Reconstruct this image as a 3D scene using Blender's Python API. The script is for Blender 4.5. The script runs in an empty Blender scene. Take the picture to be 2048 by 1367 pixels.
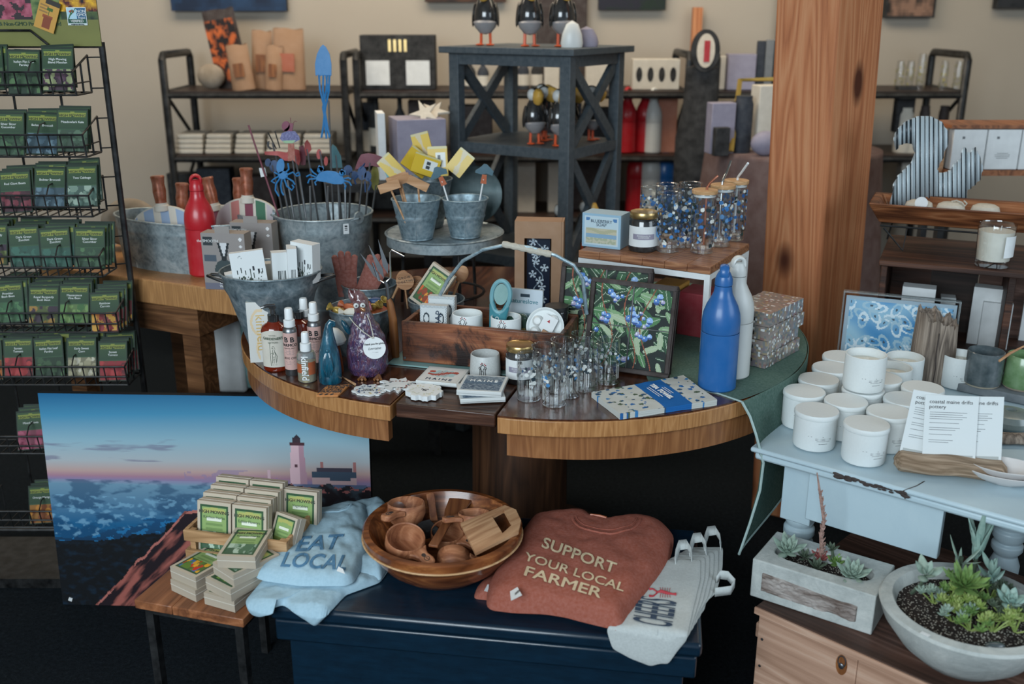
import bpy, bmesh, math, random
from mathutils import Vector, Matrix, noise as mn
from mathutils.bvhtree import BVHTree
RN = random.Random(11)
PI = math.pi
scn = bpy.context.scene
COL = scn.collection
def rad(d): return d*PI/180
# ------------------------------------------------------------- camera
EYE, TH, FPX = 1.56, rad(18.3), 1991.0
cd = bpy.data.cameras.new('camera'); cam = bpy.data.objects.new('camera', cd); COL.objects.link(cam)
cam.location = (0, 0, EYE); cam.rotation_euler = (PI/2-TH, 0, 0)
cd.lens = 35.0; cd.sensor_width = 36.0; cd.clip_start = .05; cd.clip_end = 60
cd.dof.use_dof = True; cd.dof.focus_distance = 2.3; cd.dof.aperture_fstop = 2.6
scn.camera = cam
scn.cycles.transparent_max_bounces = 40
# ------------------------------------------------------------- world, lights, exposure
w = bpy.data.worlds.new('world'); scn.world = w; w.use_nodes = True
bg = w.node_tree.nodes['Background']; bg.inputs[0].default_value = (.62, .80, 1.0, 1); bg.inputs[1].default_value = .42
def area(name, loc, target, sx, sy, power, col):
    l = bpy.data.lights.new(name, 'AREA'); l.shape = 'RECTANGLE'; l.size = sx; l.size_y = sy; l.energy = power; l.color = col
    o = bpy.data.objects.new(name, l); COL.objects.link(o); o.location = loc
    o.rotation_euler = (Vector(target)-Vector(loc)).to_track_quat('-Z', 'Y').to_euler(); return o
area('shopfront_window_light', (-1.5, -1.5, 2.25), (.1, 2.3, .7), 2.6, 1.6, 165, (.80, .92, 1.0))
area('side_fill_light', (2.9, .6, 1.9), (.9, 1.9, .7), 1.6, 1.3, 30, (.74, .88, 1.0))  # added fill that brightens the right foreground; no window stands there
area('back_wall_fill_light', (-.6, 3.7, 3.0), (-.6, 4.6, 1.2), 3.0, .8, 60, (1.0, .86, .68))  # added warm fill for the back wall, no lamp fitting behind it
area('back_wall_fill_light', (1.9, 3.4, 3.0), (1.9, 4.6, 1.2), 1.6, .8, 16, (1.0, .88, .66))  # second added fill, for the right part of the back wall
vs = scn.view_settings; vs.view_transform = 'Standard'; vs.look = 'None'; vs.gamma = 1; vs.use_curve_mapping = False; vs.exposure = 0.0
# ------------------------------------------------------------- pixel to place helpers (the photograph is 2048 x 1367)
def ray(px, py):
    x = (px-1024)/FPX; y = (683.5-py)/FPX
    return Vector((x, math.cos(TH)+y*math.sin(TH), -math.sin(TH)+y*math.cos(TH)))
def Z(px, py, z): r = ray(px, py); k = (z-EYE)/r.z; return Vector((0, 0, EYE))+r*k
def Y(px, py, yy): r = ray(px, py); return Vector((0, 0, EYE))+r*(yy/r.y)
def YZ(px, z, yy):   # point at depth yy and height z whose column is px
    d = yy*math.cos(TH)+(EYE-z)*math.sin(TH); return Vector(((px-1024)/FPX*d, yy, z))
# ------------------------------------------------------------- colours and materials
def lin(c): return c/12.92 if c <= .04045 else ((c+.055)/1.055)**2.4
def H(h):
    if not isinstance(h, str): return tuple(h)[:3]+(1,)
    return tuple(lin(int(h[i:i+2], 16)/255) for i in (0, 2, 4))+(1,)
def mixc(a, b, t): a = H(a); b = H(b); return tuple(a[i]*(1-t)+b[i]*t for i in range(3))
MT = {}
class NT:
    def __init__(s, name):
        s.m = bpy.data.materials.new(name); s.m.use_nodes = True; s.t = s.m.node_tree; s.n = s.t.nodes; s.b = s.n['Principled BSDF']; MT[name] = s.m
    def new(s, typ, **k):
        n = s.n.new(typ)
        for a, v in k.items():
            if a.startswith('i_'):
                key = a[2:].replace('_', ' '); n.inputs[int(key) if key.isdigit() else key].default_value = v
            else: setattr(n, a, v)
        return n
    def L(s, a, b): s.t.links.new(a, b)
    def coord(s, scale=(1, 1, 1), kind='Object', loc=(0, 0, 0)):
        c = s.new('ShaderNodeTexCoord'); m = s.new('ShaderNodeMapping'); m.inputs['Scale'].default_value = scale; m.inputs['Location'].default_value = loc
        s.L(c.outputs[kind], m.inputs[0]); return m.outputs[0]
    def noise(s, vec, scale, detail=4, rough=.6, dist=0):
        n = s.new('ShaderNodeTexNoise', i_Scale=scale, i_Detail=detail, i_Roughness=rough, i_Distortion=dist); s.L(vec, n.inputs['Vector']); return n.outputs[0]
    def ramp(s, fac, stops, interp='LINEAR'):
        r = s.new('ShaderNodeValToRGB'); r.color_ramp.interpolation = interp; e = r.color_ramp.elements
        while len(e) < len(stops): e.new(.5)
        for q, (p, c) in zip(e, stops): q.position = p; q.color = H(c)
        s.L(fac, r.inputs[0]); return r.outputs[0]
    def mix(s, fac, a, b, mode='MIX'):
        m = s.new('ShaderNodeMix', data_type='RGBA', blend_type=mode)
        for v, i in ((fac, 0), (a, 6), (b, 7)):
            if hasattr(v, 'links'): s.L(v, m.inputs[i])
            elif i == 0: m.inputs[0].default_value = v
            else: m.inputs[i].default_value = H(v)
        return m.outputs[2]
    def math(s, op, a, b=None):
        m = s.new('ShaderNodeMath', operation=op)
        for i, v in enumerate((a, b)):
            if v is None: continue
            if hasattr(v, 'links'): s.L(v, m.inputs[i])
            else: m.inputs[i].default_value = v
        return m.outputs[0]
    def bump(s, h, st, dist=.002):
        b = s.new('ShaderNodeBump', i_Strength=st, i_Distance=dist); s.L(h, b.inputs['Height']); s.L(b.outputs[0], s.b.inputs['Normal'])
    def fin(s, col=None, rough=.5, metal=0, spec=.5, coat=0, trans=0, ior=1.45):
        i = s.b.inputs
        if col is not None:
            if hasattr(col, 'links'): s.L(col, i['Base Color'])
            else: i['Base Color'].default_value = H(col)
        if hasattr(rough, 'links'): s.L(rough, i['Roughness'])
        else: i['Roughness'].default_value = rough
        i['Metallic'].default_value = metal; i['Specular IOR Level'].default_value = spec; i['Coat Weight'].default_value = coat; i['Coat Roughness'].default_value = .12
        i['Transmission Weight'].default_value = trans; i['IOR'].default_value = ior
        return s.m
def plain(name, col, rough=.5, metal=0, spec=.5, coat=0, var=.12, sc=30, bump=.1, trans=0):
    t = NT(name); v = t.coord(); n = t.noise(v, sc, 3)
    c = t.ramp(n, [(.25, mixc(col, '000000', var)), (.75, mixc(col, 'ffffff', var*.35))])
    if bump: t.bump(n, bump, .001)
    return t.fin(c, rough, metal, spec, coat, trans)
def wood(name, c1, c2, c3=None, axis='X', sc=1.0, rough=.5, coat=0, bump=.25, stain=None, rings=3.0):
    t = NT(name); a = 'XYZ'.index(axis); s = [9*sc]*3; s[a] = .8*sc
    v = t.coord(tuple(s)); n = t.noise(v, 1.2, 3, .5, .6)
    big = t.math('FRACT', t.math('MULTIPLY', n, rings*3))
    big = t.math('ABSOLUTE', t.math('SUBTRACT', big, .5))
    s2 = [70*sc]*3; s2[a] = 2.5*sc
    f = t.noise(t.coord(tuple(s2)), 3, 4, .7)
    m = t.math('ADD', t.math('MULTIPLY', big, .9), t.math('MULTIPLY', f, .55))
    c = t.ramp(m, [(.2, c2), (.62, c1), (.9, c3 or mixc(c1, 'ffffff', .12))])
    if stain:
        k = t.noise(t.coord((1, 1, 1)), 11, 6, .75, .4); k = t.ramp(k, [(.50, 'ffffff'), (.62, '000000')]); c = t.mix(k, stain, c)
    t.bump(f, bump, .0015)
    return t.fin(c, rough, 0, .4, coat)
def paintmat(name, rough=.6, coat=0, spec=.4, bump=0):
    t = NT(name); a = t.new('ShaderNodeAttribute', attribute_name='Col')
    if bump: t.bump(t.noise(t.coord(), 300, 3), bump, .0008)
    return t.fin(a.outputs[0], rough, 0, spec, coat)
def glassmat(name, col='ffffff', rough=0.03, ior=1.45):   # thin clear wall: clear face on, shiny at grazing angles
    t = NT(name); o = t.n['Material Output']; a = t.new('ShaderNodeBsdfTransparent'); g = t.new('ShaderNodeBsdfGlossy', i_Roughness=rough); a.inputs[0].default_value = (.95, .965, .97, 1)
    l = t.new('ShaderNodeLayerWeight', i_Blend=.42); f = t.math('ADD', t.math('MULTIPLY', l.outputs['Facing'], .62), .06); m = t.new('ShaderNodeMixShader')
    t.L(f, m.inputs[0]); t.L(a.outputs[0], m.inputs[1]); t.L(g.outputs[0], m.inputs[2]); t.L(m.outputs[0], o.inputs[0]); return t.m
def galv(name, c1, c2, rough=.42):
    t = NT(name); v = t.coord(); n = t.noise(v, 26, 5, .7, .8)
    vo = t.new('ShaderNodeTexVoronoi', i_Scale=95.0); t.L(v, vo.inputs['Vector'])
    m = t.math('ADD', t.math('MULTIPLY', n, 1.0), t.math('MULTIPLY', vo.outputs['Distance'], .18))
    c = t.ramp(m, [(.32, c2), (.62, c1), (.85, mixc(c1, 'ffffff', .25))])
    t.bump(n, .15, .001)
    return t.fin(c, t.ramp(n, [(.3, (rough+.12,)*3), (.7, (rough-.1,)*3)]), .45, .5)
paintmat('print'); paintmat('print_gloss', .35, .15); paintmat('print_cloth', .95, 0, .1, .5)
paintmat('wrap', .18, .6)
# ------------------------------------------------------------- mesh builder
def T(x=0, y=0, z=0): return Matrix.Translation((x, y, z))
def RX(a): return Matrix.Rotation(rad(a), 4, 'X')
def RY(a): return Matrix.Rotation(rad(a), 4, 'Y')
def RZ(a): return Matrix.Rotation(rad(a), 4, 'Z')
def SC(x, y, z): return Matrix.Diagonal((x, y, z, 1))
def along(a, b):      # matrix at a with local z pointing to b
    d = Vector(b)-Vector(a); return Matrix.Translation(a) @ d.to_track_quat('Z', 'Y').to_matrix().to_4x4()
class MB:
    def __init__(s, M=None, col=None): s.v = []; s.f = []; s.c = []; s.M = M or Matrix(); s.col = col
    def at(s, M): s.M = M; return s
    def paint(s, c): s.col = c; return s
    def add(s, vs, fs, cols=None):
        o = len(s.v); s.v += [s.M @ Vector(p) for p in vs]
        for i, f in enumerate(fs): s.f.append([q+o for q in f]); s.c.append(cols[i] if cols else s.col)
        return s
    def box(s, x0, y0, z0, x1, y1, z1):
        return s.add([(x, y, z) for x in (x0, x1) for y in (y0, y1) for z in (z0, z1)],
            [(0, 1, 3, 2), (4, 6, 7, 5), (0, 4, 5, 1), (2, 3, 7, 6), (0, 2, 6, 4), (1, 5, 7, 3)])
    def cbox(s, sx, sy, sz, x=0, y=0, z=0): return s.box(x-sx/2, y-sy/2, z, x+sx/2, y+sy/2, z+sz)   # standing on z
    def lathe(s, prof, n=32, sx=1, sy=1):
        vs = []; fs = []; rows = []
        for r, z in prof:
            if r < 1e-6: rows.append([len(vs)]); vs.append((0, 0, z))
            else:
                rows.append(list(range(len(vs), len(vs)+n))); vs += [(r*sx*math.cos(2*PI*k/n), r*sy*math.sin(2*PI*k/n), z) for k in range(n)]
        for a, b in zip(rows, rows[1:]):
            for k in range(n):
                k2 = (k+1) % n
                if len(a) == 1 and len(b) == 1: continue
                if len(a) == 1: fs.append((a[0], b[k], b[k2]))
                elif len(b) == 1: fs.append((a[k], a[k2], b[0]))
                else: fs.append((a[k], a[k2], b[k2], b[k]))
        return s.add(vs, fs)
    def cyl(s, r, z0, z1, n=24, r2=None): r2 = r if r2 is None else r2; return s.lathe([(0, z0), (r, z0), (r2, z1), (0, z1)], n)
    def tube(s, pts, r, n=8, close=False):
        pts = [Vector(p) for p in pts]; rs = r if isinstance(r, (list, tuple)) else [r]*len(pts); vs = []; fs = []; N = len(pts)
        up = Vector((0, 0, 1)); prev = None
        for i, p in enumerate(pts):
            d = (pts[(i+1) % N]-pts[i-1]) if (close or 0 < i < N-1) else (pts[1]-pts[0] if i == 0 else pts[-1]-pts[-2])
            if d.length < 1e-9: d = Vector((0, 0, 1))
            d.normalize()
            if prev is None:
                x = d.cross(up)
                if x.length < .05: x = d.cross(Vector((1, 0, 0)))
            else: x = prev-d*prev.dot(d)
            x.normalize(); prev = x; y = d.cross(x)
            vs += [tuple(p+(x*math.cos(2*PI*k/n)+y*math.sin(2*PI*k/n))*rs[i]) for k in range(n)]
        for i in range(N if close else N-1):
            j = (i+1) % N
            for k in range(n): k2 = (k+1) % n; fs.append((i*n+k, i*n+k2, j*n+k2, j*n+k))
        if not close: fs += [tuple(range(n))[::-1], tuple(range((N-1)*n, N*n))]
        return s.add(vs, fs)
    def rod(s, a, b, r, n=8, r2=None): return s.tube([a, b], [r, r if r2 is None else r2], n)
    def prism(s, pts, z0, z1, top=None):
        n = len(pts); q = top or pts
        return s.add([(x, y, z0) for x, y in pts]+[(x, y, z1) for x, y in q],
            [tuple(range(n))[::-1], tuple(range(n, 2*n))]+[(k, (k+1) % n, n+(k+1) % n, n+k) for k in range(n)])
    def surf(s, fn, nu, nv, cfn=None, wrap=False):
        vs = [fn(i/nu, j/nv) for j in range(nv+1) for i in range(nu+(0 if wrap else 1))]; W = nu if wrap else nu+1; fs = []; cs = []
        for j in range(nv):
            for i in range(nu):
                i2 = (i+1) % W; fs.append((j*W+i, j*W+i2, (j+1)*W+i2, (j+1)*W+i))
                if cfn: cs.append(cfn((i+.5)/nu, (j+.5)/nv))
        return s.add(vs, fs, cs if cfn else None)
    def ball(s, rx, ry, rz, n=16, m=10, cfn=None):
        prof = [(math.sin(PI*k/m), -math.cos(PI*k/m)) for k in range(m+1)]; prof[0] = (0, -1); prof[-1] = (0, 1)
        M = s.M; s.M = M @ SC(rx, ry, rz); s.lathe(prof, n); s.M = M; return s
    def card(s, w, h, t, nx, ny, fn, back='dddddd', y=0):
        """a thin board in the xz plane, painted face towards -y: fn(u, v) -> colour"""
        s.surf(lambda u, v: (w*(u-.5), y-t/2, h*v), nx, ny, fn)
        o = s.col; s.col = back
        s.add([(-w/2, y-t/2, 0), (w/2, y-t/2, 0), (w/2, y-t/2, h), (-w/2, y-t/2, h), (-w/2, y+t/2, 0), (w/2, y+t/2, 0), (w/2, y+t/2, h), (-w/2, y+t/2, h)],
              [(0, 4, 5, 1), (1, 5, 6, 2), (2, 6, 7, 3), (3, 7, 4, 0), (4, 7, 6, 5)]); s.col = o; return s
    def mesh(s, name, sharp=35, recalc=True):
        me = bpy.data.meshes.new(name); me.from_pydata([tuple(p) for p in s.v], [], s.f)
        if any(c is not None for c in s.c):
            ca = me.color_attributes.new('Col', 'FLOAT_COLOR', 'CORNER'); buf = []
            for f, c in zip(s.f, s.c):
                buf += list(H(c) if c is not None else (.8, .8, .8, 1))*len(f)
            ca.data.foreach_set('color', buf)
        if recalc:
            b = bmesh.new(); b.from_mesh(me); bmesh.ops.remove_doubles(b, verts=b.verts, dist=1e-6); bmesh.ops.recalc_face_normals(b, faces=b.faces); b.to_mesh(me); b.free()
        me.polygons.foreach_set('use_smooth', [True]*len(me.polygons)); me.set_sharp_from_angle(angle=rad(sharp)); me.update()
        return me
    def build(s, name, mat, parent=None, bevel=0, label=None, sharp=35, subd=0, loc=None, rotz=0):
        o = bpy.data.objects.new(name, s.mesh(name, sharp)); COL.objects.link(o); o.data.materials.append(MT[mat])
        if parent: o.parent = parent
        if label: o['label'] = label
        if loc is not None: o.location = loc; o.rotation_euler = (0, 0, rotz)
        if bevel:
            m = o.modifiers.new('bevel', 'BEVEL'); m.width = bevel; m.segments = 2; m.limit_method = 'ANGLE'; m.angle_limit = rad(40); m.harden_normals = False
        if subd: m = o.modifiers.new('sub', 'SUBSURF'); m.levels = m.render_levels = subd
        return o
def tag(o, label, cat, group=None, kind=None):
    o['label'] = label; o['category'] = cat
    if group: o['group'] = group
    if kind: o['kind'] = kind
    return o
def struct(o, label=None):
    o['kind'] = 'structure'
    if label: o['label'] = label
    return o
def thing(name, label, cat, loc=(0, 0, 0), rotz=0, group=None, rot=None):
    o = bpy.data.objects.new(name, None); COL.objects.link(o); o.empty_display_size = .02
    o.location = loc; o.rotation_euler = rot if rot else (0, 0, rad(rotz)); return tag(o, label, cat, group)
KIDS = {}
def kids(o): return [c for c in bpy.data.objects if c.parent == o]
def dup(o, label, loc=None, rotz=None, group=None, rot=None, parent=None, ks=None):
    c = o.copy(); COL.objects.link(c)
    if parent is not None: c.parent = parent
    if label: c['label'] = label
    if group: c['group'] = group
    if loc is not None: c.location = loc
    if rotz is not None: c.rotation_euler = (0, 0, rad(rotz))
    if rot is not None: c.rotation_euler = rot
    for k in kids(o):
        if k is c: continue
        d = k.copy(); COL.objects.link(d); d.parent = c
        for k2 in kids(k): e = k2.copy(); COL.objects.link(e); e.parent = d
    return c
def textmesh(txt, size, ext=.0003, align='CENTER', shear=0, bold=0, sp=1.0, line=1.0):
    cu = bpy.data.curves.new('lettering', 'FONT'); cu.body = txt; cu.size = size; cu.align_x = align; cu.align_y = 'CENTER'; cu.extrude = ext; cu.shear = shear
    hasM = 'M' in txt and bold; cu.offset = 0 if hasM else bold; cu.space_character = sp; cu.space_line = line; cu.resolution_u = 3
    ob = bpy.data.objects.new('t', cu); me = bpy.data.meshes.new_from_object(ob); bpy.data.objects.remove(ob); me.materials.clear(); me.name = 'lettering'
    if hasM:      # thicken by overlaying shifted copies
        vs = [v.co.copy() for v in me.vertices]; fs = [tuple(p.vertices) for p in me.polygons]; n = len(vs); V_ = []; F_ = []
        for k, (dx, dy) in enumerate(((-1, 0), (1, 0), (0, -.8), (0, .8))):
            V_ += [(v.x+dx*bold, v.y+dy*bold, v.z+k*ext*.05) for v in vs]; F_ += [tuple(i+k*n for i in f) for f in fs]
        me = bpy.data.meshes.new('lettering'); me.from_pydata(V_, [], F_)
    return me
def letters(txt, size, mat, parent, M, label=None, **k):
    """flat lettering lying in its local xy plane, placed by matrix M"""
    me = textmesh(txt, size, **k); me.transform(M); o = bpy.data.objects.new('lettering', me); COL.objects.link(o); me.materials.append(MT[mat]); o.parent = parent
    if label: o['label'] = label
    return o
UP = RX(90)   # lettering standing upright, read from -y
def fbm(x, y, s=1.0, o=4, z=0.0): return mn.fractal(Vector((x*s, y*s, z)), 1.0, 2.0, o)
def drapetext(txt, size, mat, parent, M, bvh, lift=.0012, label=None, **k):
    me = textmesh(txt, size, 0, **k); b = bmesh.new(); b.from_mesh(me)
    bmesh.ops.triangulate(b, faces=b.faces)
    for _ in range(2):
        bmesh.ops.subdivide_edges(b, edges=[e for e in b.edges if e.calc_length() > .006], cuts=1, use_grid_fill=False)
        bmesh.ops.triangulate(b, faces=b.faces)
    for v in b.verts:
        p = M @ v.co; h = bvh.ray_cast(Vector((p.x, p.y, 5)), Vector((0, 0, -1)))
        v.co = (p.x, p.y, (h[0].z if h[0] else p.z)+lift)
    b.to_mesh(me); b.free(); o = bpy.data.objects.new('lettering', me); COL.objects.link(o); me.materials.append(MT[mat]); o.parent = parent
    if label: o['label'] = label
    return o
def bvh_of(o):
    dg = None; me = o.data; return BVHTree.FromPolygons([v.co.copy() for v in me.vertices], [tuple(p.vertices) for p in me.polygons])
# ------------------------------------------------------------- material library
plain('wall_paint', 'a89f92', .9, var=.03, sc=3, bump=.04)
plain('ceiling_paint', '8d8a84', .9, var=.03, sc=3)
t = NT('carpet'); n = t.noise(t.coord(), 90, 6, .8); c = t.ramp(n, [(.3, '0c1114'), (.6, '1d2328'), (.8, '3a4045')]); t.bump(n, .8, .006); t.fin(c, 1, 0, .1)
wood('oak_edge', 'a8784a', '91633a', 'b88a5c', 'Z', 2.6, .38, .3, .2)
wood('oak_top', '4a2a1b', '2d160e', '6a4129', 'Y', .8, .22, .5, .15)
wood('apron_wood', '8a5c38', '74492b', '9c6c45', 'Z', 1.6, .4, .25, .2)
wood('side_oak', 'a87a4c', '946a42', 'b58a5c', 'Z', 2.4, .5, .1, .15)
wood('side_oak_dark', '6d4a2f', '4c311e', '8a6142', 'X', 1, .5, .1, .15)
wood('leaf_wood', '43291d', '1f110c', '6e4b3a', 'X', .9, .4, .25, .5)
wood('pedestal_wood', '4a2f1e', '2a190f', '5e3f2a', 'Z', .6, .5, .1, .1)
wood('tote_wood', '7f4a2f', '3c2014', 'a8704c', 'X', .8, .5, .15, .5, stain='1c0f0c')
wood('small_table_wood', '8f5a3a', '5f3824', 'a97350', 'Y', .8, .45, .1, .2)
wood('bowl_wood', '7d4726', '4b2613', 'a86c3c', 'X', .9, .3, .5, .15)
wood('cup_wood', 'a06a4a', '7c4a31', 'b88563', 'X', 1.4, .55, 0, .15)
wood('light_board', 'b58c68', '94694a', 'c9a27e', 'X', 1.3, .55, 0, .2)
wood('spatula_wood', '7a4a2c', '5b3320', '8f5d3a', 'Y', 1.2, .5, .1, .15)
wood('crate_pine', 'b8937c', '96725c', 'cdb09b', 'X', .6, .75, 0, .5)
wood('crate_lid', '5a4036', '35251e', '80655a', 'X', .7, .6, .05, .5)
wood('dark_crate', '4a2d20', '21130e', '6c4733', 'X', .8, .6, .05, .6)
wood('dough_wood', '8a5434', '3f2115', 'b3805a', 'X', 1.1, .5, .1, .3)
wood('crate_light', 'b08a62', '8b6844', 'c9a57d', 'X', 1.2, .7, 0, .3)
wood('kraft_box', 'b3a897', '9f9483', 'c3b9a9', 'X', 1, .85, 0, .05)
wood('stake_wood', 'b78f6c', 'a07753', 'caa584', 'X', 1, .8, 0, .1)
wood('handle_wood', '8f5b33', '6d4122', 'a8713f', 'Z', 1, .5, .1, .1)
wood('bamboo', 'c49d74', 'b08759', 'd3b08a', 'X', 1.5, .5, 0, .05)
wood('riser_wood', '9a6a4a', '5a3121', 'b98a66', 'X', 1.6, .45, .1, .2, rings=5)
wood('driftwood', '8d7f72', '4f453e', 'a89b8e', 'Z', 1.5, .85, 0, 1.0)
wood('driftwood_long', 'a08a74', '6e5a46', 'b8a48e', 'X', 1.5, .85, 0, 1.0)
wood('weathered_wood', '9a918b', '5a4a42', 'b9b3ae', 'X', 1.8, .9, 0, 1.0)
wood('shelf_board', '30221c', '1c130f', '40302a', 'X', 1, .5, .05, .1)
# the big timber post, with rings and knots
t = NT('post_wood'); v = t.coord((6, 6, .35)); n = t.noise(v, 1.3, 2, .4, .35)
r = t.math('FRACT', t.math('MULTIPLY', n, 17)); r = t.math('ABSOLUTE', t.math('SUBTRACT', r, .5))
vo = t.new('ShaderNodeTexVoronoi', i_Scale=1.0); t.L(t.coord((5, 5, 2.6)), vo.inputs['Vector'])
kn = t.math('SUBTRACT', 1, t.math('MULTIPLY', vo.outputs['Distance'], 4.6))
f = t.noise(t.coord((90, 90, 2.2)), 2.2, 5, .75)
m = t.math('ADD', t.math('MULTIPLY', r, .8), t.math('MULTIPLY', f, .7))
c = t.ramp(m, [(.25, '975a3a'), (.5, 'b4734c'), (.9, 'c68e66')]); c = t.mix(t.ramp(kn, [(.1, '000000'), (.55, 'ffffff')]), c, '4a2212')
t.bump(m, .45, .004); t.fin(c, .62, 0, .3)
t = NT('blue_paint_old'); n = t.noise(t.coord(), 38, 6, .8, .3); k = t.noise(t.coord((3, 14, 14)), 5, 4)
c = t.ramp(n, [(.30, '0c2231'), (.60, '0b1d2b'), (.76, '0c202e'), (.79, 'b9c6cc')]); c = t.mix(t.ramp(k, [(.35, '000000'), (.7, '888888')]), c, '12334a'); t.bump(k, .25, .002); t.fin(c, .3, 0, .5, .3)
t = NT('pale_blue_paint'); n = t.noise(t.coord(), 9, 7, .72, .5); g = t.noise(t.coord(), 60, 4)
c = t.ramp(n, [(.17, '5a3b30'), (.215, '4e342b'), (.225, 'aabfc9'), (.6, 'b2c6ce'), (.8, 'bccdd3')]); t.bump(g, .15, .001); t.fin(c, .42, 0, .5, .1)
t = NT('concrete'); n = t.noise(t.coord(), 14, 8, .75, .4); g = t.noise(t.coord(), 130, 4)
c = t.ramp(n, [(.25, '8d9391'), (.5, 'aeb3b0'), (.75, 'c6c9c4')]); t.bump(t.math('ADD', n, t.math('MULTIPLY', g, .3)), .6, .005); t.fin(c, .85, 0, .3)
plain('concrete_dark', '6c7479', .8, var=.3, sc=18, bump=.5)
t = NT('soil'); n = t.noise(t.coord(), 60, 6, .8); vo = t.new('ShaderNodeTexVoronoi', i_Scale=210.0); t.L(t.coord(), vo.inputs['Vector'])
c = t.mix(t.ramp(vo.outputs['Distance'], [(.24, 'ffffff'), (.34, '000000')]), t.ramp(n, [(.35, '120c0a'), (.7, '3a2a22')]), 'cfc8bb'); t.bump(n, 1, .01); t.fin(c, .95)
galv('galvanized', '98a4a8', '56646a'); galv('galvanized_dark', '76858c', '38454c'); galv('galvanized_blue', '869aa3', '42565f', .4)
plain('black_metal', '0b0d0f', .4, .4, bump=.03); plain('wire_black', '0a0b0c', .35, .3, bump=0)
plain('black_plastic', '0a0c0e', .35, bump=0); plain('black_gloss', '0a0b0d', .08, 0, .6, .6, bump=0); plain('graphite_paint', '38444c', .5, bump=.15, sc=60)
plain('chrome', 'c9ced2', .18, 1, bump=0); plain('dull_steel', '7c7f82', .35, .9, bump=.05); plain('gold_metal', 'b79a63', .28, .9, bump=0)
plain('white_metal', 'dfe3e4', .4, bump=.02); plain('white_plastic', 'e3e6e6', .35, bump=0); plain('white_paper', 'd9dcdc', .7, bump=0); plain('cream_paper', 'cbc5b8', .8, bump=0)
plain('kraft', '9c7a5e', .85, var=.08, bump=.05); plain('grey_card', '8d8783', .8, var=.05, bump=.02)
plain('ceramic_white', 'd5dad9', .55, var=.04, sc=200, bump=.02); plain('ceramic_cup', 'b9bcba', .4, var=.15, sc=300, bump=.02)
plain('wax', 'ddd9cc', .5, bump=.02); plain('stone_dish', 'c9c6c4', .6, var=.05)
plain('blue_enamel', '1c5c9b', .33, 0, .5, .1, var=.05, bump=0); plain('white_enamel', 'c9ccca', .35, var=.03, bump=0); plain('red_enamel', 'b01622', .3, 0, .5, .1, var=.05, bump=0)
plain('orange_paint', 'd8541a', .35, bump=0); plain('beak_yellow', 'c59a3c', .4, bump=.05); plain('puffin_grey', '8c8a8c', .3, bump=0)
plain('copper_tape', 'a5572f', .3, .5, sc=60, var=.3, bump=.4); plain('teal_plastic', '6fa3ac', .35, bump=0); plain('teal_dark', '2c7a86', .35, bump=0)
plain('ink_black', '15171a', .8, bump=0); plain('ink_navy', '14304a', .85, bump=0); plain('ink_white', 'e2e4e2', .8, bump=0); plain('ink_grey', '6d7174', .8, bump=0); plain('ink_blue', '3f7396', .9, var=.15, sc=120, bump=0)
plain('ink_cream', 'c9b491', .95, var=.15, sc=150, bump=0); plain('ink_gold', 'd2b06a', .8, bump=0); plain('ink_red', 'a5202c', .9, bump=0); plain('ink_green', '2d4a35', .8, bump=0)
plain('shirt_blue', '9dbac8', .95, 0, .1, var=.10, sc=160, bump=.5); plain('shirt_rust', '93503f', .95, 0, .1, var=.12, sc=160, bump=.5); plain('canvas_cloth', 'b5bab8', .95, 0, .1, var=.12, sc=220, bump=.5)
plain('green_cloth', '4c685e', .98, 0, .1, var=.15, sc=180, bump=.5); plain('mauve_cloth', '6a5450', .95, 0, .1, var=.15, sc=20); plain('cloth_hem', '9fb5b2', .95, 0, .1)
t = NT('gnome_glaze'); n = t.noise(t.coord((60, 60, 14)), 1.4, 4); c = t.ramp(n, [(.35, '0c3444'), (.65, '1c5a70')]); t.bump(n, .5, .004); t.fin(c, .12, 0, .6, .8)
t = NT('hen_glaze'); n = t.noise(t.coord((95, 95, 30)), 1.6, 3); c = t.ramp(n, [(.3, '2a1a2e'), (.5, '4a3a5e'), (.62, '5a2f3e'), (.8, '8f86a8')]); t.bump(n, 1.0, .008); t.fin(c, .12, 0, .8, .9)
plain('hen_red', '5c1820', .15, 0, .7, .8, sc=80, var=.4, bump=.8); plain('hen_gold', '8f5a2a', .15, .3, .7, .8, bump=.2)
for nm, a, b in (('leaf_sage', '74897c', '9cae9f'), ('leaf_green', '4a6a38', '7d9a55'), ('leaf_blue', '6f8f86', '9bb3a8'), ('leaf_red', '7a3a3c', 'a86a62'), ('leaf_dark', '3c4a3c', '5e6a58'), ('leaf_lime', '6f8a3a', 'a5b070')):
    t = NT(nm); n = t.noise(t.coord(), 45, 3); t.fin(t.ramp(n, [(.3, a), (.7, b)]), .5, 0, .4)
plain('dry_stalk', 'a07a6c', .8, sc=80, var=.3)
glassmat('clear_glass'); glassmat('amber_glass', 'c0531a', .02)
t = NT('amber_bottle'); t.fin('6b1f0c', .08, 0, .6, .5)
t = NT('lens_glass'); t.fin('dfe8ea', .05, 0, .5, 0, .85, 1.2)
plain('glaze_slate', '2f4147', .25, 0, .5, .4, var=.3, sc=25); plain('glaze_green', '5f8750', .25, 0, .5, .4, var=.3, sc=25); plain('glaze_grey', '6f7c7a', .3, 0, .5, .4, var=.2, sc=25); plain('raw_clay', 'b8ab97', .8)
t = NT('corrugated_tin'); t.fin(t.ramp(t.noise(t.coord((30, 30, 4)), 2, 4), [(.3, '9fadb3'), (.7, 'd5dde0')]), .4, .35)
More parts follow.
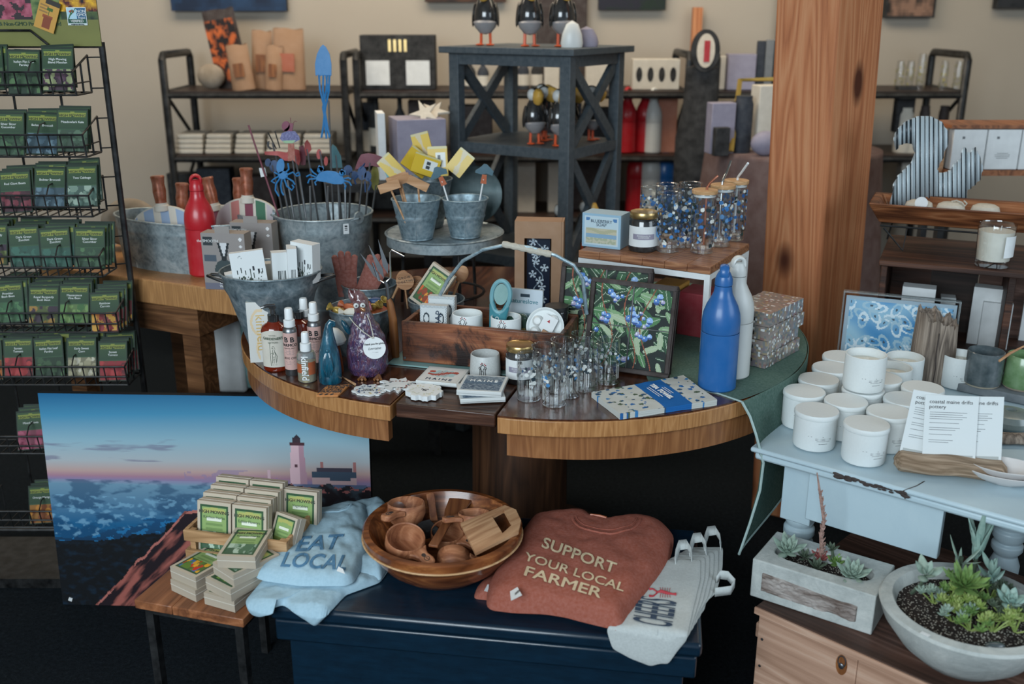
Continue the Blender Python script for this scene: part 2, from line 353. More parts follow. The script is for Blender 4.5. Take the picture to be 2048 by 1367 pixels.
plain('purple_paint', '4a4a8a', .4, sc=200, var=.4); plain('stake_blue', '0f6fa8', .4, var=.12); plain('stake_red', 'a3261c', .4, var=.2); plain('stake_darkblue', '123a66', .4); plain('stake_teal', '1c5960', .4); plain('stake_maroon', '6b2737', .45); plain('stake_rust', '9a4526', .5, sc=90, var=.3); plain('stake_olive', '7d7a22', .5); plain('stake_magenta', '6e1c3c', .5); plain('stake_lime', '8fb08a', .5)
plain('glove_rust', '8a4a3c', .9, sc=120, var=.2, bump=.3); plain('candy_orange', 'a8542a', .35); plain('candy_pink', 'a86a78', .35); plain('candy_gold', 'a58a3c', .3, .3)
plain('slate_blue_wood', '3f5f6c', .7); plain('orange_card', 'c07a3a', .7); plain('blanket_floral', '9a8a74', .95, sc=12, var=.4); plain('yellow_pack', 'c7a822', .4, sc=15, var=.1)
plain('box_orange', 'b5842c', .7); plain('box_red', '8f1f2c', .7); plain('box_salmon', 'a86a52', .7); plain('dark_navy', '101c2b', .7); plain('dark_stuff', '0d0f12', .85); plain('dark_brown', '2a1a14', .7); plain('lilac', '8a8698', .6)
plain('rope', 'b8b2a4', .9, bump=.4, sc=200); plain('soap_white', 'c9bfae', .7, sc=60, var=.15, bump=.5); plain('green_soapcase', '28483a', .25, 0, .5, .4); plain('pink_label', 'c5a098', .7, var=.03, bump=0)
plain('mirror_tin', '3b4a4c', .3, .7); plain('tin_teal', '7ea3a0', .45)
# ------------------------------------------------------------- the room
def room():
    struct(MB().box(-3.3, -1.6, -.1, 3.5, 5.15, 0).build('floor', 'carpet'))
    struct(MB().box(-3.3, 5.0, 0, 3.5, 5.15, 3.2).build('wall_back', 'wall_paint'))
    struct(MB().box(-3.45, -1.6, 0, -3.3, 5.15, 3.2).build('wall_left', 'wall_paint'))
    struct(MB().box(3.5, -1.6, 0, 3.65, 5.15, 3.2).build('wall_right', 'wall_paint'))
    struct(MB().box(-3.45, -1.6, 3.2, 3.65, 5.15, 3.3).build('ceiling', 'ceiling_paint'))
room()
# ------------------------------------------------------------- the round table, in two halves with a leaf between
TA = -15.7; ZT = .76; TR = .625
CR = Vector((.135, 2.53, 0)); U = Vector((math.cos(rad(TA)), math.sin(rad(TA)), 0)); V = Vector((-U.y, U.x, 0)); LW = .235
def round_table():
    t = thing('round_table', 'round oak pedestal table pulled apart with a dark plank leaf, crowded with gifts', 'table', (CR.x-U.x*LW/2, CR.y-U.y*LW/2, 0), TA)
    for s, nm in ((1, 'right'), (-1, 'left')):
        def arc(R, off): return [(s*(LW/2+off)+s*R*math.sin(PI*k/60), -R*math.cos(PI*k/60)) for k in range(61)]
        o = MB().prism(arc(TR-.002, .003), ZT-.004, ZT).build('tabletop', 'oak_top', t)
        MB().prism(arc(TR, .003), ZT-.040, ZT-.0041).build('tabletop_edge', 'oak_edge', t, bevel=.002)
        a = arc(TR-.022, .018); b = arc(TR-.045, .018)
        MB().prism(a+b[::-1], ZT-.098, ZT-.0402).build('apron', 'apron_wood', t)
    MB().box(-LW/2+.005, -TR+.012, ZT-.034, LW/2-.005, TR-.015, ZT-.002).build('leaf', 'leaf_wood', t, bevel=.003, label='dark rustic plank leaf')
    MB().lathe([(0, .05), (.30, .05), (.30, .09), (.16, .12), (.135, .2), (.13, ZT-.1), (.2, ZT-.099), (.2, ZT-.041), (0, ZT-.041)], 40).build('pedestal', 'pedestal_wood', t)
    MB().box(-.5, -.04, ZT-.095, .5, .04, ZT-.042).build('slide_rail', 'dark_brown', t)
    MB().lathe([(0, 0), (.32, 0), (.32, .05), (0, .05)], 40).build('foot', 'pedestal_wood', t)
round_table()
# side table behind the seed rack
ZS = .87
def side_table():
    p = Z(263, 555, ZS); q = Z(430, 577, ZS); a = math.degrees(math.atan2(q.y-p.y, q.x-p.x))
    t = thing('side_table', 'thick light oak display table behind the seed rack', 'table', (p.x, p.y, 0), a)
    MB().box(-.35, 0, ZS-.068, .36, .56, ZS).build('tabletop', 'side_oak', t, bevel=.004)
    MB().box(-.32, .02, ZS-.15, .20, .54, ZS-.069).build('apron', 'side_oak_dark', t)
    for x, y in ((-.29, .05), (.16, .05), (-.29, .48), (.16, .48)): MB().box(x-.03, y-.02, 0, x+.03, y+.04, ZS-.151).build('leg', 'side_oak_dark', t)
    return t, a
_, SA = side_table()
# navy chest
ZC = .45
cp = Z(537, 1212, ZC); cq = Z(1405, 1290, ZC); CA = math.degrees(math.atan2(cq.y-cp.y, cq.x-cp.x)); CL = (cq-cp).length
def chest():
    t = thing('wooden_chest', 'dark navy painted wooden chest with chipped moulded lid under the folded shirts', 'chest', (cp.x, cp.y, 0), CA)
    MB().box(0, 0, ZC-.030, CL, .44, ZC).build('lid', 'blue_paint_old', t, bevel=.008)
    MB().box(.006, .008, ZC-.082, CL-.008, .432, ZC-.034).build('lid_rim', 'blue_paint_old', t, bevel=.005)
    MB().box(.025, .03, .05, CL-.03, .42, ZC-.084).build('body', 'blue_paint_old', t, bevel=.004)
    MB().box(.008, .012, 0, CL-.012, .432, .05).build('plinth', 'blue_paint_old', t, bevel=.006)
chest()
# small bench table, left
ZB = .42
bp = Z(268, 1199, ZB); bq = Z(481, 1262, ZB); BA = -16.0; BL = .25
def bench():
    t = thing('small_table', 'small brown wooden side table on thin black metal legs', 'table', (bp.x, bp.y, 0), BA)
    MB().box(0, 0, ZB-.020, BL*.35, .46, ZB).box(BL*.35+.001, 0, ZB-.020, BL, .46, ZB).build('tabletop', 'small_table_wood', t, bevel=.002)
    f = MB()
    for x, y in ((.012, .014), (BL-.03, .014), (.012, .43), (BL-.03, .43)):
        MB().box(x, y, 0, x+.018, y+.018, ZB-.037).build('leg', 'black_metal', t)
    f.box(.012, .014, ZB-.037, BL-.012, .032, ZB-.021).box(.012, .43, ZB-.037, BL-.012, .448, ZB-.021).box(.012, .032, ZB-.037, .03, .43, ZB-.021).box(BL-.03, .032, ZB-.037, BL-.012, .43, ZB-.021)
    f.build('frame', 'black_metal', t)
bench()
# pale blue table, right
ZP = .66
pp = Z(1500, 893, ZP); pq = Z(2048, 1043, ZP); PA = math.degrees(math.atan2(pq.y-pp.y, pq.x-pp.x))
def pale_table():
    t = thing('painted_table', 'pale blue painted wooden table with chipped edge and turned legs', 'table', (pp.x, pp.y, 0), PA)
    L_, D_ = 1.0, 1.05
    prof = [(0, 0), (.004, .012), (.0, .018), (.006, .026)]
    m = MB(); m.prism([(0, 0), (L_, 0), (L_, D_), (0, D_)], ZP-.012, ZP)
    m.build('tabletop', 'pale_blue_paint', t, bevel=.005)
    MB().prism([(.008, .008), (L_-.008, .008), (L_-.008, D_-.008), (.008, D_-.008)], ZP-.030, ZP-.0125).build('moulding', 'pale_blue_paint', t, bevel=.006)
    for x, y in ((.085, .115), (.47, .39), (.085, .80), (L_-.075, D_-.075)):
        l = MB(); l.box(x-.035, y-.035, ZP-.19, x+.035, y+.035, ZP-.031)
        l.at(T(x, y, 0)).lathe([(0, 0), (.016, 0), (.022, .06), (.030, .25), (.033, .36), (.024, .385), (.034, .40), (.034, .412), (.027, .418), (.035, .43), (.035, .445), (.029, .452), (.034, .465), (.034, ZP-.19)], 24)
        l.build('leg', 'pale_blue_paint', t, bevel=.002)
    MB().box(.1205, .045, ZP-.155, .40, .065, ZP-.031).build('apron', 'pale_blue_paint', t, bevel=.002)
    MB().box(.03, .15, ZP-.12, .05, D_-.12, ZP-.031).build('apron', 'pale_blue_paint', t)
    # crack across the front board
    MB().tube([(.335, -.0015, ZP-.02), (.330, -.001, ZP-.003), (.337, .006, ZP+.0002), (.346, .03, ZP+.0002), (.352, .06, ZP+.0002)], .0012, 5).build('crack', 'dark_brown', t)
    m = MB()
    for k in range(46):
        x = .19+.145*RN.random(); r = .002+.003*RN.random(); m.at(T(x, -.0005, ZP-.006-.008*RN.random()-.012*(x-.19)) @ SC(1.9, .5, .8)).ball(r, r, r, 6, 4)
    m.build('chipped_paint', 'dark_brown', t, label='bare wood where the paint has chipped off')
pale_table()
# timber post
def post():
    c = YZ(1702, 2.0, 2.85); m = MB()   # nearest vertical edge
    a1, a2 = rad(145), rad(44); w1, w2 = .178, .26
    A = Vector((0, 0)); B = A+Vector((math.cos(a1), math.sin(a1)))*w1; D = A+Vector((math.cos(a2), math.sin(a2)))*w2; E = B+(D-A)
    m.prism([(A.x, A.y), (D.x, D.y), (E.x, E.y), (B.x, B.y)], 0, 3.2)
    o = m.build('timber_post', 'post_wood', None, bevel=.008, loc=(c.x+.060, c.y, 0)); o.rotation_euler = (0, -.030, 0); tag(o, 'rough square orange-brown timber post with knots, rising behind the tables', 'post')
post()
# ------------------------------------------------------------- seed rack
YR = 2.60                                     # depth of the rack's back grid
def rect(u, v, a, b, c, d): return a <= u <= b and c <= v <= d
SEEDS = [  # (name, picture colours)
 ('Greensleeves\nDill', ('4a6440', '2f4a30', '6d8a58')), ('Italian Flat Leaf\nParsley', ('3c5a3a', '28452c', '557a4a')), ('High Mowing\nBlend Mesclun', ('7a8a60', '5a3a50', 'a0a878')),
 ('Provider\nBush Bean', ('3c6a44', '4f7d50', '2c5236')), ('Royal Burgundy\nBush Bean', ('3a2838', '6d7a42', 'a8803c')), ('Masterpiece\nVine Bean', ('5f8a4c', '7fa05c', '44703c')),
 ('Meadowlark Kale', ('39503c', '4a6450', '5e7a62')), ('Bolstar Broccoli', ('6a8694', '4f6a7a', '3a5260')), ('Two Cabbage', ('7a9484', '5e7c70', 'a0b4a4')), ('Red Giant Beets', ('6a2434', '4a1c2c', '8a3a48')),
 ('Dark Green\nZucchini', ('2a5a4c', '3a6c5c', '1c4438')), ('Silver Slicer\nCucumber', ('2c4a34', '3f6044', '547a50')), ('Rainbow\nCarrots', ('c06a1c', '9a2c34', 'd8a03c')), ('Sunset\nTomato', ('9a2430', 'b83a3c', '6a1824')),
 ('Early Sweet\nCorn', ('c0b89a', 'a8a080', 'd4ceb8')), ('Mixed Zinnia', ('9a3a58', 'b85a74', '6a2440')), ('Orange Marigold', ('b8641c', 'd0882c', '8a4414')), ('White Cosmos', ('b8a8b4', '8a6a80', 'd8ccd4')), ('Crimson Pepper', ('8a2c20', '5a1c1c', 'c04a2c'))]
def packet_mesh(i):
    nm, pc = SEEDS[i]; r = random.Random(i*7+3); blobs = [(r.random(), .05+r.random()*.42, .05+r.random()*.09, r.choice(pc)) for _ in range(22)]
    def fn(u, v):
        if u < .05 or u > .95 or v > .96 or v < .02: return '14281a'
        if .80 < v < .93 and .08 < u < .92:
            if abs(v-.865+.05*abs(u-.5)) < .05: return '7c8438'
        if v > .52: return mixc('1f3a26', '37502c', max(0, (v-.5)*1.6))
        if v < .50:
            for x, y, s, c in blobs:
                if (u-x)**2+((v-y)*1.3)**2 < s*s: return mixc(c, '182018', .3)
            return mixc(pc[1], '101c14', .6)
        return '2c4a30'
    m = MB(); m.card(.075, .108, .005, 30, 40, fn, '1a3020'); me = m.mesh('seed_packet'); me.materials.append(MT['print'])
    T1 = textmesh('HIGH MOWING', .0092, .0001, bold=.0001); T1.transform(T(0, -.0028, .090) @ UP); T1.materials.append(MT['ink_black'])
    T2 = textmesh(nm, .0078, .0001); T2.transform(T(0, -.0028, .074) @ UP); T2.materials.append(MT['ink_white'])
    return me, T1, T2
PK = [packet_mesh(i) for i in range(len(SEEDS))]
ORD = ('top', 'second', 'third', 'fourth', 'fifth', 'sixth', 'seventh', 'lowest')
def put_packet(i, loc, tilt, rz, label, group, lettered):
    me, t1, t2 = PK[i]; o = bpy.data.objects.new('seed_packet', me); COL.objects.link(o); o.location = loc; o.rotation_euler = (rad(tilt), rad(RN.uniform(-3, 3)), rad(rz)); tag(o, label, 'seed packet', group)
    if lettered:
        for tt in (t1, t2): c = bpy.data.objects.new('lettering', tt); COL.objects.link(c); c.parent = o
def rack():
    p = YZ(243, 1.08, YR); RXx = p.x; X0 = RXx-.62
    t = thing('seed_rack', 'tall black wire rack of seed packets with a printed header card', 'display rack', (RXx, YR, 0))
    for x in (0, -.60): MB().tube([(x, 0, 0), (x, 0, 1.49)], .0085, 8).build('post', 'wire_black', t)
    g = MB()
    for z in (1.48, .12): g.rod((-.6, 0, z), (0, 0, z), .005, 6)
    for x in (-.12, -.24, -.36, -.48): g.rod((x, 0, .12), (x, 0, 1.48), .0032, 6)
    g.build('wire_grid', 'wire_black', t)
    MB().box(-.62, -.12, 0, .02, .12, .03).build('foot', 'wire_black', t)
    zs = [Y(120, py, YR-.10).z for py in (190, 313, 432, 552, 663, 768, 905, 1052)]
    rows = [([(0, .002), (1, -.006), (2, .0)], 0), ([(10, -.005), (11, -.006), (7, -.004), (6, .003)], 1), ([(9, .0), (7, .01), (8, .015)], 2), ([(4, .02), (10, .015), (10, .01), (11, .01)], 3),
            ([(3, .015), (4, .005), (5, .01), (12, -.012)], 4), ([(16, .0), (13, .01), (1, .01), (14, .01), (13, .0)], 5), ([(15, .0), (18, .0), (16, 0), (15, 0)], 6), ([(16, 0), (17, 0), (15, .0), (17, 0)], 7)]
    for ri, z in enumerate(zs):
        b = MB(); xr = (-.035, -.03, -.035, -.03, -.005, .0, -.01, -.01)[ri]; xl = -.62; fy = -.115; by = -.012; h = .055
        for zz, y in ((0, fy+.01), (h, fy), (h*.45, fy+.006)): b.rod((xl, y, z+zz), (xr, y, z+zz), .0026, 6)
        b.rod((xl, by, z), (xr, by, z), .0026, 6); b.rod((xr, fy+.01, z), (xr, by, z), .0026, 6); b.rod((xr, fy, z+h), (xr, by, z+h+.035), .0026, 6)
        b.rod((xr, fy, z+h), (xr, fy+.01, z), .0026, 6); b.rod((xr, by, z), (xr, by, z+h+.035), .0026, 6); b.rod((xr, -.06, z), (xr, -.06, z+h+.017), .0026, 6); b.rod((xr, fy+.006, z+h*.5), (xr, by, z+h*.5), .002, 6)
        b.rod((xr, by, z+h+.03), (0, 0, z+h+.03), .002, 6); b.rod((xr, by, z+.01), (0, 0, z+.01), .002, 6)
        k = int((xr-xl)/.028)
        for q in range(k+1): x = xr-q*.028; b.tube([(x, fy, z+h), (x, fy+.01, z), (x, by, z)], .0019, 5)
        for x in (-.14, -.29, -.44): b.tube([(x, fy, z+h), (x, fy+.02, z+h+.022), (x, by, z+h+.03), (x, by, z)], .0019, 5)
        b.build('wire_basket', 'wire_black', t)
    # header card above the rack
    def hd(u, v):
        if v < .33: return mixc('626330', '73743a', .5+fbm(u*6, v*4)*.3)
        a = fbm(u*22, v*10, 1, 4); q = fbm(u*9+5, v*5, 1, 3)
        if u < .62: return mixc('7a2c40', 'a8586a', .5+a) if q > -.08 else '2a1e22'
        if u < .78: return mixc('3f5a30', '6f7f4a', .5+a)
        return mixc('c08f1c', '7a4a14', .5+a*1.5) if v > .44 else mixc('2a3a22', '46582e', .5+a)
    hz = Y(190, 90, YR-.01).z
    MB(T(-.205, -.012, hz-.003)).card(.42, .19, .004, 120, 60, hd, '5c5e33').build('header_card', 'print', t, label='olive green header card with a vegetable picture')
    letters('& Non-GMO Project Verified', .0135, 'ink_green', t, T(-.165, -.0155, hz+.050) @ UP, sp=.95)
    MB().tube([(-.5, -.02, hz+.035), (-.165, -.02, hz+.035), (-.125, -.02, hz+.001)], .0032, 6).build('sign_wire', 'wire_black', t)
    def lg(u, v):
        if v < .12: return 'b8c4c4'
        if u < .03 or u > .97 or v > .97: return 'cfd6d6'
        if v < .34: return '1c4a3a'
        if u > .5: return '23587a'
        dx, dy = u-.26, v-.70
        if abs(dx+.04-dy*.45) < .03 and dy < .18 or abs(dx-.03-dy*.8) < .035 and dy > -.2: return '2c5a34'
        if (dx/.13)**2+((dy-.06)/.10)**2 < 1 and abs(dx) > .02: return '9a3424'
        return '9fc0cc'
    MB(T(-.046, -.016, hz+.047)).card(.048, .042, .002, 40, 34, lg, 'd0d0d0').build('verified_badge', 'print', t, label='blue, green and white verified badge with a butterfly')
    for s, x, z, si, ma in (('NON', -.034, .0795, .0098, 'ink_white'), ('GMO', -.034, .0715, .0098, 'ink_white'), ('Project', -.034, .0645, .0065, 'ink_white'), ('VERIFIED', -.046, .0567, .0088, 'ink_white'), ('nongmoproject.org', -.046, .0495, .0046, 'ink_black')):
        letters(s, si, ma, t, T(x, -.0178, hz+z) @ UP, sp=.9)
    def pc(u, v):
        if .35 < u < .75 and .08 < v < .42+.05*u: return '7a3a20'
        if .3 < u < .8 and .40 < v < .5: return '8a4626'
        if .54 < u < .58 and .5 < v < .68: return '3a5a20'
        if (abs(u-.5) < .07 or abs(u-.63) < .07) and .64 < v < .74: return '3a5a20'
        if v > .86 and u > .3: return '2a2420'
        if .08 < u < .5 and .5 < v < .85 and int(v*60) % 2: return '8a6a3a'
        return 'b8893c'
    o = MB().card(.05, .075, .002, 28, 40, pc, 'b8893c').build('picture_card', 'print', None); o.location = (RXx-.130, YR-.022, hz+.036); o.rotation_euler = (0, rad(22), 0)
    tag(o, 'small tilted orange card with a terracotta flowerpot on the rack header', 'card')
    # packets
    PW = .083
    for ri, (row, _) in enumerate(rows):
        z = zs[ri]; depth = (2, 2, 3, 4, 5, 5, 3, 3)[ri]; n = len(row)
        for ci, (si, dz) in enumerate(row):
            x = RXx-.042-(n-1-ci)*PW-(.02 if ri < 4 else 0)+(.0 if ri != 0 else -.02)
            if ri == 1 and ci == 3: x -= .004
            nm = SEEDS[si][0].replace('\n', ' ').lower(); nm = nm.replace('high mowing blend ', '')
            for k in range(depth):
                fl = k == 0; pos = ('rightmost', 'second from right', 'third from right', 'fourth from right', 'leftmost')[n-1-ci]
                lab = f'{nm} seed packet, {pos} in the {ORD[ri]} basket' if fl else f'seed packet {("just","two","three","four")[k-1]} behind the front {nm} packet, {ORD[ri]} basket, {pos}'
                put_packet(si, (x+k*.004+RN.uniform(-.002, .002), YR-.097+k*.0115, z+.008+dz+k*.0035+(0 if fl else RN.uniform(-.002, .006))), -20+RN.uniform(-3, 3), 8+RN.uniform(-3, 3), lab, f'seed packets in the {ORD[ri]} basket', fl)
rack()
# ------------------------------------------------------------- display bottles with a carrying loop
def drink_bottle(mat, label, loc, rz, h=.289, r=.042, loopw=1):
    t = thing('drink_bottle', label, 'bottle', loc, rz); k = h/.289
    MB(SC(k, k, k)).lathe([(0, 0), (.036, 0), (.042, .006), (.042, .134), (.0415, .1345)]).build('body', mat, t)
    MB(SC(k, k, k)).lathe([(.0405, .1345), (.0415, .136), (.042, .137), (.042, .160), (.040, .177), (.034, .195), (.026, .210), (.0205, .222), (.019, .232), (.0185, .238)]).build('shoulder', mat, t)
    c = MB(SC(k, k, k)); c.lathe([(.0175, .238), (.0195, .240), (.0190, .252), (.0165, .260), (.0125, .268), (.008, .270), (0, .2705)])
    c.at(SC(k, k, k) @ T(0, 0, .2655)).surf(lambda u, v: ((.0135+.0045*math.cos(2*PI*v))*math.cos(2*PI*u), .0100*math.sin(2*PI*v), (.0150+.0052*math.cos(2*PI*v))*math.sin(2*PI*u)), 28, 12)
    c.build('cap', mat, t)
    return t
drink_bottle('blue_enamel', 'tall matt blue drink bottle with loop cap at the right of the round table', Z(1433, 775, ZT), 80)
drink_bottle('white_enamel', 'tall white drink bottle with loop cap just behind the blue one', Z(1461, 750, ZT), 10)
drink_bottle('red_enamel', 'tall red drink bottle with loop cap on the side table', Z(410, 548, ZS), 15, .282)
# ------------------------------------------------------------- oval tub and bats
def tub():
    c = Z(385, 548, ZS); a = .225; b = .105; H_ = .138
    c += Vector((-.055, .115, 0))
    t = thing('oval_tub', 'oval galvanized steel tub with ribbed sides holding the striped bats', 'tub', c, SA)
    m = MB(); w_ = lambda ang: .0022*(1 if math.sin(ang*26) > .2 else 0)
    def fn(u, v):
        ang = 2*PI*u; k = .93+.07*v; rr = k+(w_(ang)/a if .12 < v < .66 else 0)+(.014 if abs(v-.78) < .045 else 0)
        return (a*rr*math.cos(ang), b*rr*math.sin(ang), H_*v)
    m.surf(fn, 180, 24, wrap=True); m.surf(lambda u, v: (a*.985*math.cos(2*PI*u)*(1 if v < .5 else .94), b*.975*math.sin(2*PI*u)*(1 if v < .5 else .93), H_ if v < .5 else .01), 90, 1, wrap=True)
    m.prism([(a*.93*math.cos(2*PI*k/60), b*.93*math.sin(2*PI*k/60)) for k in range(60)], .0, .006)
    m.build('body', 'galvanized', t, sharp=50)
    MB().tube([(a*1.003*math.cos(2*PI*k/60), b*1.003*math.sin(2*PI*k/60), H_) for k in range(60)], .0035, 8, True).build('rim', 'galvanized', t)
    return c
TUBC = tub()
def bat(label, c, cols, rz, tilt, roll=0, scale=1.0):
    t = thing('paddle_bat', label, 'bat', c, 0, rot=(rad(tilt), rad(roll), rad(rz)))
    W_ = .092*scale; Hb = .20*scale
    def shp(e, W=W_, H2=Hb):
        pts = []
        for k in range(33):
            q = PI*k/32; x = math.cos(q); y = math.sin(q)
            pts.append((x*W*(1-.0)*(1 if y < .9 else 1)*1.0+(-e if x > 0 else e), .115*scale+(H2*.43)*(y**.75)-e))
        pts += [(-W+e, .02+e), (-W*.7+e, 0+e), (W*.7-e, e), (W-e, .02+e)]
        return pts
    me = MB(RX(90)).prism(shp(0), -.006, .006)
    me.build('face_rim', 'cream_paper', t)
    def fn(u, v):
        for a_, b_, cc in cols:
            if a_ <= u < b_: return cc
        return 'c9c2b4'
    bm = MB()
    n = 46
    for i in range(n):
        u0, u1 = i/n, (i+1)/n; x0 = -W_+.003+u0*(2*W_-.006); x1 = -W_+.003+u1*(2*W_-.006)
        def top(x): q = math.sqrt(max(0, 1-(x/W_)**2)); return .115*scale+(Hb*.43)*(q**.75)-.004
        bm.paint(fn((u0+u1)/2, 0)).add([(x0, -.0068, .01), (x1, -.0068, .01), (x1, -.0068, top(x1)), (x0, -.0068, top(x0))], [(0, 1, 2, 3)])
    bm.build('striped_face', 'print', t)
    z0 = .115*scale+Hb*.43-.004
    MB().lathe([(0, z0-.01), (.021, z0-.01), (.020, z0+.004), (.0165, z0+.008), (.0165, z0+.012), (0, z0+.012)], 24).build('collar', 'cream_paper', t)
    MB().lathe([(0, z0+.010), (.0155, z0+.010), (.0155, z0+.018), (.0185, z0+.045), (.0165, z0+.065), (.0185, z0+.080), (.0195, z0+.084), (.0175, z0+.088), (0, z0+.088)], 16).build('handle', 'copper_tape', t, label='copper coloured wrapped handle')
    return t
blue = [(.02, .10, '8fa3bd'), (.22, .36, '8fa3bd'), (.47, .61, '8fa3bd'), (.72, .88, '8fa3bd')]
pink = [(.0, .22, 'bdb0b0'), (.24, .38, 'b8746c'), (.45, .58, '7a3a4a'), (.64, .78, '3c6a50'), (.80, 1, 'b8adb0')]
def tubpt(px, dy): p = Y(px, 500, TUBC.y+dy); return Vector((p.x, p.y, 0))
def bz(px, pytop, dy, sc=1.0): q = Y(px, pytop, TUBC.y+dy); return Vector((q.x, q.y, q.z-(.115+.086+.084)*sc))
bat('striped bat with blue and cream bands, copper handle, in the oval tub', bz(322, 352, -.03), blue, 4, -3, -3)
bat('second bat behind the blue striped one, only its shorter copper handle and rim showing', bz(347, 367, .03), blue, 4, -3, 4)
bat('striped bat with pink, maroon and green bands, copper handle, beside the red bottle', bz(486, 337, .02), pink, 2, -3, 1)
bat('bat leaning left behind the pink and green one, copper handle showing', bz(447, 352, .06), pink, 0, -3, -11)
bat('bat hidden behind the pink and green one, only the handle tip showing', bz(468, 357, .09), pink, 2, -3, 2)
# ------------------------------------------------------------- gadget boxes
def gadget(label, c, rz, tilt=0):
    t = thing('gadget_box', label, 'box', c, 0, rot=(rad(tilt), 0, rad(rz))); w_, h_ = .118, .150
    def fn(u, v):
        if .04 < u < .26 and .78 < v < .94: return '2c3438'
        if .04 < u < .32 and .50 < v < .62: return '4a5560'
        du = (u-.50); f = (v-.52)/.32
        if 0 < f < 1 and abs(du) < .045+.10*f: return 'c8cacc' if (f > .25 and abs(du) < .0+.10*(f-.1)) else '23292c'
        if abs(du) < .24 and .32 < v < .32+.22*math.sqrt(max(0, 1-(du/.24)**2)): return '3a4648'
        if v < .26 and v > .20 and .1 < u < .9: return '9a9490'
        for cy in (.90, .78):
            if (u-.90)**2+((v-cy)*1.25)**2 < .0011: return 'd4d4d4'
        return '8b8582' if v > .12 else '6a6a78'
    MB().card(w_, h_, .045, 50, 60, fn, '8f857c').build('carton', 'print', t)
    MB().box(-.02, -.022, h_, .02, -.020, h_+.018).build('hang_tab', 'clear_glass' if 0 else 'grey_card', t)
    letters('the SMOOTH', .010, 'ink_white', t, T(-w_*.35, -.0232, h_*.86) @ UP)
    letters('SONIC', .013, 'ink_black', t, T(0, -.0232, h_*.23) @ UP)
    letters('DISTANT\nWIRELESS', .011, 'ink_white', t, T(.005, -.0232, h_*.09) @ UP, line=.9)
p = Z(436, 577, ZS); gadget('grey cardboard gadget box with scoop shaped cut-out beside the red bottle', p+Vector((.03, .012, -.0)), -8)
p = Z(505, 560, ZS); gadget('second grey gadget box standing behind the first one', p+Vector((.0, .06, .0)), -8)
# ------------------------------------------------------------- tall round buckets
def bucket(label, c, rt, rb, h, mat='galvanized', band=(.55,), seam=True, rz=0, handle=False, group=None, n=48, sx=1, sy=1, ribs=False):
    t = thing('metal_bucket', label, 'bucket', c, rz, group)
    prof = [(0, 0), (rb, 0), (rb, .004)]; N = 22
    for k in range(1, N+1):
        f = k/N; r = rb+(rt-rb)*f
        for b in band:
            if abs(f-b) < .03: r += .0022
        prof.append((r, h*f))
    ri = rt-.002
    prof += [(ri, h), (rb-.002+(rt-rb)*.06, .006), (0, .006)]
    MB().lathe(prof, n, sx, sy).build('body', mat, t, sharp=50)
    MB().tube([(rt*sx*math.cos(2*PI*k/n), rt*sy*math.sin(2*PI*k/n), h) for k in range(n)], max(.0022, rt*.022), 8, True).build('rim', mat, t)
    if seam: MB().box(-.0025, -rb-.001, .003, .0025, -rb+.0005, .004).add([(-.002, -rb-.0012, 0), (.002, -rb-.0012, 0), (.002, -rt-.0012, h), (-.002, -rt-.0012, h)], [(0, 1, 2, 3)]).build('seam', mat, t)
    return t
# big pail with the garden stakes
BB = Z(652, 607, ZT); BB.y = 2.80; BB.x = YZ(652, .9, 2.80).x
bt = bucket('large galvanized pail full of metal garden stakes', (BB.x, BB.y, ZT), .138, .105, .262, 'galvanized', (.82, .86), True, -12)
for s in (-1, 1): MB(T(s*.125, -.055, .262) @ RZ(s*65) @ RX(90)).lathe([(.004, -.002), (.017, -.002), (.017, .004), (.004, .004)], 20).build('handle_ear', 'galvanized', bt)
MB().tube([(-.13+.26*k/20, -.065-.055*math.sin(PI*k/20), .262-.02*math.sin(PI*k/20)) for k in range(21)], .003, 6).build('handle', 'galvanized', bt)
MB(T(.105, -.100, .225) @ RZ(40)).card(.016, .028, .001, 8, 12, lambda u, v: '20242a' if (.25 < u < .75 and .2 < v < .8 and int(v*14) % 2) else 'c9cccc', 'c9cccc').build('price_tag', 'print', bt)
PBY = BB.y
# stakes
def stake(label, px, py, dy, shapes, foot=(0, 0), lean=0, name='garden_stake', rod=True, rmat='dull_steel', rdx=0, rtop=None):
    """shapes: list of (part name, material, [polygons in photo pixels], thickness)"""
    yy = PBY+dy; base = Y(px, py, yy)
    fx = max(-.085, min(.085, foot[0])); bot = Vector((BB.x+fx, PBY+max(-.08, min(.08, foot[1])), ZT+.008))
    t = thing(name, label, 'garden stake', bot, 0)
    top = Vector((rdx, 0, 0))+(Y(px, rtop or py, yy)-bot)
    if rod: MB().rod((0, 0, 0), top, .0027, 8).build('rod', rmat, t)
    for nm, mat, polys, th in shapes:
        m = MB()
        for poly in polys:
            if isinstance(poly, tuple):      # stroke: (points, radius)
                pts = [Y(x, y, yy)-bot for x, y in poly[0]]
                r = poly[1]; m.tube([Vector((q.x, q.y-.001, q.z)) for q in pts], r, 6)
            else:
                pts = [Y(x, y, yy)-bot for x, y in poly]
                m.at(T(0, yy-bot.y, 0) @ RX(90)).prism([(q.x, q.z) for q in pts], -th/2, th/2); m.at(Matrix())
        m.build(nm, mat, t)
    return t
def ell(cx, cy, rx, ry, n=20, rot=0): return [(cx+rx*math.cos(2*PI*k/n)*math.cos(rot)-ry*math.sin(2*PI*k/n)*math.sin(rot), cy+rx*math.cos(2*PI*k/n)*math.sin(rot)+ry*math.sin(2*PI*k/n)*math.cos(rot)) for k in range(n)]
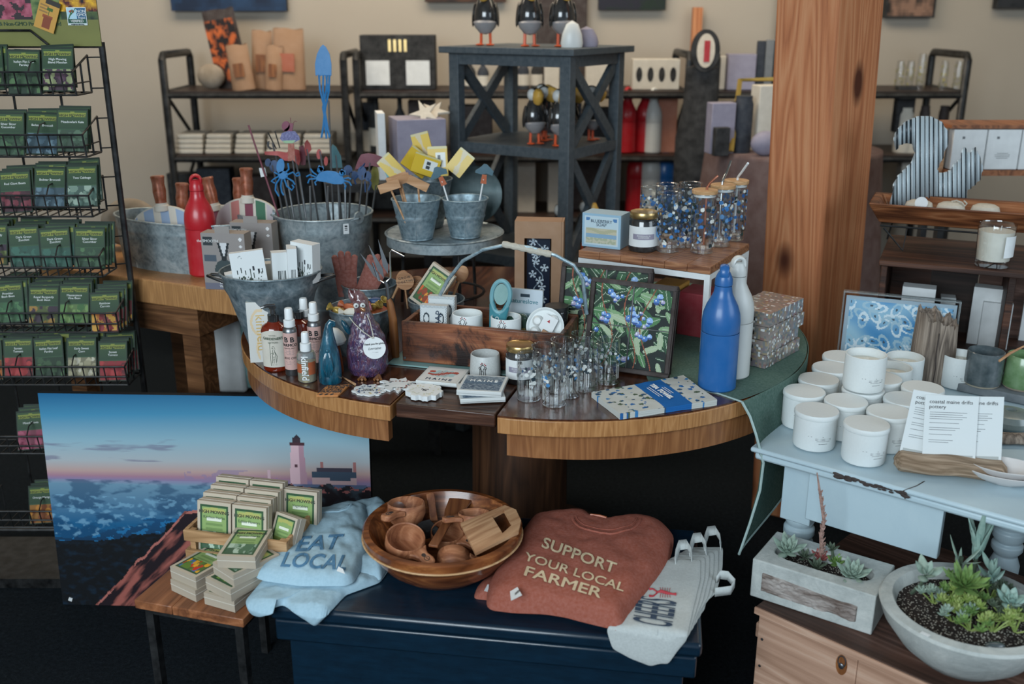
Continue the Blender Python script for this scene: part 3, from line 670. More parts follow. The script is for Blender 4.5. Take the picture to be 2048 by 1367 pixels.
stake('tall blue metal squid garden stake standing highest in the pail', 657, 280, .02, [
    ('squid', 'stake_blue', [[(631, 150), (630, 128), (634, 108), (641, 94), (646, 89), (652, 94), (659, 107), (663, 128), (663, 151), (660, 153), (657, 150), (655, 155), (651, 151), (643, 151), (639, 154), (636, 149), (633, 152)],
      ([(638, 150), (640, 178), (648, 212), (654, 245), (659, 275)], .0028), ([(647, 150), (646, 180), (650, 210), (649, 240), (643, 275)], .003), ([(654, 150), (653, 180), (646, 215), (650, 238), (653, 277)], .003), ([(659, 150), (658, 182), (651, 215), (649, 240), (660, 272)], .003), ([(652, 150), (657, 188), (649, 222), (646, 260)], .0025)], .003)], (.02, .02), rtop=200)
stake('blue metal crab garden stake at the front of the pail', 656, 372, -.10, [('crab', 'stake_blue', [
      [(633, 353), (640, 344), (655, 341), (672, 343), (685, 352), (690, 362), (684, 368), (668, 368), (652, 364), (638, 362), (631, 358)],
      ell(641, 338, 6, 5), ell(684, 346, 6, 6), [(636, 334), (638, 330), (643, 334), (646, 331), (648, 338), (642, 343)], [(680, 342), (684, 337), (687, 342), (691, 340), (691, 349), (684, 352)],
      ([(634, 350), (626, 344), (621, 337)], .0022), ([(632, 354), (620, 349), (613, 353)], .0022), ([(632, 357), (619, 358), (616, 366)], .0022), ([(635, 360), (630, 364), (632, 370)], .0022),
      ([(688, 357), (697, 355), (702, 358)], .0022), ([(689, 361), (699, 364), (703, 371)], .0022), ([(687, 365), (692, 371), (690, 378)], .0022), ([(640, 345), (636, 341), (638, 336)], .003), ([(680, 350), (686, 349), (686, 344)], .003)], .003)], (.01, -.08))
stake('second rod of the blue crab stake beside it', 620, 372, -.09, [], (-.03, -.08))
stake('blue metal octopus garden stake at the left of the pail', 565, 350, -.07, [('octopus', 'stake_blue', [
      ell(561, 332, 8, 15, rot=.1), ell(566, 350, 10, 8),
      ([(558, 352), (549, 357), (543, 362), (550, 366)], .0024), ([(560, 356), (552, 368), (551, 380), (558, 392)], .0024), ([(564, 358), (562, 372), (564, 384), (568, 390)], .0024), ([(569, 358), (574, 372), (584, 380), (588, 374), (584, 369)], .0024),
      ([(572, 354), (586, 362), (590, 369)], .0024), ([(573, 350), (586, 344), (594, 352), (600, 350), (598, 344), (593, 347)], .0024), ([(570, 346), (578, 338), (576, 326)], .0024), ([(556, 348), (548, 344)], .0022)], .003)], (-.05, -.07), rtop=365)
stake('stake with a purple mushroom cap, orange stem and magenta snail on top', 585, 320, -.05, [
    ('stem', 'stake_rust', [[(576, 287), (588, 287), (591, 321), (576, 322)]], .003), ('mushroom_cap', 'purple_paint', [[(560, 277), (564, 266), (575, 262), (590, 262), (598, 272), (600, 279), (590, 284), (566, 283)]], .004),
    ('gills', 'stake_lime', [[(565, 281), (592, 280), (586, 286), (570, 286)]], .0045), ('snail', 'stake_magenta', [ell(572, 252, 8, 10), [(566, 262), (585, 262), (587, 247), (580, 246), (576, 254)], ([(582, 248), (581, 235)], .0008), ([(585, 248), (590, 242), (594, 243)], .0008)], .0055)], (-.04, -.03))
stake('red metal cardinal garden stake behind the mushroom', 590, 310, .0, [('bird', 'stake_red', [[(529, 303), (556, 302), (572, 305), (590, 298), (598, 300), (601, 320), (598, 331), (588, 322), (570, 321), (556, 311), (530, 309)]], .003)], (-.03, .02))
stake('red and maroon leaf shaped garden stake above the pail', 614, 298, .03, [('leaf', 'stake_red', [[(609, 300), (609, 286), (614, 279), (621, 288), (623, 299), (614, 311), (611, 310)]], .003), ('maroon_leaf', 'stake_maroon', [[(598, 293), (607, 290), (612, 312), (611, 330), (602, 330)]], .003)], (.0, .03))  # second leaf in maroon beside the red one
stake('small dark red round garden stake', 640, 302, .04, [('flower', 'stake_red', [ell(638, 308, 5, 10), ell(652, 322, 4, 9)], .003)], (.03, .04))
stake('dark teal bird shaped garden stake behind the squid rod', 672, 310, .06, [('bird', 'stake_teal', [[(661, 300), (665, 288), (672, 293), (682, 312), (685, 335), (660, 336)]], .003)], (.05, .05))
stake('dusty pink metal pig garden stake at the right of the pail', 740, 325, .02, [('pig', 'stake_maroon', [[(709, 340), (716, 320), (722, 309), (736, 306), (752, 309), (768, 315), (776, 325), (770, 333), (756, 334), (744, 331), (732, 334), (722, 331), (716, 338)]], .003)], (.085, .02))
stake('dark blue lobster garden stake at the right of the pail', 725, 350, -.06, [('lobster', 'stake_darkblue', [ell(724, 346, 9, 14), ell(736, 352, 7, 10), ([(716, 350), (709, 360), (712, 368)], .003), ([(736, 356), (742, 366), (737, 380)], .0028), ([(730, 362), (731, 384)], .002), ([(720, 338), (730, 326), (728, 332)], .002)], .004)], (.07, -.05))
stake('blue butterfly garden stake between the crab and the lobster', 702, 345, -.0, [('butterfly', 'stake_darkblue', [ell(696, 340, 9, 10), ell(708, 350, 10, 8)], .003)], (.05, 0))
stake('blue flower garden stake behind the octopus', 545, 330, .0, [('flower', 'stake_darkblue', [ell(548, 332, 9, 12), ell(536, 325, 6, 8)], .003)], (-.08, .0))
stake('olive yellow fish garden stake at the far right of the pail', 752, 370, .05, [('fish', 'stake_olive', [ell(750, 355, 8, 26)], .003)], (.085, .05))
stake('black crescent topped garden stake behind the cardinal', 545, 285, .05, [('crescent', 'black_metal', [[(534, 284), (539, 281), (538, 292), (547, 298), (540, 299), (535, 293)], ([(550, 262), (560, 296)], .0018), ([(536, 264), (553, 298)], .0018)], .003)], (-.07, .05))
stake('rusty thin rod garden stake leaning far left with a price tag', 497, 250, -.04, [('price_tag', 'white_paper', [[(518, 336), (530, 335), (534, 352), (522, 354)]], .001)], (-.05, -.06), rmat='stake_maroon')
for i, (px, py, fx) in enumerate(((598, 345, -.02), (648, 350, .03), (676, 360, .05), (690, 355, .06), (575, 360, -.05))):
    stake(('plain steel rod in the pail below the cardinal', 'plain steel rod in the pail under the crab body', 'plain steel rod under the right claw of the crab', 'plain steel rod between the crab and the lobster', 'plain steel rod under the octopus')[i], px, py, -.02, [], (fx, -.04))
# ------------------------------------------------------------- tall oval planter with soap boxes
PL = Z(552, 722, ZT); PL = Vector((YZ(548, .86, 2.36).x, 2.36, ZT))
pt = bucket('flared galvanized planter with side handles holding white soap boxes', PL, .122, .062, .205, 'galvanized_dark', (.80, .84), False, 0, sx=1, sy=.92)
for s in (-1, 1): MB().tube([(s*.112, -.015, .178), (s*.135, -.012, .186), (s*.155, 0, .19), (s*.150, .012, .19), (s*.118, .018, .186)], .0042, 8).build('handle', 'black_metal', pt)
def lav(u, v):
    if abs(math.hypot((u-.3)*1.0, (v-.86)*1.3)-.05) < .006: return '9aa0a0'
    r = mn.noise(Vector((u*14, v*14, 3))); s = mn.noise(Vector((u*40, v*9, 1)))
    if v < .22+.12*math.sin(u*5) and s > -.05 and .12 < u < .95: return '3f4a42'
    for k in range(7):
        x = .2+.11*k+.02*math.sin(k*3); 
        if abs(u-x-(v-.3)*.1*(k-3)) < .008 and v < .5+.06*math.sin(k*2): return '4a544c'
        if abs(u-x-.015*(k-3)) < .022 and .42+.06*math.sin(k*2) < v < .54+.06*math.sin(k*2): return '2f3238'
    return 'd2d6d6'
def soapbox(label, px, py, yy, rz, w_, h_, d_, tilt=0, roll=0, fn=lav):
    p = Y(px, py, yy); o = MB(T(0, 0, 0)).card(w_, h_, d_, 34, 34, fn, 'cdd0d0').build('soap_box', 'print'); o.location = p; o.rotation_euler = (rad(tilt), rad(roll), rad(rz)); return tag(o, label, 'box')
def sidefn(u, v):
    return '30383a' if (.3 < u < .8 and .1 < v < .45 and int(u*24) % 2 == 0) else ('4a6a78' if v < .14 else 'd2d6d6')
soapbox('white soap box with a dark lavender print at the left of the planter', 504, 574, 2.30, 14, .078, .088, .024, -4, -5)
soapbox('white soap box with lavender print, rightmost and tallest in the planter', 612, 560, 2.35, -28, .066, .095, .03, 0, 3)
soapbox('white soap box with barcode lines in the middle of the planter', 562, 567, 2.34, 20, .040, .080, .028, 0, 1, sidefn)
soapbox('white soap box with barcode lines, right of the middle one', 586, 566, 2.33, 15, .022, .090, .05, 0, 1, sidefn)
soapbox('plain white soap box low in the planter behind the lavender box', 538, 580, 2.37, 10, .05, .07, .03, 0, -3, lambda u, v: 'c8cccc')
soapbox('plain white soap box low at the left end of the planter', 470, 580, 2.33, 20, .03, .045, .03, 0, -8, lambda u, v: 'c8cccc')
# white and teal bin on a stool behind the poster
sb = Y(487, 778, 2.88)
t = thing('low_stool', 'dark low stool behind the lighthouse poster', 'stool', (sb.x-.01, 2.93, 0)); MB().cbox(.24, .18, .03, 0, 0, sb.z-.036).build('seat', 'dark_brown', t)
for x in (-.10, .10):
    for y in (-.07, .07): MB().cbox(.02, .02, sb.z-.037, x, y, 0).build('leg', 'dark_brown', t)
t = thing('storage_bin', 'white rounded bin with a teal side, under the left edge of the round table', 'bin', (sb.x-.018, 2.93, sb.z-.005))
MB().prism([(-.055, -.07), (.035, -.075), (.035, .05), (-.055, .05)], 0, .235, [(-.072, -.08), (.03, -.08), (.03, .06), (-.072, .06)]).build('body', 'white_plastic', t, bevel=.012)
MB().prism([(.0355, -.072), (.085, -.05), (.085, .05), (.0355, .05)], .012, .235, [(.031, -.077), (.095, -.05), (.095, .05), (.031, .05)]).build('side_panel', 'tin_teal', t, bevel=.008)
# ------------------------------------------------------------- galvanized stand with small buckets
SX, SY, SZ_ = -.19, 2.76, .974
t = thing('display_stand', 'round galvanized stand on dark legs carrying three small buckets', 'stand', (SX, SY, ZT))
hz = SZ_-ZT
MB().lathe([(0, hz-.034), (.155, hz-.034), (.163, hz-.030), (.163, hz-.004), (.168, hz), (.164, hz+.003), (.160, hz), (0, hz)], 64).build('tray', 'galvanized', t)
for k in range(3): a = 2*PI*k/3+.9; MB().tube([(.12*math.cos(a), .12*math.sin(a), hz-.036), (.13*math.cos(a), .13*math.sin(a), 0.004)], .005, 8).build('leg', 'black_metal', t)
MB().tube([(.11*math.cos(2*PI*k/24), .11*math.sin(2*PI*k/24), .04) for k in range(24)], .004, 8, True).build('ring', 'black_metal', t)
bucket('small galvanized bucket with wooden plant markers, front left on the stand', (-.258, 2.665, SZ_+.003), .066, .042, .108, 'galvanized_blue', (.55,))
bucket('small galvanized bucket with two mushroom picks, front right on the stand', (-.128, 2.69, SZ_+.003), .063, .041, .104, 'galvanized_blue', (.55,))
bucket('small galvanized bucket behind the others, full of yellow packs', (-.245, 2.83, SZ_+.003), .075, .047, .135, 'galvanized_dark', (.55,))
def yp(px, py, yy, tilt, roll, rz, w_, h_, code, label):
    def fn(u, v):
        if code and .38 < u < .92 and .30 < v < .78: return '33383c' if (.45 < u < .85 and (.35 < v < .5 or .56 < v < .7) and int(u*34) % 2) else 'ccd0cc'
        if not code and abs(u-.5+.25*(v-.5)) < .10+.05*math.sin(v*9): return 'b8ac8c'
        return 'c4a52c' if v < .9 else 'b8b080'
    p = Y(px, py, yy); o = MB().card(w_, h_, .012, 20, 24, fn, 'b89a2a').build('yellow_pack', 'print_gloss', bevel=.002); o.location = p; o.rotation_euler = (rad(tilt), rad(roll), rad(rz)); tag(o, label, 'packet', 'yellow packs in the back bucket')
yp(822, 342, 2.80, -10, 38, 12, .075, .062, 1, 'yellow pack with barcode label tilted right, left of the bunch')
yp(846, 350, 2.76, -15, 20, 10, .075, .055, 1, 'yellow pack lying low at the front with a slanted barcode label')
yp(878, 352, 2.79, -6, -3, -5, .055, .082, 1, 'upright yellow pack with a large barcode label, right of the bunch')
yp(905, 345, 2.77, -12, 38, -10, .050, .070, 0, 'crumpled yellow and clear pack at the far right of the bunch')
yp(852, 318, 2.84, -4, -14, 0, .050, .075, 0, 'tallest yellow pack standing at the back of the bunch')
yp(830, 318, 2.85, -4, 22, 0, .042, .065, 0, 'narrow yellow pack at the back left of the bunch')
yp(800, 352, 2.79, -10, -42, 10, .045, .070, 0, 'crumpled yellow pack leaning out over the left rim')
o = MB().card(.035, .05, .006, 4, 4, lambda u, v: '4a8a90', '3f7a80').build('teal_pack', 'print_gloss'); o.location = Y(786, 350, 2.79); o.rotation_euler = (-.1, -.4, 0); tag(o, 'small teal pack beside the yellow packs in the back bucket', 'packet')
# galvanised lid standing behind
o = MB(T(0, 0, .083) @ RX(84)).lathe([(0, -.004), (.078, -.004), (.083, .004), (.079, .003), (.02, 0), (0, 0)], 48).build('metal_plate', 'mirror_tin', None); q = Y(948, 455, 2.88); o.location = (q.x, 2.88, SZ_+.002); tag(o, 'dark round metal plate leaning upright behind the small buckets', 'plate')
# plant markers
def marker(px, py, bx, by, roll, yy, label):
    p = Y(px, py, yy); b = Vector((bx, by, SZ_+.012)); t = thing('plant_marker', label, 'plant marker', b, 0, 'blank wooden plant markers')
    d = p-b; MB().tube([(0, 0, 0), d], .0028, 6).build('stick', 'stake_wood', t)
    MB(T(*d) @ RY(roll) @ T(0, -.004, 0)).box(-.029, -.0015, -.011, .029, .0015, .013).build('sign', 'stake_wood', t, bevel=.001)
marker(779, 373, -.268, 2.63, -18, 2.60, 'blank wooden plant marker lowest left, tilted up to the right')
marker(800, 361, -.262, 2.65, -22, 2.63, 'blank wooden plant marker second from left, reaching highest')
marker(795, 358, -.272, 2.67, -20, 2.66, 'blank wooden plant marker at the back of the three left ones')
marker(836, 367, -.243, 2.64, 26, 2.62, 'blank wooden plant marker on the right, tilted down to the right')
def shroom(px, py, bx, by, roll, label, yy=2.64):
    p = Y(px, py, yy); b = Vector((bx, by, SZ_+.01)); t = thing('mushroom_pick', label, 'plant marker', b, 0, 'mushroom picks')
    d = p-b; M = T(*d) @ RY(roll); MB().tube([(0, 0, 0), d], .0022, 6).build('stick', 'white_plastic', t)
    MB(M @ RX(90)).prism([(-.007, -.012), (.009, -.012), (.007, .012), (-.005, .012)], -.0015, .0015).build('stem', 'candy_orange', t)
    MB(M @ RX(90)).prism([(-.024, .014), (-.024, .020), (-.012, .030), (-.004, .040), (.004, .040), (.014, .032), (.024, .024), (.022, .012), (.006, .016), (-.006, .012)], -.002, .002).build('cap', 'slate_blue_wood', t)
shroom(967, 358, -.105, 2.67, 8, 'slate blue wooden mushroom pick standing in the right bucket')
shroom(884, 362, -.145, 2.66, -24, 'slate blue wooden mushroom pick leaning left over the bucket rim')
# ------------------------------------------------------------- small pails behind the hen
bucket('small dark pail full of wrapped sweets behind the hen', (-.372, 2.345, ZT+.0), .077, .055, .115, 'galvanized_dark', (.85,), False)
bucket('small dark pail holding rust coloured work gloves', (-.375, 2.53, ZT+.0), .072, .055, .125, 'galvanized_dark', (.85,), False)
bucket('small dark pail behind the wooden tote, holding wooden spoons and tags', (-.195, 2.47, ZT+.0), .072, .055, .10, 'galvanized_dark', (.85,), False)
CD = [('candy_gold', 0, 'gold'), ('candy_orange', 0, 'orange'), ('candy_pink', 1, 'pink'), ('candy_orange', 0, 'orange'), ('candy_gold', 0, 'gold'), ('stake_darkblue', 0, 'dark blue'), ('candy_gold', 1, 'gold'), ('cream_paper', 0, 'white')]
spots = [(-.415, 2.30, 20, 30), (-.395, 2.33, -30, 10), (-.37, 2.31, 10, -15), (-.365, 2.37, 50, 20), (-.345, 2.33, -20, -25), (-.34, 2.39, 0, 0), (-.33, 2.35, -35, -40), (-.385, 2.295, 5, 0)]
for k, ((ma, f, cn), (x, y, rz, ry)) in enumerate(zip(CD, spots)):
    m = MB(RY(ry)); m.ball(.016, .009, .008, 12, 8); m.at(RY(ry) @ T(.016, 0, 0) @ RY(90)).lathe([(.002, -.002), (.009, .008), (.008, .009), (.001, 0)], 8); m.at(RY(ry) @ T(-.016, 0, 0) @ RY(-90)).lathe([(.002, -.002), (.009, .008), (.008, .009), (.001, 0)], 8)
    m.v = [v*1.25 for v in m.v]
    o = m.build('wrapped_sweet', ma); o.location = (x, y, ZT+.117); o.rotation_euler = (0, 0, rad(rz))
    tag(o, f'{cn} wrapped sweet, {("at the left rim", "beside the left gold one", "in the middle of the pail", "at the back of the pail", "right of the middle", "at the back right", "at the right rim", "at the front")[k]}, pail behind the hen', 'sweet', 'wrapped sweets')
MB(T(-.372, 2.345, ZT+.104)).lathe([(0, 0), (.070, 0), (.06, .006), (0, .008)], 24).build('sweet_layer', 'candy_orange', None, loc=(0, 0, 0)); o = bpy.data.objects['sweet_layer']; tag(o, 'orange paper filling under the sweets in the small pail', 'paper')
def glove(px, py, rz, roll, label):
    t = thing('work_glove', label, 'glove', (0, 0, 0), 0, 'work gloves in the small pail'); q = Y(px, py, 2.52); t.location = q; t.rotation_euler = (rad(-8), rad(roll), rad(rz))
    m = MB(); m.at(SC(1, .35, 1)).tube([(0, 0, -.04), (0, 0, 0), (0, 0, .03)], [.024, .028, .030], 14)
    m.build('palm', 'glove_rust', t)
    for i, (x, l) in enumerate(((-.023, .040), (-.008, .050), (.008, .048), (.023, .038))): MB(SC(1, .8, 1)).tube([(x*.8, 0, .02), (x, 0, .03+l*.5), (x*1.15, 0, .03+l*.9), (x*1.18, 0, .03+l)], [.009, .0095, .008, .003], 10).build('finger', 'glove_rust', t)
glove(693, 562, 6, -2, 'rust coloured work glove at the left of the small pail, fingers up')
glove(738, 566, -4, 26, 'rust coloured work glove leaning right in the small pail')
# hand fork standing beside the tote
def fork():
    yy = 2.29; g = Z(790, 722, ZT); t = thing('hand_fork', 'steel garden hand fork with wooden handle, prongs up beside the tote', 'garden tool', (g.x, yy, ZT+.003))
    P = lambda x, y, dy=0: Y(x, y, yy+dy)-Vector((g.x, yy, ZT+.003))
    MB().tube([(0, 0, .0), P(789, 690), P(786, 640), P(780, 606), P(777, 598)], [.009, .0115, .010, .0085, .006], 14).build('handle', 'handle_wood', t)
    MB().tube([P(777, 600), P(774, 572), P(770, 562)], [.0035, .004, .004], 10).build('neck', 'dull_steel', t)
    for a, b in (((762, 562), (720, 506)), ((768, 556), (737, 489)), ((776, 548), (756, 478))):
        p, q = P(*a), P(*b); d = (q-p); s = Vector((-d.z, 0, d.x)).normalized()*.0065; mid = p+d*.25
        MB().add([p, mid+s, q, mid-s, p+Vector((0, .002, 0)), mid+s+Vector((0, .003, 0)), q+Vector((0, .001, 0)), mid-s+Vector((0, .003, 0))], [(0, 1, 2, 3), (4, 7, 6, 5), (0, 4, 5, 1), (1, 5, 6, 2), (2, 6, 7, 3), (3, 7, 4, 0)]).build('prong', 'dull_steel', t)
    MB().tube([P(745, 525), P(757, 560), P(770, 566), P(781, 555), P(780, 505), P(783, 500), P(808, 513)], .0022, 8).build('wire_tine', 'chrome', t)
fork()
# tags, spoons and seed box in the pail behind the tote
def disc_tag(px, py, r, yy, label, txt):
    p = Y(px, py, yy); t = thing('wooden_tag', label, 'tag', p, 0, 'round wooden tags')
    MB(RX(90)).cyl(r, -.0015, .0015, 32).build('disc', 'light_board', t); MB().rod((0, .001, -r), (.004, .004, -r-.05), .002, 6).build('stick', 'stake_wood', t)
    letters(txt, .0085, 'ink_black', t, T(0, -.0018, .004) @ RY(-12) @ UP, line=1.2, sp=1.3)
disc_tag(810, 562, .0225, 2.42, 'round wooden tag with stamped words, front one of the pair by the seed box', 'GROW\nTOGETHER')
disc_tag(834, 566, .019, 2.45, 'round wooden tag with stamped words, half hidden behind the front one', 'GROW')
def spoonish(px, py, ln, roll, yy, label, sr=.017):
    p = Y(px, py, yy); t = thing('wooden_spoon', label, 'spoon', p, 0, 'wooden spoons', rot=(rad(-8), rad(roll), 0))
    MB(T(0, 0, ln) @ SC(1, .35, 1.35)).ball(sr, sr, sr, 16, 10).build('bowl', 'light_board', t); MB().tube([(0, 0, 0), (0, 0, ln)], [.003, .0035], 8).build('handle', 'stake_wood', t)
spoonish(890, 604, .058, 12, 2.44, 'wooden spoon leaning right of the flower seed box, front one')
spoonish(903, 600, .072, 22, 2.47, 'wooden spoon leaning furthest right behind the tote')
spoonish(785, 596, .060, 26, 2.50, 'pinkish wooden spatula leaning between the gloves and the tags', .015)
def seedart(i, kind):
    r = random.Random(i)
    pal = {'flower': ('c85a24', 'd88a2c', '8a3a1c', '4a6a2c'), 'herb': ('8aa08c', '6a8a70', 'a8bca8', '4a6a50'), 'viola': ('3a3a70', '7a5a90', 'c8c4d0', 'b8a23c'), 'sun': ('c0301c', 'd8a02c', '3a6aa0', '5a7a30'), 'veg': ('3f6a34', '6a8a3c', '2c4a28', '8fa04a')}[kind]
    B = [(r.random(), r.random()*.36, .05+r.random()*.07, r.choice(pal)) for _ in range(26)]
    def fn(u, v):
        if u < .09 or u > .91 or v < .07 or v > .93: return 'b8ab98'
        u2 = (u-.09)/.82; v2 = (v-.07)/.86
        if u2 < .06 or u2 > .94 or v2 > .95 or v2 < .05: return '2f5034'
        if .80 < v2-.06*(1-abs(u2-.5)*2) < .90 and .1 < u2 < .9: return 'a8a860'
        if .66 < v2 < .72 and .22 < u2 < .78: return 'd8dccb'
        if v2 < .42:
            for x, y, s, c in B:
                if (u2-x)**2+(v2-y-.04)**2 < s*s: return c
            return mixc(pal[3], '24382a', .4)
        if .44 < v2 < .62 and int(v2*60) % 2 and .2 < u2 < .8: return '6f8a52'
        return '86a062'
    return fn
def seedbox_mesh(kind, i, w_=.078, h_=.115, d_=.027):
    m = MB().card(w_, h_, d_, 36, 46, seedart(i, kind), 'a89c8b'); me = m.mesh('wooden_seed_box'); me.materials.append(MT['print'])
    l = MB(T(0, -d_/2+.010, 0)).box(-w_/2-.0006, 0, -.0006, w_/2+.0006, .0012, h_+.0006).mesh('lid_line'); l.materials.append(MT['cream_paper'])
    t1 = textmesh('HIGH MOWING', .0098, .0001, bold=.0002); t1.transform(T(0, -d_/2-.0004, h_*.80) @ UP); t1.materials.append(MT['ink_black'])
    t2 = textmesh({'flower': 'Annuals', 'herb': 'Kitchen Herbs', 'viola': 'Edible Flowers', 'sun': 'Sunflowers', 'veg': 'Vegetables'}[kind], .0085, .0001); t2.transform(T(0, -d_/2-.0004, h_*.70) @ UP); t2.materials.append(MT['ink_green'])
    return me, l, t1, t2
SB = {k: seedbox_mesh(k, i) for i, k in enumerate(('flower', 'herb', 'viola', 'sun', 'veg'))}
def seedbox(kind, M, label, group=None, text=True):
    ms = SB[kind]; o = bpy.data.objects.new('wooden_seed_box', ms[0]); COL.objects.link(o); o.matrix_world = M; tag(o, label, 'box', group)
    for nm, me in (('lid_seam', ms[1]),)+((('lettering', ms[2]), ('lettering', ms[3])) if text else ()):
        c = bpy.data.objects.new(nm, me); COL.objects.link(c); c.parent = o
    return o
seedbox('flower', Matrix.Translation(Y(842, 610, 2.40)) @ RZ(-8) @ RX(-12) @ RY(33) @ SC(.85, 1, .95), 'wooden seed box with orange flower label tilted in the pail behind the tote')
# tall kraft box with navy floral window
q = YZ(1077, .9, 2.62); t = thing('gift_box', 'tall kraft gift box with a cut-out window over navy blossom print', 'box', (q.x, 2.62, ZT), -6)
h_ = .277
m = MB(); m.box(-.062, -.03, 0, -.036, -.0285, h_).box(.036, -.03, 0, .062, -.0285, h_).box(-.036, -.03, h_-.045, .036, -.0285, h_).box(-.036, -.03, 0, .036, -.0285, .03); m.box(-.062, -.0284, 0, -.060, .035, h_).box(.060, -.0284, 0, .062, .035, h_).box(-.060, .033, 0, .060, .035, h_).box(-.06, -.0284, h_-.002, .06, .033, h_)
m.build('carton', 'kraft', t)
m = MB(T(.068, 0, h_)); m.box(-.0055, -.03, -.277, .0, .035, 0).build('side_flap', 'kraft', t)
def navy(u, v):
    for k in range(11):
        x = .5+.28*math.sin(k*2.3); y = .05+k*.09; d = math.hypot((u-x)*1.0, (v-y)*3.2)
        if d < .055: return '2a4a70' if d < .02 else 'b8c4cc'
        if d < .17 and math.sin(math.atan2((v-y)*3.2, u-x)*5) > .1: return 'b8c4cc'
    return '8fa0ac' if abs(u-.5-.2*math.sin(v*17)) < .02 else '0e1c30'
MB(T(-.0, .002, .03)).card(.062, h_-.08, .02, 34, 90, navy, '0e1c30').build('blossom_tin', 'print_gloss', t, label='navy tin with pale blossoms')
# ------------------------------------------------------------- old wooden tote
TC = Z(805, 726, ZT); TL_, TD, TH_ = .395, .17, .106
tA = math.degrees(math.atan2(Z(1142, 758, ZT).y-TC.y, Z(1142, 758, ZT).x-TC.x))
tote = thing('wooden_tote', 'old reddish brown wooden tray box with bail handle, full of gifts', 'crate', (TC.x, TC.y, ZT), tA)
MB().box(0, 0, .006, TL_, .012, TH_).build('front_board', 'tote_wood', tote, bevel=.003)
MB().box(0, TD-.012, .006, TL_, TD, TH_).build('back_board', 'tote_wood', tote, bevel=.003)
MB().box(.001, .0125, .006, .013, TD-.0125, TH_-.002).build('end_board', 'tote_wood', tote, bevel=.002)
MB().box(TL_-.013, .0125, .006, TL_-.001, TD-.0125, TH_-.002).build('end_board', 'tote_wood', tote, bevel=.002)
MB().box(.0135, .0125, .004, TL_-.0135, TD-.0125, .012).build('base_board', 'tote_wood', tote)
TM = T(TC.x, TC.y, ZT) @ RZ(tA); TMi = TM.inverted()
hp = [(868, 612), (895, 560), (925, 522), (965, 500), (1012, 490), (1060, 496), (1110, 512), (1146, 532), (1164, 560), (1172, 630)]
pts = [TMi @ Y(x, y, 2.33-.0007*(x-868)*.5) for x, y in hp]; pts = [Vector((p.x, TD*.55, p.z)) for p in pts]
MB().tube(pts, .0045, 8).build('bail_handle', 'galvanized_blue', tote, label='arched blue-grey metal bail')
a, b = pts[4], pts[6]; MB().tube([a+(b-a)*k/12 for k in range(-1, 12)], [.0085 if k % 2 else .0068 for k in range(13)], 10).build('grip', 'rope', tote, label='pale beaded grip')
m = MB(T(.004, -.001, .012)); m.box(0, -.001, 0, .006, 0, .006).build('nail', 'dull_steel', tote)
MB(T(TC.x, TC.y, ZT) @ RZ(tA)).box(-.03, -.02, .0005, TL_-.02, TD+.01, .0045).build('slate_tray', 'tin_teal', None, bevel=.001); tag(bpy.data.objects['slate_tray'], 'thin teal-grey tray under the wooden tote', 'tray')
def inT(px, py, y_):      # a point in the tote's frame at local depth y_
    o = TMi @ Vector((0, 0, EYE)); d = TMi.to_3x3() @ ray(px, py); k = (y_-o.y)/d.y; return o+d*k
def intote(name, label, cat, px, y_, z=.013, rz=0, rx=0, ry=0, group=None, pz=650):
    p = inT(px, pz, y_); t = thing(name, label, cat, (0, 0, 0), 0, group); t.matrix_world = TM @ T(p.x, y_, z) @ RZ(rz) @ RX(rx) @ RY(ry); return t
def soapfn(u, v):
    if u < .05 or u > .95 or v < .05 or v > .95: return '8a9498' if (int(u*40)+int(v*40)) % 2 else 'c8cccc'
    for x in (.24, .78):
        d = math.hypot(u-x, (v-.74)*1.0)
        if abs(d-.10) < .02: return '2f3a40'
    if .1 < v < .45 and .12 < u < .38 and int(v*50) % 3 == 0: return '6a7478'
    return 'c3c8c8'
for k, (px, y_, h2) in enumerate(((868, .045, .0), (884, .085, .012))):
    t = intote('soap_carton', ('white soap carton with teacup drawings, front of the pair in the tote', 'white soap carton behind the front one in the tote')[k], 'box', px, y_, rz=4, rx=-4)
    MB().card(.066, .124+h2, .022, 40, 60, soapfn, 'c0c4c4').build('carton', 'print', t)
    if k == 0: letters('SOAP', .022, 'ink_navy', t, T(.012, -.0115, .085) @ RY(-84) @ UP)
def mug(label, c, r, h, mat, parent_rot=0, art=None, M=None, base='raw_clay', taper=1.0, group=None):
    t = thing('mug', label, 'mug', c, parent_rot, group)
    if M is not None: t.matrix_world = M
    rt = r*taper
    MB().lathe([(0, .001), (r*.86, .001), (r*.98, .006), (r, .014), ((r+rt)/2*1.01, h*.5), (rt, h-.002), (rt-.0015, h), (rt-.003, h-.001), (r-.0045, h*.5), (r-.005, .01), (0, .007)], 40).build('body', mat, t)
    if base: MB().lathe([(0, 0), (r*.87, 0), (r*.985, .0055), (r*.9, .0056), (0, .0056)], 40).build('foot', base, t)
    return t
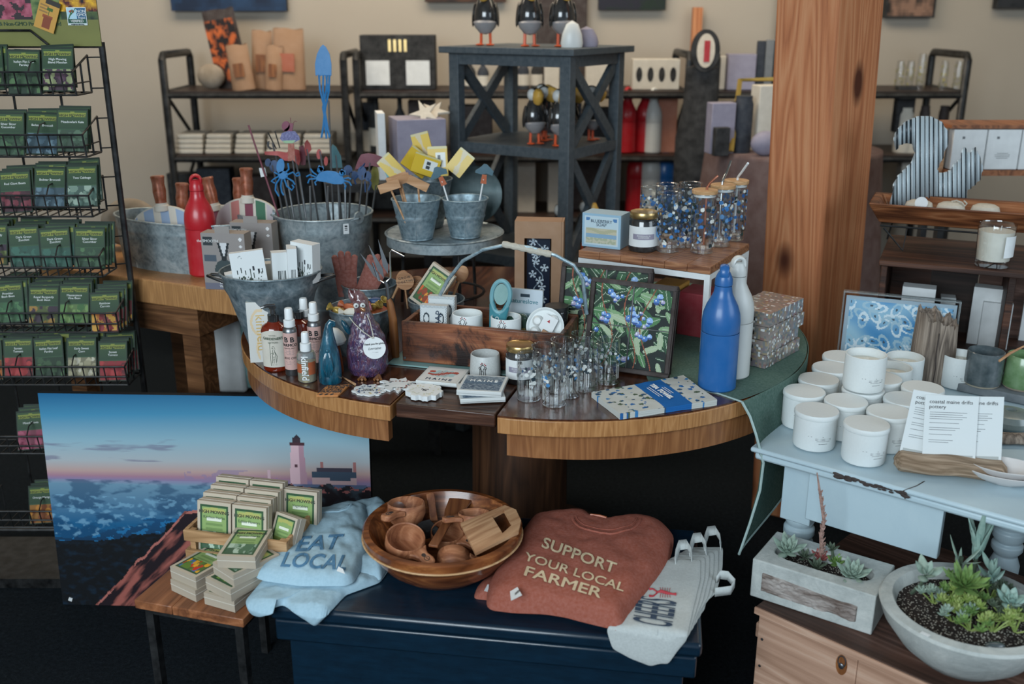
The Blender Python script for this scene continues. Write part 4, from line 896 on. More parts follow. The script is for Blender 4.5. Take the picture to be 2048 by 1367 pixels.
def goatart(t, r, h, z0, ang=-90, w_=34):
    m = MB(); rr = random.Random(5)
    P = lambda a, z: ((r+.0006)*math.cos(rad(ang+a)), (r+.0006)*math.sin(rad(ang+a)), z0+z*h)
    for st in ([(-20, 0), (-14, .35), (-13, .62), (-8, .82), (0, .88), (8, .82), (12, .62), (14, .3), (20, 0)], [(-10, .7), (-2, .5), (6, .7)], [(-6, .6), (-6, .3), (4, .2), (5, .55)], [(-12, .2), (-4, .35), (2, .1)], [(-2, .88), (-4, 1.0)], [(-12, .62), (-19, .7), (-14, .78)], [(12, .62), (19, .7), (14, .78)]):
        m.tube([P(a*w_/40, z) for a, z in st], .0006, 4)
    m.build('drawing', 'ink_black', t)
    m = MB()
    for a, z, c in ((-9, .9, 0), (-3, .97, 0), (8, .93, 0), (13, .86, 0)): m.at(T(*P(a*w_/40, z)) @ RZ(ang) @ SC(.3, 1, 1)).ball(.0013, .0013, .0013, 8, 6)
    m.build('flowers', 'ink_red', t)
for k, (px, y_) in enumerate(((935, .05), (1012, .048))):
    p = inT(px, 650, y_); mg = mug(('white mug low in the tote, next to the soap cartons', 'white mug low in the tote, beside the teal tape')[k], (0, 0, 0), .036, .112, 'ceramic_white', M=TM @ T(p.x, y_, .0125)); goatart(mg, .036, .05, .062)
# teal pruner
t = intote('garden_snip', 'teal and mint looped hand snip standing in the tote', 'garden tool', 984, .055, .0125, rz=0, ry=8)
def loop(rx, rz, cz, n=40): return [(rx*math.cos(2*PI*k/n), 0, cz+rz*math.sin(2*PI*k/n)*(1 if math.sin(2*PI*k/n) > 0 else 1.3)) for k in range(n)]
MB(SC(1, 1.3, 1)).tube(loop(.022, .034, .162), .0055, 8, True).build('grip', 'teal_plastic', t)
MB(RX(90)).prism([(-.010, .02), (.012, .02), (.024, .135), (.016, .15), (.004, .118), (-.006, .125), (-.018, .15), (-.024, .135)], -.006, .006).build('body', 'teal_dark', t, bevel=.003)
MB(RX(90)).prism([(.017*math.cos(2*PI*k/24), .163+.026*math.sin(2*PI*k/24)) for k in range(24)], -.001, .001).build('insert_card', 'tin_teal', t)
m = MB()
for x, z in ((-.006, .09), (.006, .095), (-.004, .075), (.008, .078), (.0, .105)): m.at(T(x, -.0065, z) @ RX(90)).lathe([(.003, 0), (.0045, 0), (.0045, .001), (.003, .001)], 14)
m.at(T(.002, -.0068, .045) @ RX(90)).cyl(.008, 0, .001, 18); m.build('holes', 'white_plastic', t)
# natureslove pouch, green case, dish, jar
t = intote('soap_pouch', 'pale printed pouch standing at the back of the tote', 'pouch', 1048, .128, .0125, rz=-2, rx=-6)
MB().card(.088, .155, .012, 30, 40, lambda u, v: '2c3c48' if (abs(u-.5) < .14 and abs(v-.90) < .022) else ('b9c4cc' if v > .62 else '8aa0a8'), 'aab6bc').build('pouch', 'print_gloss', t, bevel=.003)
letters('natureslove', .0155, 'teal_dark', t, T(-.003, -.0068, .125) @ UP)
t = intote('travel_case', 'dark green rounded case in front of the pale pouch', 'case', 1032, .098, .075, rz=-2, rx=10)
MB().prism([(-.03, -.014), (.03, -.014), (.03, .014), (-.03, .014)], 0, .045).build('shell', 'green_soapcase', t, bevel=.011)
MB().cbox(.054, .030, .010, 0, 0, .004).build('label_band', 'candy_gold', t)
o = intote('tin_stack', 'low stack of cartons under the green case', 'box', 1035, .10, .0125); MB().cbox(.07, .05, .060).build('carton', 'kraft_box', o)
t = intote('trinket_dish', 'round white dish standing on edge with pale knobs and a card tag', 'dish', 1091, .055, .104, rz=2, rx=72)
MB().lathe([(0, 0), (.040, 0), (.045, .006), (.0425, .007), (.038, .003), (0, .003)], 40).build('dish', 'ceramic_white', t)
for x, y in ((-.018, .012), (-.023, -.014), (.016, -.022), (.018, .016)): MB(T(x, y, .0035)).lathe([(0, 0), (.012, 0), (.013, .004), (.008, .009), (0, .010)], 20).build('knob', 'white_enamel', t)
MB(T(.010, .008, .014) @ RZ(-24)).box(-.017, -.017, 0, .017, .017, .0015).build('card_tag', 'white_paper', t); MB(T(.010, .012, .0160) @ RZ(60)).cyl(.0045, 0, .0004, 3).build('red_mark', 'ink_red', t)
MB(T(-.004, -.022, .012) @ RZ(-30)).box(-.006, -.02, 0, .006, .015, .006).build('wooden_clip', 'light_board', t)
t = intote('candle_jar', 'black candle jar at the right back of the tote', 'candle', 1113, .125, .0125); MB().lathe([(0, 0), (.027, 0), (.028, .11), (.0265, .113), (0, .113)], 32).build('jar', 'black_gloss', t); MB().lathe([(0, .1135), (.0285, .1135), (.0285, .124), (0, .125)], 32).build('lid', 'black_plastic', t)
# ------------------------------------------------------------- bottles at the left of the table
def lines(m, w_, z0, z1, n, y, seed=0, x0=0):
    r = random.Random(seed)
    for k in range(n):
        z = z0+(z1-z0)*k/max(1, n-1); l = w_*(.65+.35*r.random()); m.box(x0-l/2, y-.0003, z, x0+l/2, y, z+abs(z1-z0)/n*.38)
    return m
def kin(u, v):
    a = abs(math.hypot((u-.62)*1.1, (v-.66)*2.3)-.47); b = abs(math.hypot((u-.95)*1.1, (v-.22)*2.3)-.62)
    if a < .06 and u < .75: return 'd9c3a0'
    if b < .06 and u < .5 and v < .42: return 'd9c3a0'
    return 'cfcfca'
q = Z(516, 724, ZT); t = thing('soap_carton', 'tall cream carton with orange swirl at the left rim of the round table', 'box', (q.x+.004, q.y+.018, ZT), 12)
MB().card(.050, .150, .034, 30, 60, kin, 'd0cbbd').build('carton', 'print', t)
letters('kinfield', .030, 'ink_gold', t, T(.004, -.0173, .074) @ RY(90) @ UP, sp=1.05)
def cyl_label(m, r, z0, z1, a0=-165, a1=-15, n=24):
    m.surf(lambda u, v: (r*math.cos(rad(a0+(a1-a0)*u)), r*math.sin(rad(a0+(a1-a0)*u)), z0+(z1-z0)*v), n, 1); return m
def wraptext(txt, size, mat, parent, r, z, ang=-90, **k):
    me = textmesh(txt, size, 0, **k)
    for v in me.vertices: a = rad(ang)+v.co.x/r; v.co = (math.cos(a)*(r+.0005), math.sin(a)*(r+.0005), z+v.co.y)
    o = bpy.data.objects.new('lettering', me); COL.objects.link(o); me.materials.append(MT[mat]); o.parent = parent; return o
q = Z(551, 742, ZT); t = thing('lotion_bottle', 'amber pump bottle of lotion with a white arched farmer label', 'bottle', (q.x, q.y+.018, ZT), 4)
MB(SC(1.12, .9, 1)).lathe([(0, 0), (.025, 0), (.0275, .003), (.0275, .098), (.024, .108), (.014, .115), (.0125, .118), (0, .118)], 36).build('body', 'amber_bottle', t)
MB(SC(1.12, .9, 1)).surf(lambda u, v: (.0279*math.cos(rad(-160+140*u)), .0279*math.sin(rad(-160+140*u)), .012+v*(.080+.010*math.sin(PI*u))), 24, 4).build('label', 'cream_paper', t)
MB().lathe([(0, .1185), (.013, .1185), (.013, .134), (.007, .136), (.0055, .148), (.009, .149), (.009, .154), (0, .155)], 24).at(T(0, 0, .154)).tube([(.006, 0, .001), (-.012, -.004, .002), (-.026, -.008, -.002)], [.005, .0045, .003], 8).build('pump', 'black_gloss', t)
wraptext('GARDENER\'S', .0088, 'ink_green', t, .029, .083, -92, bold=.0001); wraptext('LOTION', .006, 'ink_green', t, .029, .074, -92); wraptext('NATURAL', .0035, 'ink_green', t, .029, .091, -92)
m = MB(SC(1.12, .9, 1)); PP = lambda a, z: (.0282*math.cos(rad(-92+a)), .0282*math.sin(rad(-92+a)), z)
for st in ([(-14, .072), (-14, .016)], [(-18, .072), (-10, .072)], [(0, .060), (-6, .058), (8, .057), (2, .064), (-3, .064), (-6, .058)], [(-3, .055), (-5, .040), (-7, .022)], [(4, .055), (8, .042), (9, .022)], [(-5, .048), (-14, .045)], [(-4, .038), (6, .038)], [(0, .038), (0, .022)], [(6, .050), (14, .040), (11, .026)], [(-10, .018), (12, .018)], [(-3, .030), (3, .033)], [(2, .05), (-2, .044)]): m.tube([PP(a, z) for a, z in st], .0004, 4)
m.build('drawing', 'ink_green', t)
q = Z(600, 735, ZT); t = thing('lotion_bottle', 'second amber bottle half hidden behind the white spray bottles', 'bottle', (q.x, q.y+.02, ZT), 0)
MB().lathe([(0, 0), (.025, 0), (.0275, .003), (.0275, .098), (.024, .108), (.014, .115), (0, .118)], 32).build('body', 'amber_bottle', t); cyl_label(MB(), .0279, .018, .080).build('label', 'ink_grey', t); MB().lathe([(0, .1185), (.013, .1185), (.013, .134), (0, .136)], 24).build('cap', 'black_gloss', t)
def spray(px, py, label, dy=.016):
    q = Z(px, py, ZT); t = thing('spray_bottle', label, 'bottle', (q.x, q.y+dy, ZT), 0)
    MB().lathe([(0, 0), (.0155, 0), (.0165, .002), (.0165, .106), (.0145, .113), (.011, .116), (0, .116)], 28).build('body', 'dull_steel', t)
    cyl_label(MB(), .0168, .016, .104).build('label', 'pink_label', t)
    MB().lathe([(0, .1165), (.0125, .1165), (.0130, .118), (.0130, .132), (.0085, .134), (0, .134)], 24).build('pump', 'white_plastic', t)
    MB().lathe([(.0098, .1345), (.0092, .156), (.008, .160), (0, .161)], 20).build('cap', 'white_plastic', t)
    wraptext('B B', .017, 'ink_black', t, .0170, .088, bold=.0005); wraptext('FARMCO', .0095, 'ink_black', t, .0170, .0755, bold=.0003); wraptext('ESSENTIAL SPRAY', .0034, 'ink_black', t, .0170, .068)
    wraptext('BUG OFF', .0075, 'ink_black', t, .0170, .044, shear=.2)
    m = MB()
    for k in range(9): 
        z = .064-.0022*k if k < 6 else .036-.0035*(k-6)
        m.tube([(.0171*math.cos(rad(a)), .0171*math.sin(rad(a)), z) for a in (-125+k % 3*5, -90, -55-k % 2*6)], .00035, 4)
    m.build('small_print', 'ink_grey', t)
    return t
spray(583, 752, 'white capped spray bottle with pink label, front one beside the lotion')
spray(631, 738, 'white capped spray bottle with pink label, right of the front one')
spray(612, 728, 'white capped spray bottle at the back of the three')
q = Z(613, 765, ZT); t = thing('spray_bottle', 'small clear glass spray bottle with orange swirl label', 'bottle', (q.x, q.y+.016, ZT), 0)
MB().lathe([(0, 0), (.019, 0), (.0215, .003), (.0215, .062), (.018, .070), (.010, .072), (0, .072)], 32).build('body', 'lens_glass', t)
MB().lathe([(0, .002), (.0195, .002), (.0195, .045), (0, .045)], 32).build('liquid', 'candy_gold', t)
cyl_label(MB(), .0218, .024, .046, -170, -110).build('label', 'candy_orange', t); cyl_label(MB(), .0218, .020, .050, -70, -20).build('label', 'candy_orange', t)
MB().lathe([(0, .0725), (.0125, .0725), (.013, .076), (.0125, .090), (.008, .092), (0, .092)], 24).lathe([(.009, .0925), (.0085, .112), (.007, .116), (0, .116)], 20).build('pump', 'white_plastic', t)
me = textmesh('kinfield', .0215, 0, bold=.0004)
for v in me.vertices: a = rad(-92)+v.co.y/.0218; v.co = (math.cos(a)*.0224, math.sin(a)*.0224, .036-v.co.x*.95)
o = bpy.data.objects.new('lettering', me); COL.objects.link(o); me.materials.append(MT['ink_white']); o.parent = t
# gnome and mushroom
q = Z(659, 769, ZT); t = thing('garden_gnome', 'glossy teal ceramic gnome with a long curled pointed hat', 'figurine', (q.x, q.y+.018, ZT), 0)
MB(SC(1, .9, 1)).lathe([(0, 0), (.024, 0), (.0262, .004), (.0258, .03), (.0245, .055), (.0215, .078), (.018, .090), (.0, .092)], 32).build('body', 'gnome_glaze', t)
MB().tube([(0, 0, .076), (0, 0, .086), (.0005, 0, .100), (.001, 0, .120), (.0035, 0, .136), (.0085, 0, .1435), (.0140, 0, .1415), (.0150, 0, .1360), (.0118, 0, .1335)], [.0205, .0195, .0160, .0115, .0085, .0075, .006, .0045, .003], 20).build('hat', 'gnome_glaze', t)
m = MB()
for k in range(9):
    x = -.010+.0025*k; m.tube([(x*.5, -.019, .078-abs(x)*.4), (x*.8, -.0235, .06), (x+.001*math.sin(k), -.0245, .040), (x*.55+.002*math.sin(k*2), -.0246, .018+abs(x)*.9)], [.0022, .0026, .0022, .0006], 8)
m.build('beard', 'gnome_glaze', t); MB(T(0, -.021, .082)).ball(.0045, .004, .004, 12, 8).build('nose', 'gnome_glaze', t)
q = Z(672, 748, ZT); t = thing('mushroom_figurine', 'white capped ceramic mushroom with terracotta stem behind the gnome', 'figurine', (q.x-.005, q.y+.024, ZT), 0)
MB().lathe([(0, 0), (.020, 0), (.017, .03), (.012, .07), (0, .07)], 24).build('stem', 'candy_orange', t); MB().lathe([(.0, .068), (.027, .070), (.029, .076), (.023, .092), (.012, .103), (0, .106)], 28).build('cap', 'ceramic_white', t)
# hen
q = Z(733, 757, ZT); HN = thing('ceramic_hen', 'glossy purple ceramic hen with red head and round white swing tag', 'figurine', (q.x, q.y+.035, ZT), 0)
def hen(u, v):
    z = v; R0 = [(0, .030), (.03, .041), (.12, .047), (.28, .0475), (.42, .043), (.55, .034), (.66, .024), (.74, .0185), (.80, .0175), (.88, .018), (.95, .012), (1, .001)]
    for (a, ra), (b, rb) in zip(R0, R0[1:]):
        if a <= z <= b: f = (z-a)/(b-a); f = f*f*(3-2*f); r = ra+(rb-ra)*f; break
    ang = 2*PI*u; x = r*math.cos(ang); y = r*math.sin(ang); zz = z*.205
    bump = mn.noise(Vector((x*160, y*160, zz*55)))*.0026*(1 if z < .72 else .4)
    lean = -.012*max(0, z-.45)/.55; return (x*(1+bump/r if r > .004 else 1)+lean-.006*max(0, z-.8), y*(1+bump/r if r > .004 else 1)-.006*z, zz)
m = MB(); m.surf(lambda u, v: hen(u, v*.75), 72, 46, wrap=True).build('body', 'hen_glaze', HN, sharp=80); MB().surf(lambda u, v: hen(u, .75+v*.25), 72, 16, wrap=True).build('head', 'hen_red', HN, sharp=80)
HC = (-.015, -.006)
MB(T(HC[0]-.012, -.002, .186) @ RY(-28)).at(T(HC[0]-.006, -.003, .180)).tube([(0, 0, 0), (-.008, 0, .012), (-.014, 0, .026)], [.012, .010, .0015], 12).tube([(.004, 0, .004), (.001, 0, .016), (-.003, 0, .027)], [.010, .007, .001], 12).tube([(.009, 0, 0), (.011, 0, .010), (.009, 0, .018)], [.008, .005, .001], 12).build('comb', 'hen_red', HN)
for x, y in ((-.010, -.0215), (.0045, -.0195)):
    MB(T(HC[0]+x+.008, HC[1]+y+.003, .172)).ball(.0062, .005, .0062, 16, 12).build('eye', 'white_enamel', HN); MB(T(HC[0]+x+.009, HC[1]+y-.0022, .173)).ball(.0022, .001, .0022, 10, 8).build('pupil', 'black_gloss', HN)
MB(along((HC[0]+.010, HC[1]-.016, .165), (HC[0]+.021, HC[1]-.026, .160))).lathe([(0, 0), (.006, 0), (.004, .009), (0, .014)], 12).build('beak', 'hen_gold', HN)
MB(T(HC[0]+.010, HC[1]-.016, .148) @ SC(1, .7, 1.5)).ball(.006, .006, .008, 12, 8).build('wattle', 'hen_red', HN)
MB(T(-.046, -.004, .115) @ RY(-25) @ SC(.6, .8, 1)).ball(.013, .012, .020, 16, 12).build('tail', 'gnome_glaze', HN)
m = MB()
for s in (-1, 1):
    for k in (-1, 0, 1): m.tube([(s*.018+.010, -.030, .006), (s*.018+.010+k*.008, -.052, .004)], [.005, .003], 8)
m.build('foot', 'hen_gold', HN)
TG = (.0245, -.056, .082)
MB(T(*TG) @ RX(84)).cyl(.0255, -.0006, .0006, 40).build('swing_tag', 'white_paper', HN)
letters('Thank you for giving', .0058, 'ink_black', HN, T(TG[0], TG[1]-.0012, TG[2]+.010) @ RY(-6) @ UP, shear=.2)
letters('Lorraine', .0085, 'ink_grey', HN, T(TG[0], TG[1]-.0014, TG[2]-.001) @ RY(-6) @ UP, shear=.4)
letters('a home', .0055, 'ink_black', HN, T(TG[0], TG[1]-.0014, TG[2]-.011) @ RY(-6) @ UP, shear=.2)
MB().tube([(-.036, -.010, .140), (-.022, -.032, .132), (.0, -.050, .118), (.016, -.054, .108), (.022, -.056, .1045)], .0012, 6).tube([(.006, -.022, .150), (.014, -.036, .138), (.020, -.050, .122), (.024, -.0562, .1045)], .0012, 6).build('string', 'rope', HN)
# ------------------------------------------------------------- flat things at the front
def flat(pxs, z0, z1, name, mat, label, cat, group=None, bevel=0):
    P = [Z(x, y, z0) for x, y in pxs]; c = sum(P, Vector())/len(P); o = MB().prism([(p.x-c.x, p.y-c.y) for p in P], 0, z1-z0).build(name, mat, None, bevel=bevel, loc=(c.x, c.y, z0)); tag(o, label, cat, group); return o, P, c
o, P, c = flat([(633, 793), (654, 773), (699, 771), (676, 793)], ZT+.0005, ZT+.004, 'coaster', 'orange_card', 'square orange coaster printed with dark words and ears of corn', 'coaster')
def frameM(P, c):   # matrix mapping unit square to the quad, text reads along the front edge
    ex = (P[3]-P[0]); a = math.atan2(ex.y, ex.x); return Matrix.Rotation(a, 4, 'Z')
shearM = Matrix(((1, .35, 0, 0), (0, 1, 0, 0), (0, 0, 1, 0), (0, 0, 0, 1)))
rm = frameM(P, c)
letters('SUPPORT\nYOUR\nLOCAL\nFARMER', .0145, 'ink_black', o, rm @ shearM @ T(0, .007, .0037), line=.85, bold=.0003)
m = MB()
for k in (-1, 0, 1): m.at(rm @ shearM @ T(k*.012-.0, -.027, .0037) @ SC(1, 1.6, .1)).ball(.0035, .0035, .003, 10, 6)
m.build('corn_drawing', 'ink_black', o)
q = Z(681, 751, ZT+.003); q2 = Z(710, 768, ZT+.003); o = MB().tube([(0, 0, 0), (q2-q)*.4, q2-q], [.0012, .0018, .0032], 8).build('wooden_pick', 'light_board', None, loc=tuple(q)); tag(o, 'thin pale wooden pick lying on the table beside the gnome', 'stick')
def blob(cx, cy, rx, ry, n, amp, seed):
    r = random.Random(seed); return [(cx+rx*(1+amp*(r.random()-.5)+amp*.5*math.sin(9*2*PI*k/n))*math.cos(2*PI*k/n), cy+ry*(1+amp*(r.random()-.5)+amp*.5*math.sin(9*2*PI*k/n))*math.sin(2*PI*k/n)) for k in range(n)]
def sticker(cx, cy, rx, ry, th, seed, label, cols, txt=None, tcol='ink_black', amp=.16):
    P = [Z(x, y, ZT) for x, y in blob(cx, cy, rx, ry, 48, amp, seed)]; c = Z(cx, cy, ZT); o = MB().prism([(p.x-c.x, p.y-c.y) for p in P][::-1], 0, th).build('sticker', 'white_paper', None, loc=(c.x, c.y, ZT+.0005)); tag(o, label, 'sticker')
    r = random.Random(seed+9); m = MB()
    for k in range(34):
        a = r.random()*2*PI; f = .45+.4*r.random(); q = Z(cx+rx*f*math.cos(a), cy+ry*f*math.sin(a), ZT)
        m.at(T(q.x-c.x, q.y-c.y, th+.0002) @ RZ(r.random()*360) @ SC(1, .6, .12)).paint(r.choice(cols)).ball(.0032, .0032, .0016, 7, 4)
    m.build('print', 'print', o)
    if txt: letters(txt, .0085, tcol, o, RZ(-6) @ T(0, 0, th+.0003), line=.8)
sticker(738, 782, 31, 11, .003, 1, 'white scalloped sticker with small red and blue flowers, left one', ('9a3030', '2c4a70', 'c0a83c', '2c4a70'), 'small\nflowers')
sticker(797, 772, 33, 12, .004, 2, 'white flower shaped sticker with red and grey drawing, middle one', ('7a2c20', '4a6468', '8a4a2c', '2c3c40'), amp=.35)
sticker(850, 789, 35, 13, .011, 4, 'stack of pale stickers printed with a black line drawing, right one', ('c8c4a8', 'c4c8bc'), 'Farm\nlife')
def tile(label, cx, cy, z, ang, s=.098, th=.0075, art=None, txt=None, tc='ink_navy', group=None, tdx=0):
    q = Z(cx, cy, z); t = thing('tile_coaster', label, 'coaster', (q.x, q.y, z), ang, group)
    MB().box(-s/2, -s/2, 0, s/2, s/2, th).build('tile', 'white_enamel', t, bevel=.0012)
    if art: MB(T(0, -s*.45, th+.0004) @ RX(-90)).at(T(0, -s*.45, th+.0004) @ RX(-90)).surf(lambda u, v: ((u-.5)*s*.92, -v*s*.92+0, 0) if 0 else ((u-.5)*s*.9, -.0, 0), 1, 1) if 0 else MB(T(0, 0, th+.0003)).surf(lambda u, v: ((u-.5)*s*.9, (v-.5)*s*.9, 0), 44, 44, art).build('picture', 'print', t)
    if txt: letters(txt, .0155, tc, t, T(0, tdx, th+.0005), sp=1.5, bold=.0003)
    return t
def lob(u, v):
    x, y = u-.5, v-.56
    if abs(y-.1*math.sin(x*7)) < .055-.05*abs(x)+.01 and -.4 < x < .36: return 'a04034'
    for sx in (-.33, .30):
        if math.hypot(x-sx, (y-.12)*1.2) < .085: return 'a8483a'
    for k in range(5):
        if abs(x-(-.15+.07*k)-(y)*.5) < .012 and abs(y) < .17: return 'a8483a'
    if math.hypot(x, y*1.5) < .36+.04*math.sin(9*math.atan2(y, x)): return '9fbcc0'
    return 'cdcdcb'
def nav(u, v):
    if u < .02 or u > .98 or v < .02 or v > .98: return 'b8c2c8'
    if .44 < v < .62: return '50687c' if fbm(u*9, v*30) > -.1 else '33506c'
    n = fbm(u*12, v*30, 1, 4)
    return mixc('24405c', '8a9aa4', max(0, min(1, .35+n*1.4+(.25 if v > .72 else 0))))
tile('white Maine lobster coaster tile, lower of the left pair', 886, 757, ZT+.001, -13)
tile('white Maine lobster coaster tile on top of the left pair', 886, 755, ZT+.0088, -14, art=lob, txt='MAINE', tdx=-.032)
tile('blue printed coaster tile at the bottom of the twisted stack', 962, 789, ZT+.001, 7, art=nav); tile('blue printed coaster tile, second from the bottom of the stack', 961, 786, ZT+.0088, 8, art=nav)
tile('blue printed coaster tile, third up, turned on the stack', 965, 776, ZT+.0166, -8, art=nav); tile('blue Maine coaster tile on top of the twisted stack', 966, 772, ZT+.0245, -9, art=nav, txt='MAINE', tc='ink_white', tdx=.012)
q = Z(975, 743, ZT); mg = mug('pale grey mug with a line drawn flower-crowned cow, on the table', (q.x-.004, q.y-.040, ZT), .036, .060, 'ceramic_cup', 0, taper=.93, base=None); goatart(mg, .0362, .045, .004, -98, 30)
def jam(label, c, r=.033, h=.088, group=None, s=1, txt='ROSEMARY &\nLAVENDER'):
    t = thing('candle_jar', label, 'candle', c, 0, group)
    MB().lathe([(0, 0), (r*.96, 0), (r, .004), (r, h*.76), (r*.9, h*.82), (r*.88, h*.84), (0, h*.84)], 36).build('jar', 'black_gloss', t)
    MB().lathe([(0, h*.842), (r*.95, h*.842), (r*.97, h*.86), (r*.97, h*.97), (r*.93, h), (r*.85, h*.985), (0, h*.985)], 36).build('lid', 'gold_metal', t)
    cyl_label(MB(), r+.0004, h*.14, h*.66, -170, -10).build('label', 'white_paper', t); cyl_label(MB(), r+.0007, h*.33, h*.47, -140, -50).build('label_band', 'lilac', t)
    wraptext(txt, .0058, 'ink_white', t, r+.0008, h*.40, -95, line=.8)
    return t
q = Z(1040, 749, ZT); jam('dark candle jar with gold lid and white label, behind the small tumblers', (q.x, q.y-.036, ZT))
# ------------------------------------------------------------- small printed tumblers
def floral(m, r, z0, z1, n, cols, seed, a0=0, a1=360, s=.0034):
    g = random.Random(seed)
    for k in range(n):
        a = rad(a0+(a1-a0)*g.random()); z = z0+(z1-z0)*g.random(); q = s*(.6+.7*g.random()); M = RZ(math.degrees(a)) @ T(r, 0, z) @ RX(g.random()*360) @ SC(.08, 1, g.choice((.55, .8, 1)))
        m.at(M).paint(g.choice(cols)).lathe([(0, -q), (q*.7, -q*.7), (q, 0), (q*.7, q*.7), (0, q)], 6)
    m.at(Matrix())
BCOL = ('2f6aa8', '1c4f8a', 'c8ccc8', '2c3a34', 'd2d4ce', '3f7ab4', '1c2c30', '5a8ab8')
def tumbler_meshes(r, h, wall, dense):
    g = MB().lathe([(0, .001), (r*.86, 0), (r*.93, .002), (r*.96, .012), (r, h-.002), (r-.0004, h), (r-wall, h-.001), (r-wall-.0003, h-.004)], 40).lathe([(0, .010), (r*.88, .012), (r*.93, .014)], 40).tube([(r*math.cos(PI*k/20), r*math.sin(PI*k/20), h) for k in range(40)], .0008, 6, True).tube([(r*.93*math.cos(PI*k/20), r*.93*math.sin(PI*k/20), .002) for k in range(40)], .0010, 6, True).mesh('g'); g.materials.append(MT['clear_glass'])
    fs = []
    for k in range(3):
        m = MB()
        if dense: floral(m, r+.0006, h*.12, h*.90, 120, BCOL, k+1, s=.0052)
        else:
            for a0 in (0, 120, 240): floral(m, r+.0005, h*.42, h*.78, 13, ('c9cdca', '3a78ac', 'd4d6d2', '24343c', 'c9cdca'), k*5+a0, a0+k*25, a0+k*25+62, .0042)
            for a0 in (0, 120, 240):
                for da in (20, 30, 40): m.at(RZ(a0+k*25+da) @ T(r+.0004, 0, 0)).paint('b8bcb8').box(0, -.0004, h*.15, .0003, .0004, h*.5)
        f = m.mesh('f'); f.materials.append(MT['print']); fs.append(f)
    return g, fs
def put_tumbler(ms, c, k, rz, label, group):
    t = thing('tumbler', label, 'glass', c, rz, group)
    for nm, me in (('glass', ms[0]), ('floral_print', ms[1][k % 3])): o = bpy.data.objects.new(nm, me); COL.objects.link(o); o.parent = t
    return t
TS = tumbler_meshes(.0262, .103, .0018, False)
SP = [(1058, 799, 'at the left front of the group'), (1108, 810, 'nearest the table edge, in front of all'), (1137, 792, 'just behind the front one'), (1175, 780, 'fourth from the left along the front'), (1215, 766, 'at the right end, before the berry frame'), (1124, 766, 'at the back left, before the tote'), (1164, 752, 'at the very back, before the berry frame'), (1086, 779, 'behind the left front one, by the candle jar')]
used = []
for k, (x, y, d) in enumerate(SP):
    q = Z(x, y, ZT); q.y += .006
    for _ in range(30):
        for u_ in used:
            v_ = Vector((q.x-u_.x, q.y-u_.y, 0))
            if v_.length < .0545: q = q+v_.normalized()*(.0545-v_.length)
    used.append(q); put_tumbler(TS, (q.x, q.y, ZT), k, k*37, f'small clear tumbler with berry sprig print, {d}', 'small printed tumblers')
# ------------------------------------------------------------- tea towel
def towelcol(u, v):
    if .46 < u < .74 and .0 < v: 
        return '2360a0'
    n = mn.noise(Vector((u*11, v*9, 0))); k = mn.voronoi(Vector((u*13, v*10, 2)))[0][0]
    if k < .34 and n > -.45: return ('2c6098', '34506a', '4a5a48', '3f78aa')[int(abs(mn.cell(Vector((u*13, v*10, 2))))*4) % 4]
    return 'b9bbb6'
def towel():
    c4 = [Z(x, y, ZT+.010) for x, y in ((1183, 786), (1240, 830), (1434, 802), (1366, 752))]; c = sum(c4, Vector())/4
    t = thing('tea_towel', 'folded white tea towel with blue berries and a blue paper band', 'towel', (c.x, c.y, ZT+.0005))
    A, B, C_, D = [p-c for p in c4]
    def pos(u, v, z): p = (B*(1-u)+C_*u)*(1-v)+(A*(1-u)+D*u)*v; return (p.x, p.y, z+.0015*mn.noise(Vector((p.x*40, p.y*40, z*200))))
    for k in range(3): MB(T(0, 0, 0)).surf(lambda u, v: pos(u, v, .004*(k+1)), 90, 60, towelcol).surf(lambda u, v: pos(u, 0 if v < .5 else 0, .004*k+.0045*v), 60, 1, lambda u, v: towelcol(u, .02)).surf(lambda u, v: pos(0, u, .004*k+.0045*v), 40, 1, lambda u, v: towelcol(.0, u)).surf(lambda u, v: pos(1, u, .004*k+.0045*v), 40, 1, lambda u, v: towelcol(1., u)).build('fold', 'print_cloth', t)
    cc = Vector(pos(.60, .55, 0)); TW = math.degrees(math.atan2((B-A).y, (B-A).x))
    letters('TEA TOWEL', .0165, 'ink_white', t, T(cc.x, cc.y, .0145) @ RZ(TW), bold=.0006)
    m = MB(T(cc.x, cc.y, .0145) @ RZ(TW))
    for k in range(2): m.box(-.033+.004*k, -.014-.006*k, 0, .030-.004*k, -.0125-.006*k, .0003).box(-.02, .012+.006*k, 0, .02, .0135+.006*k, .0003)
    m.build('small_print', 'ink_white', t)
towel()
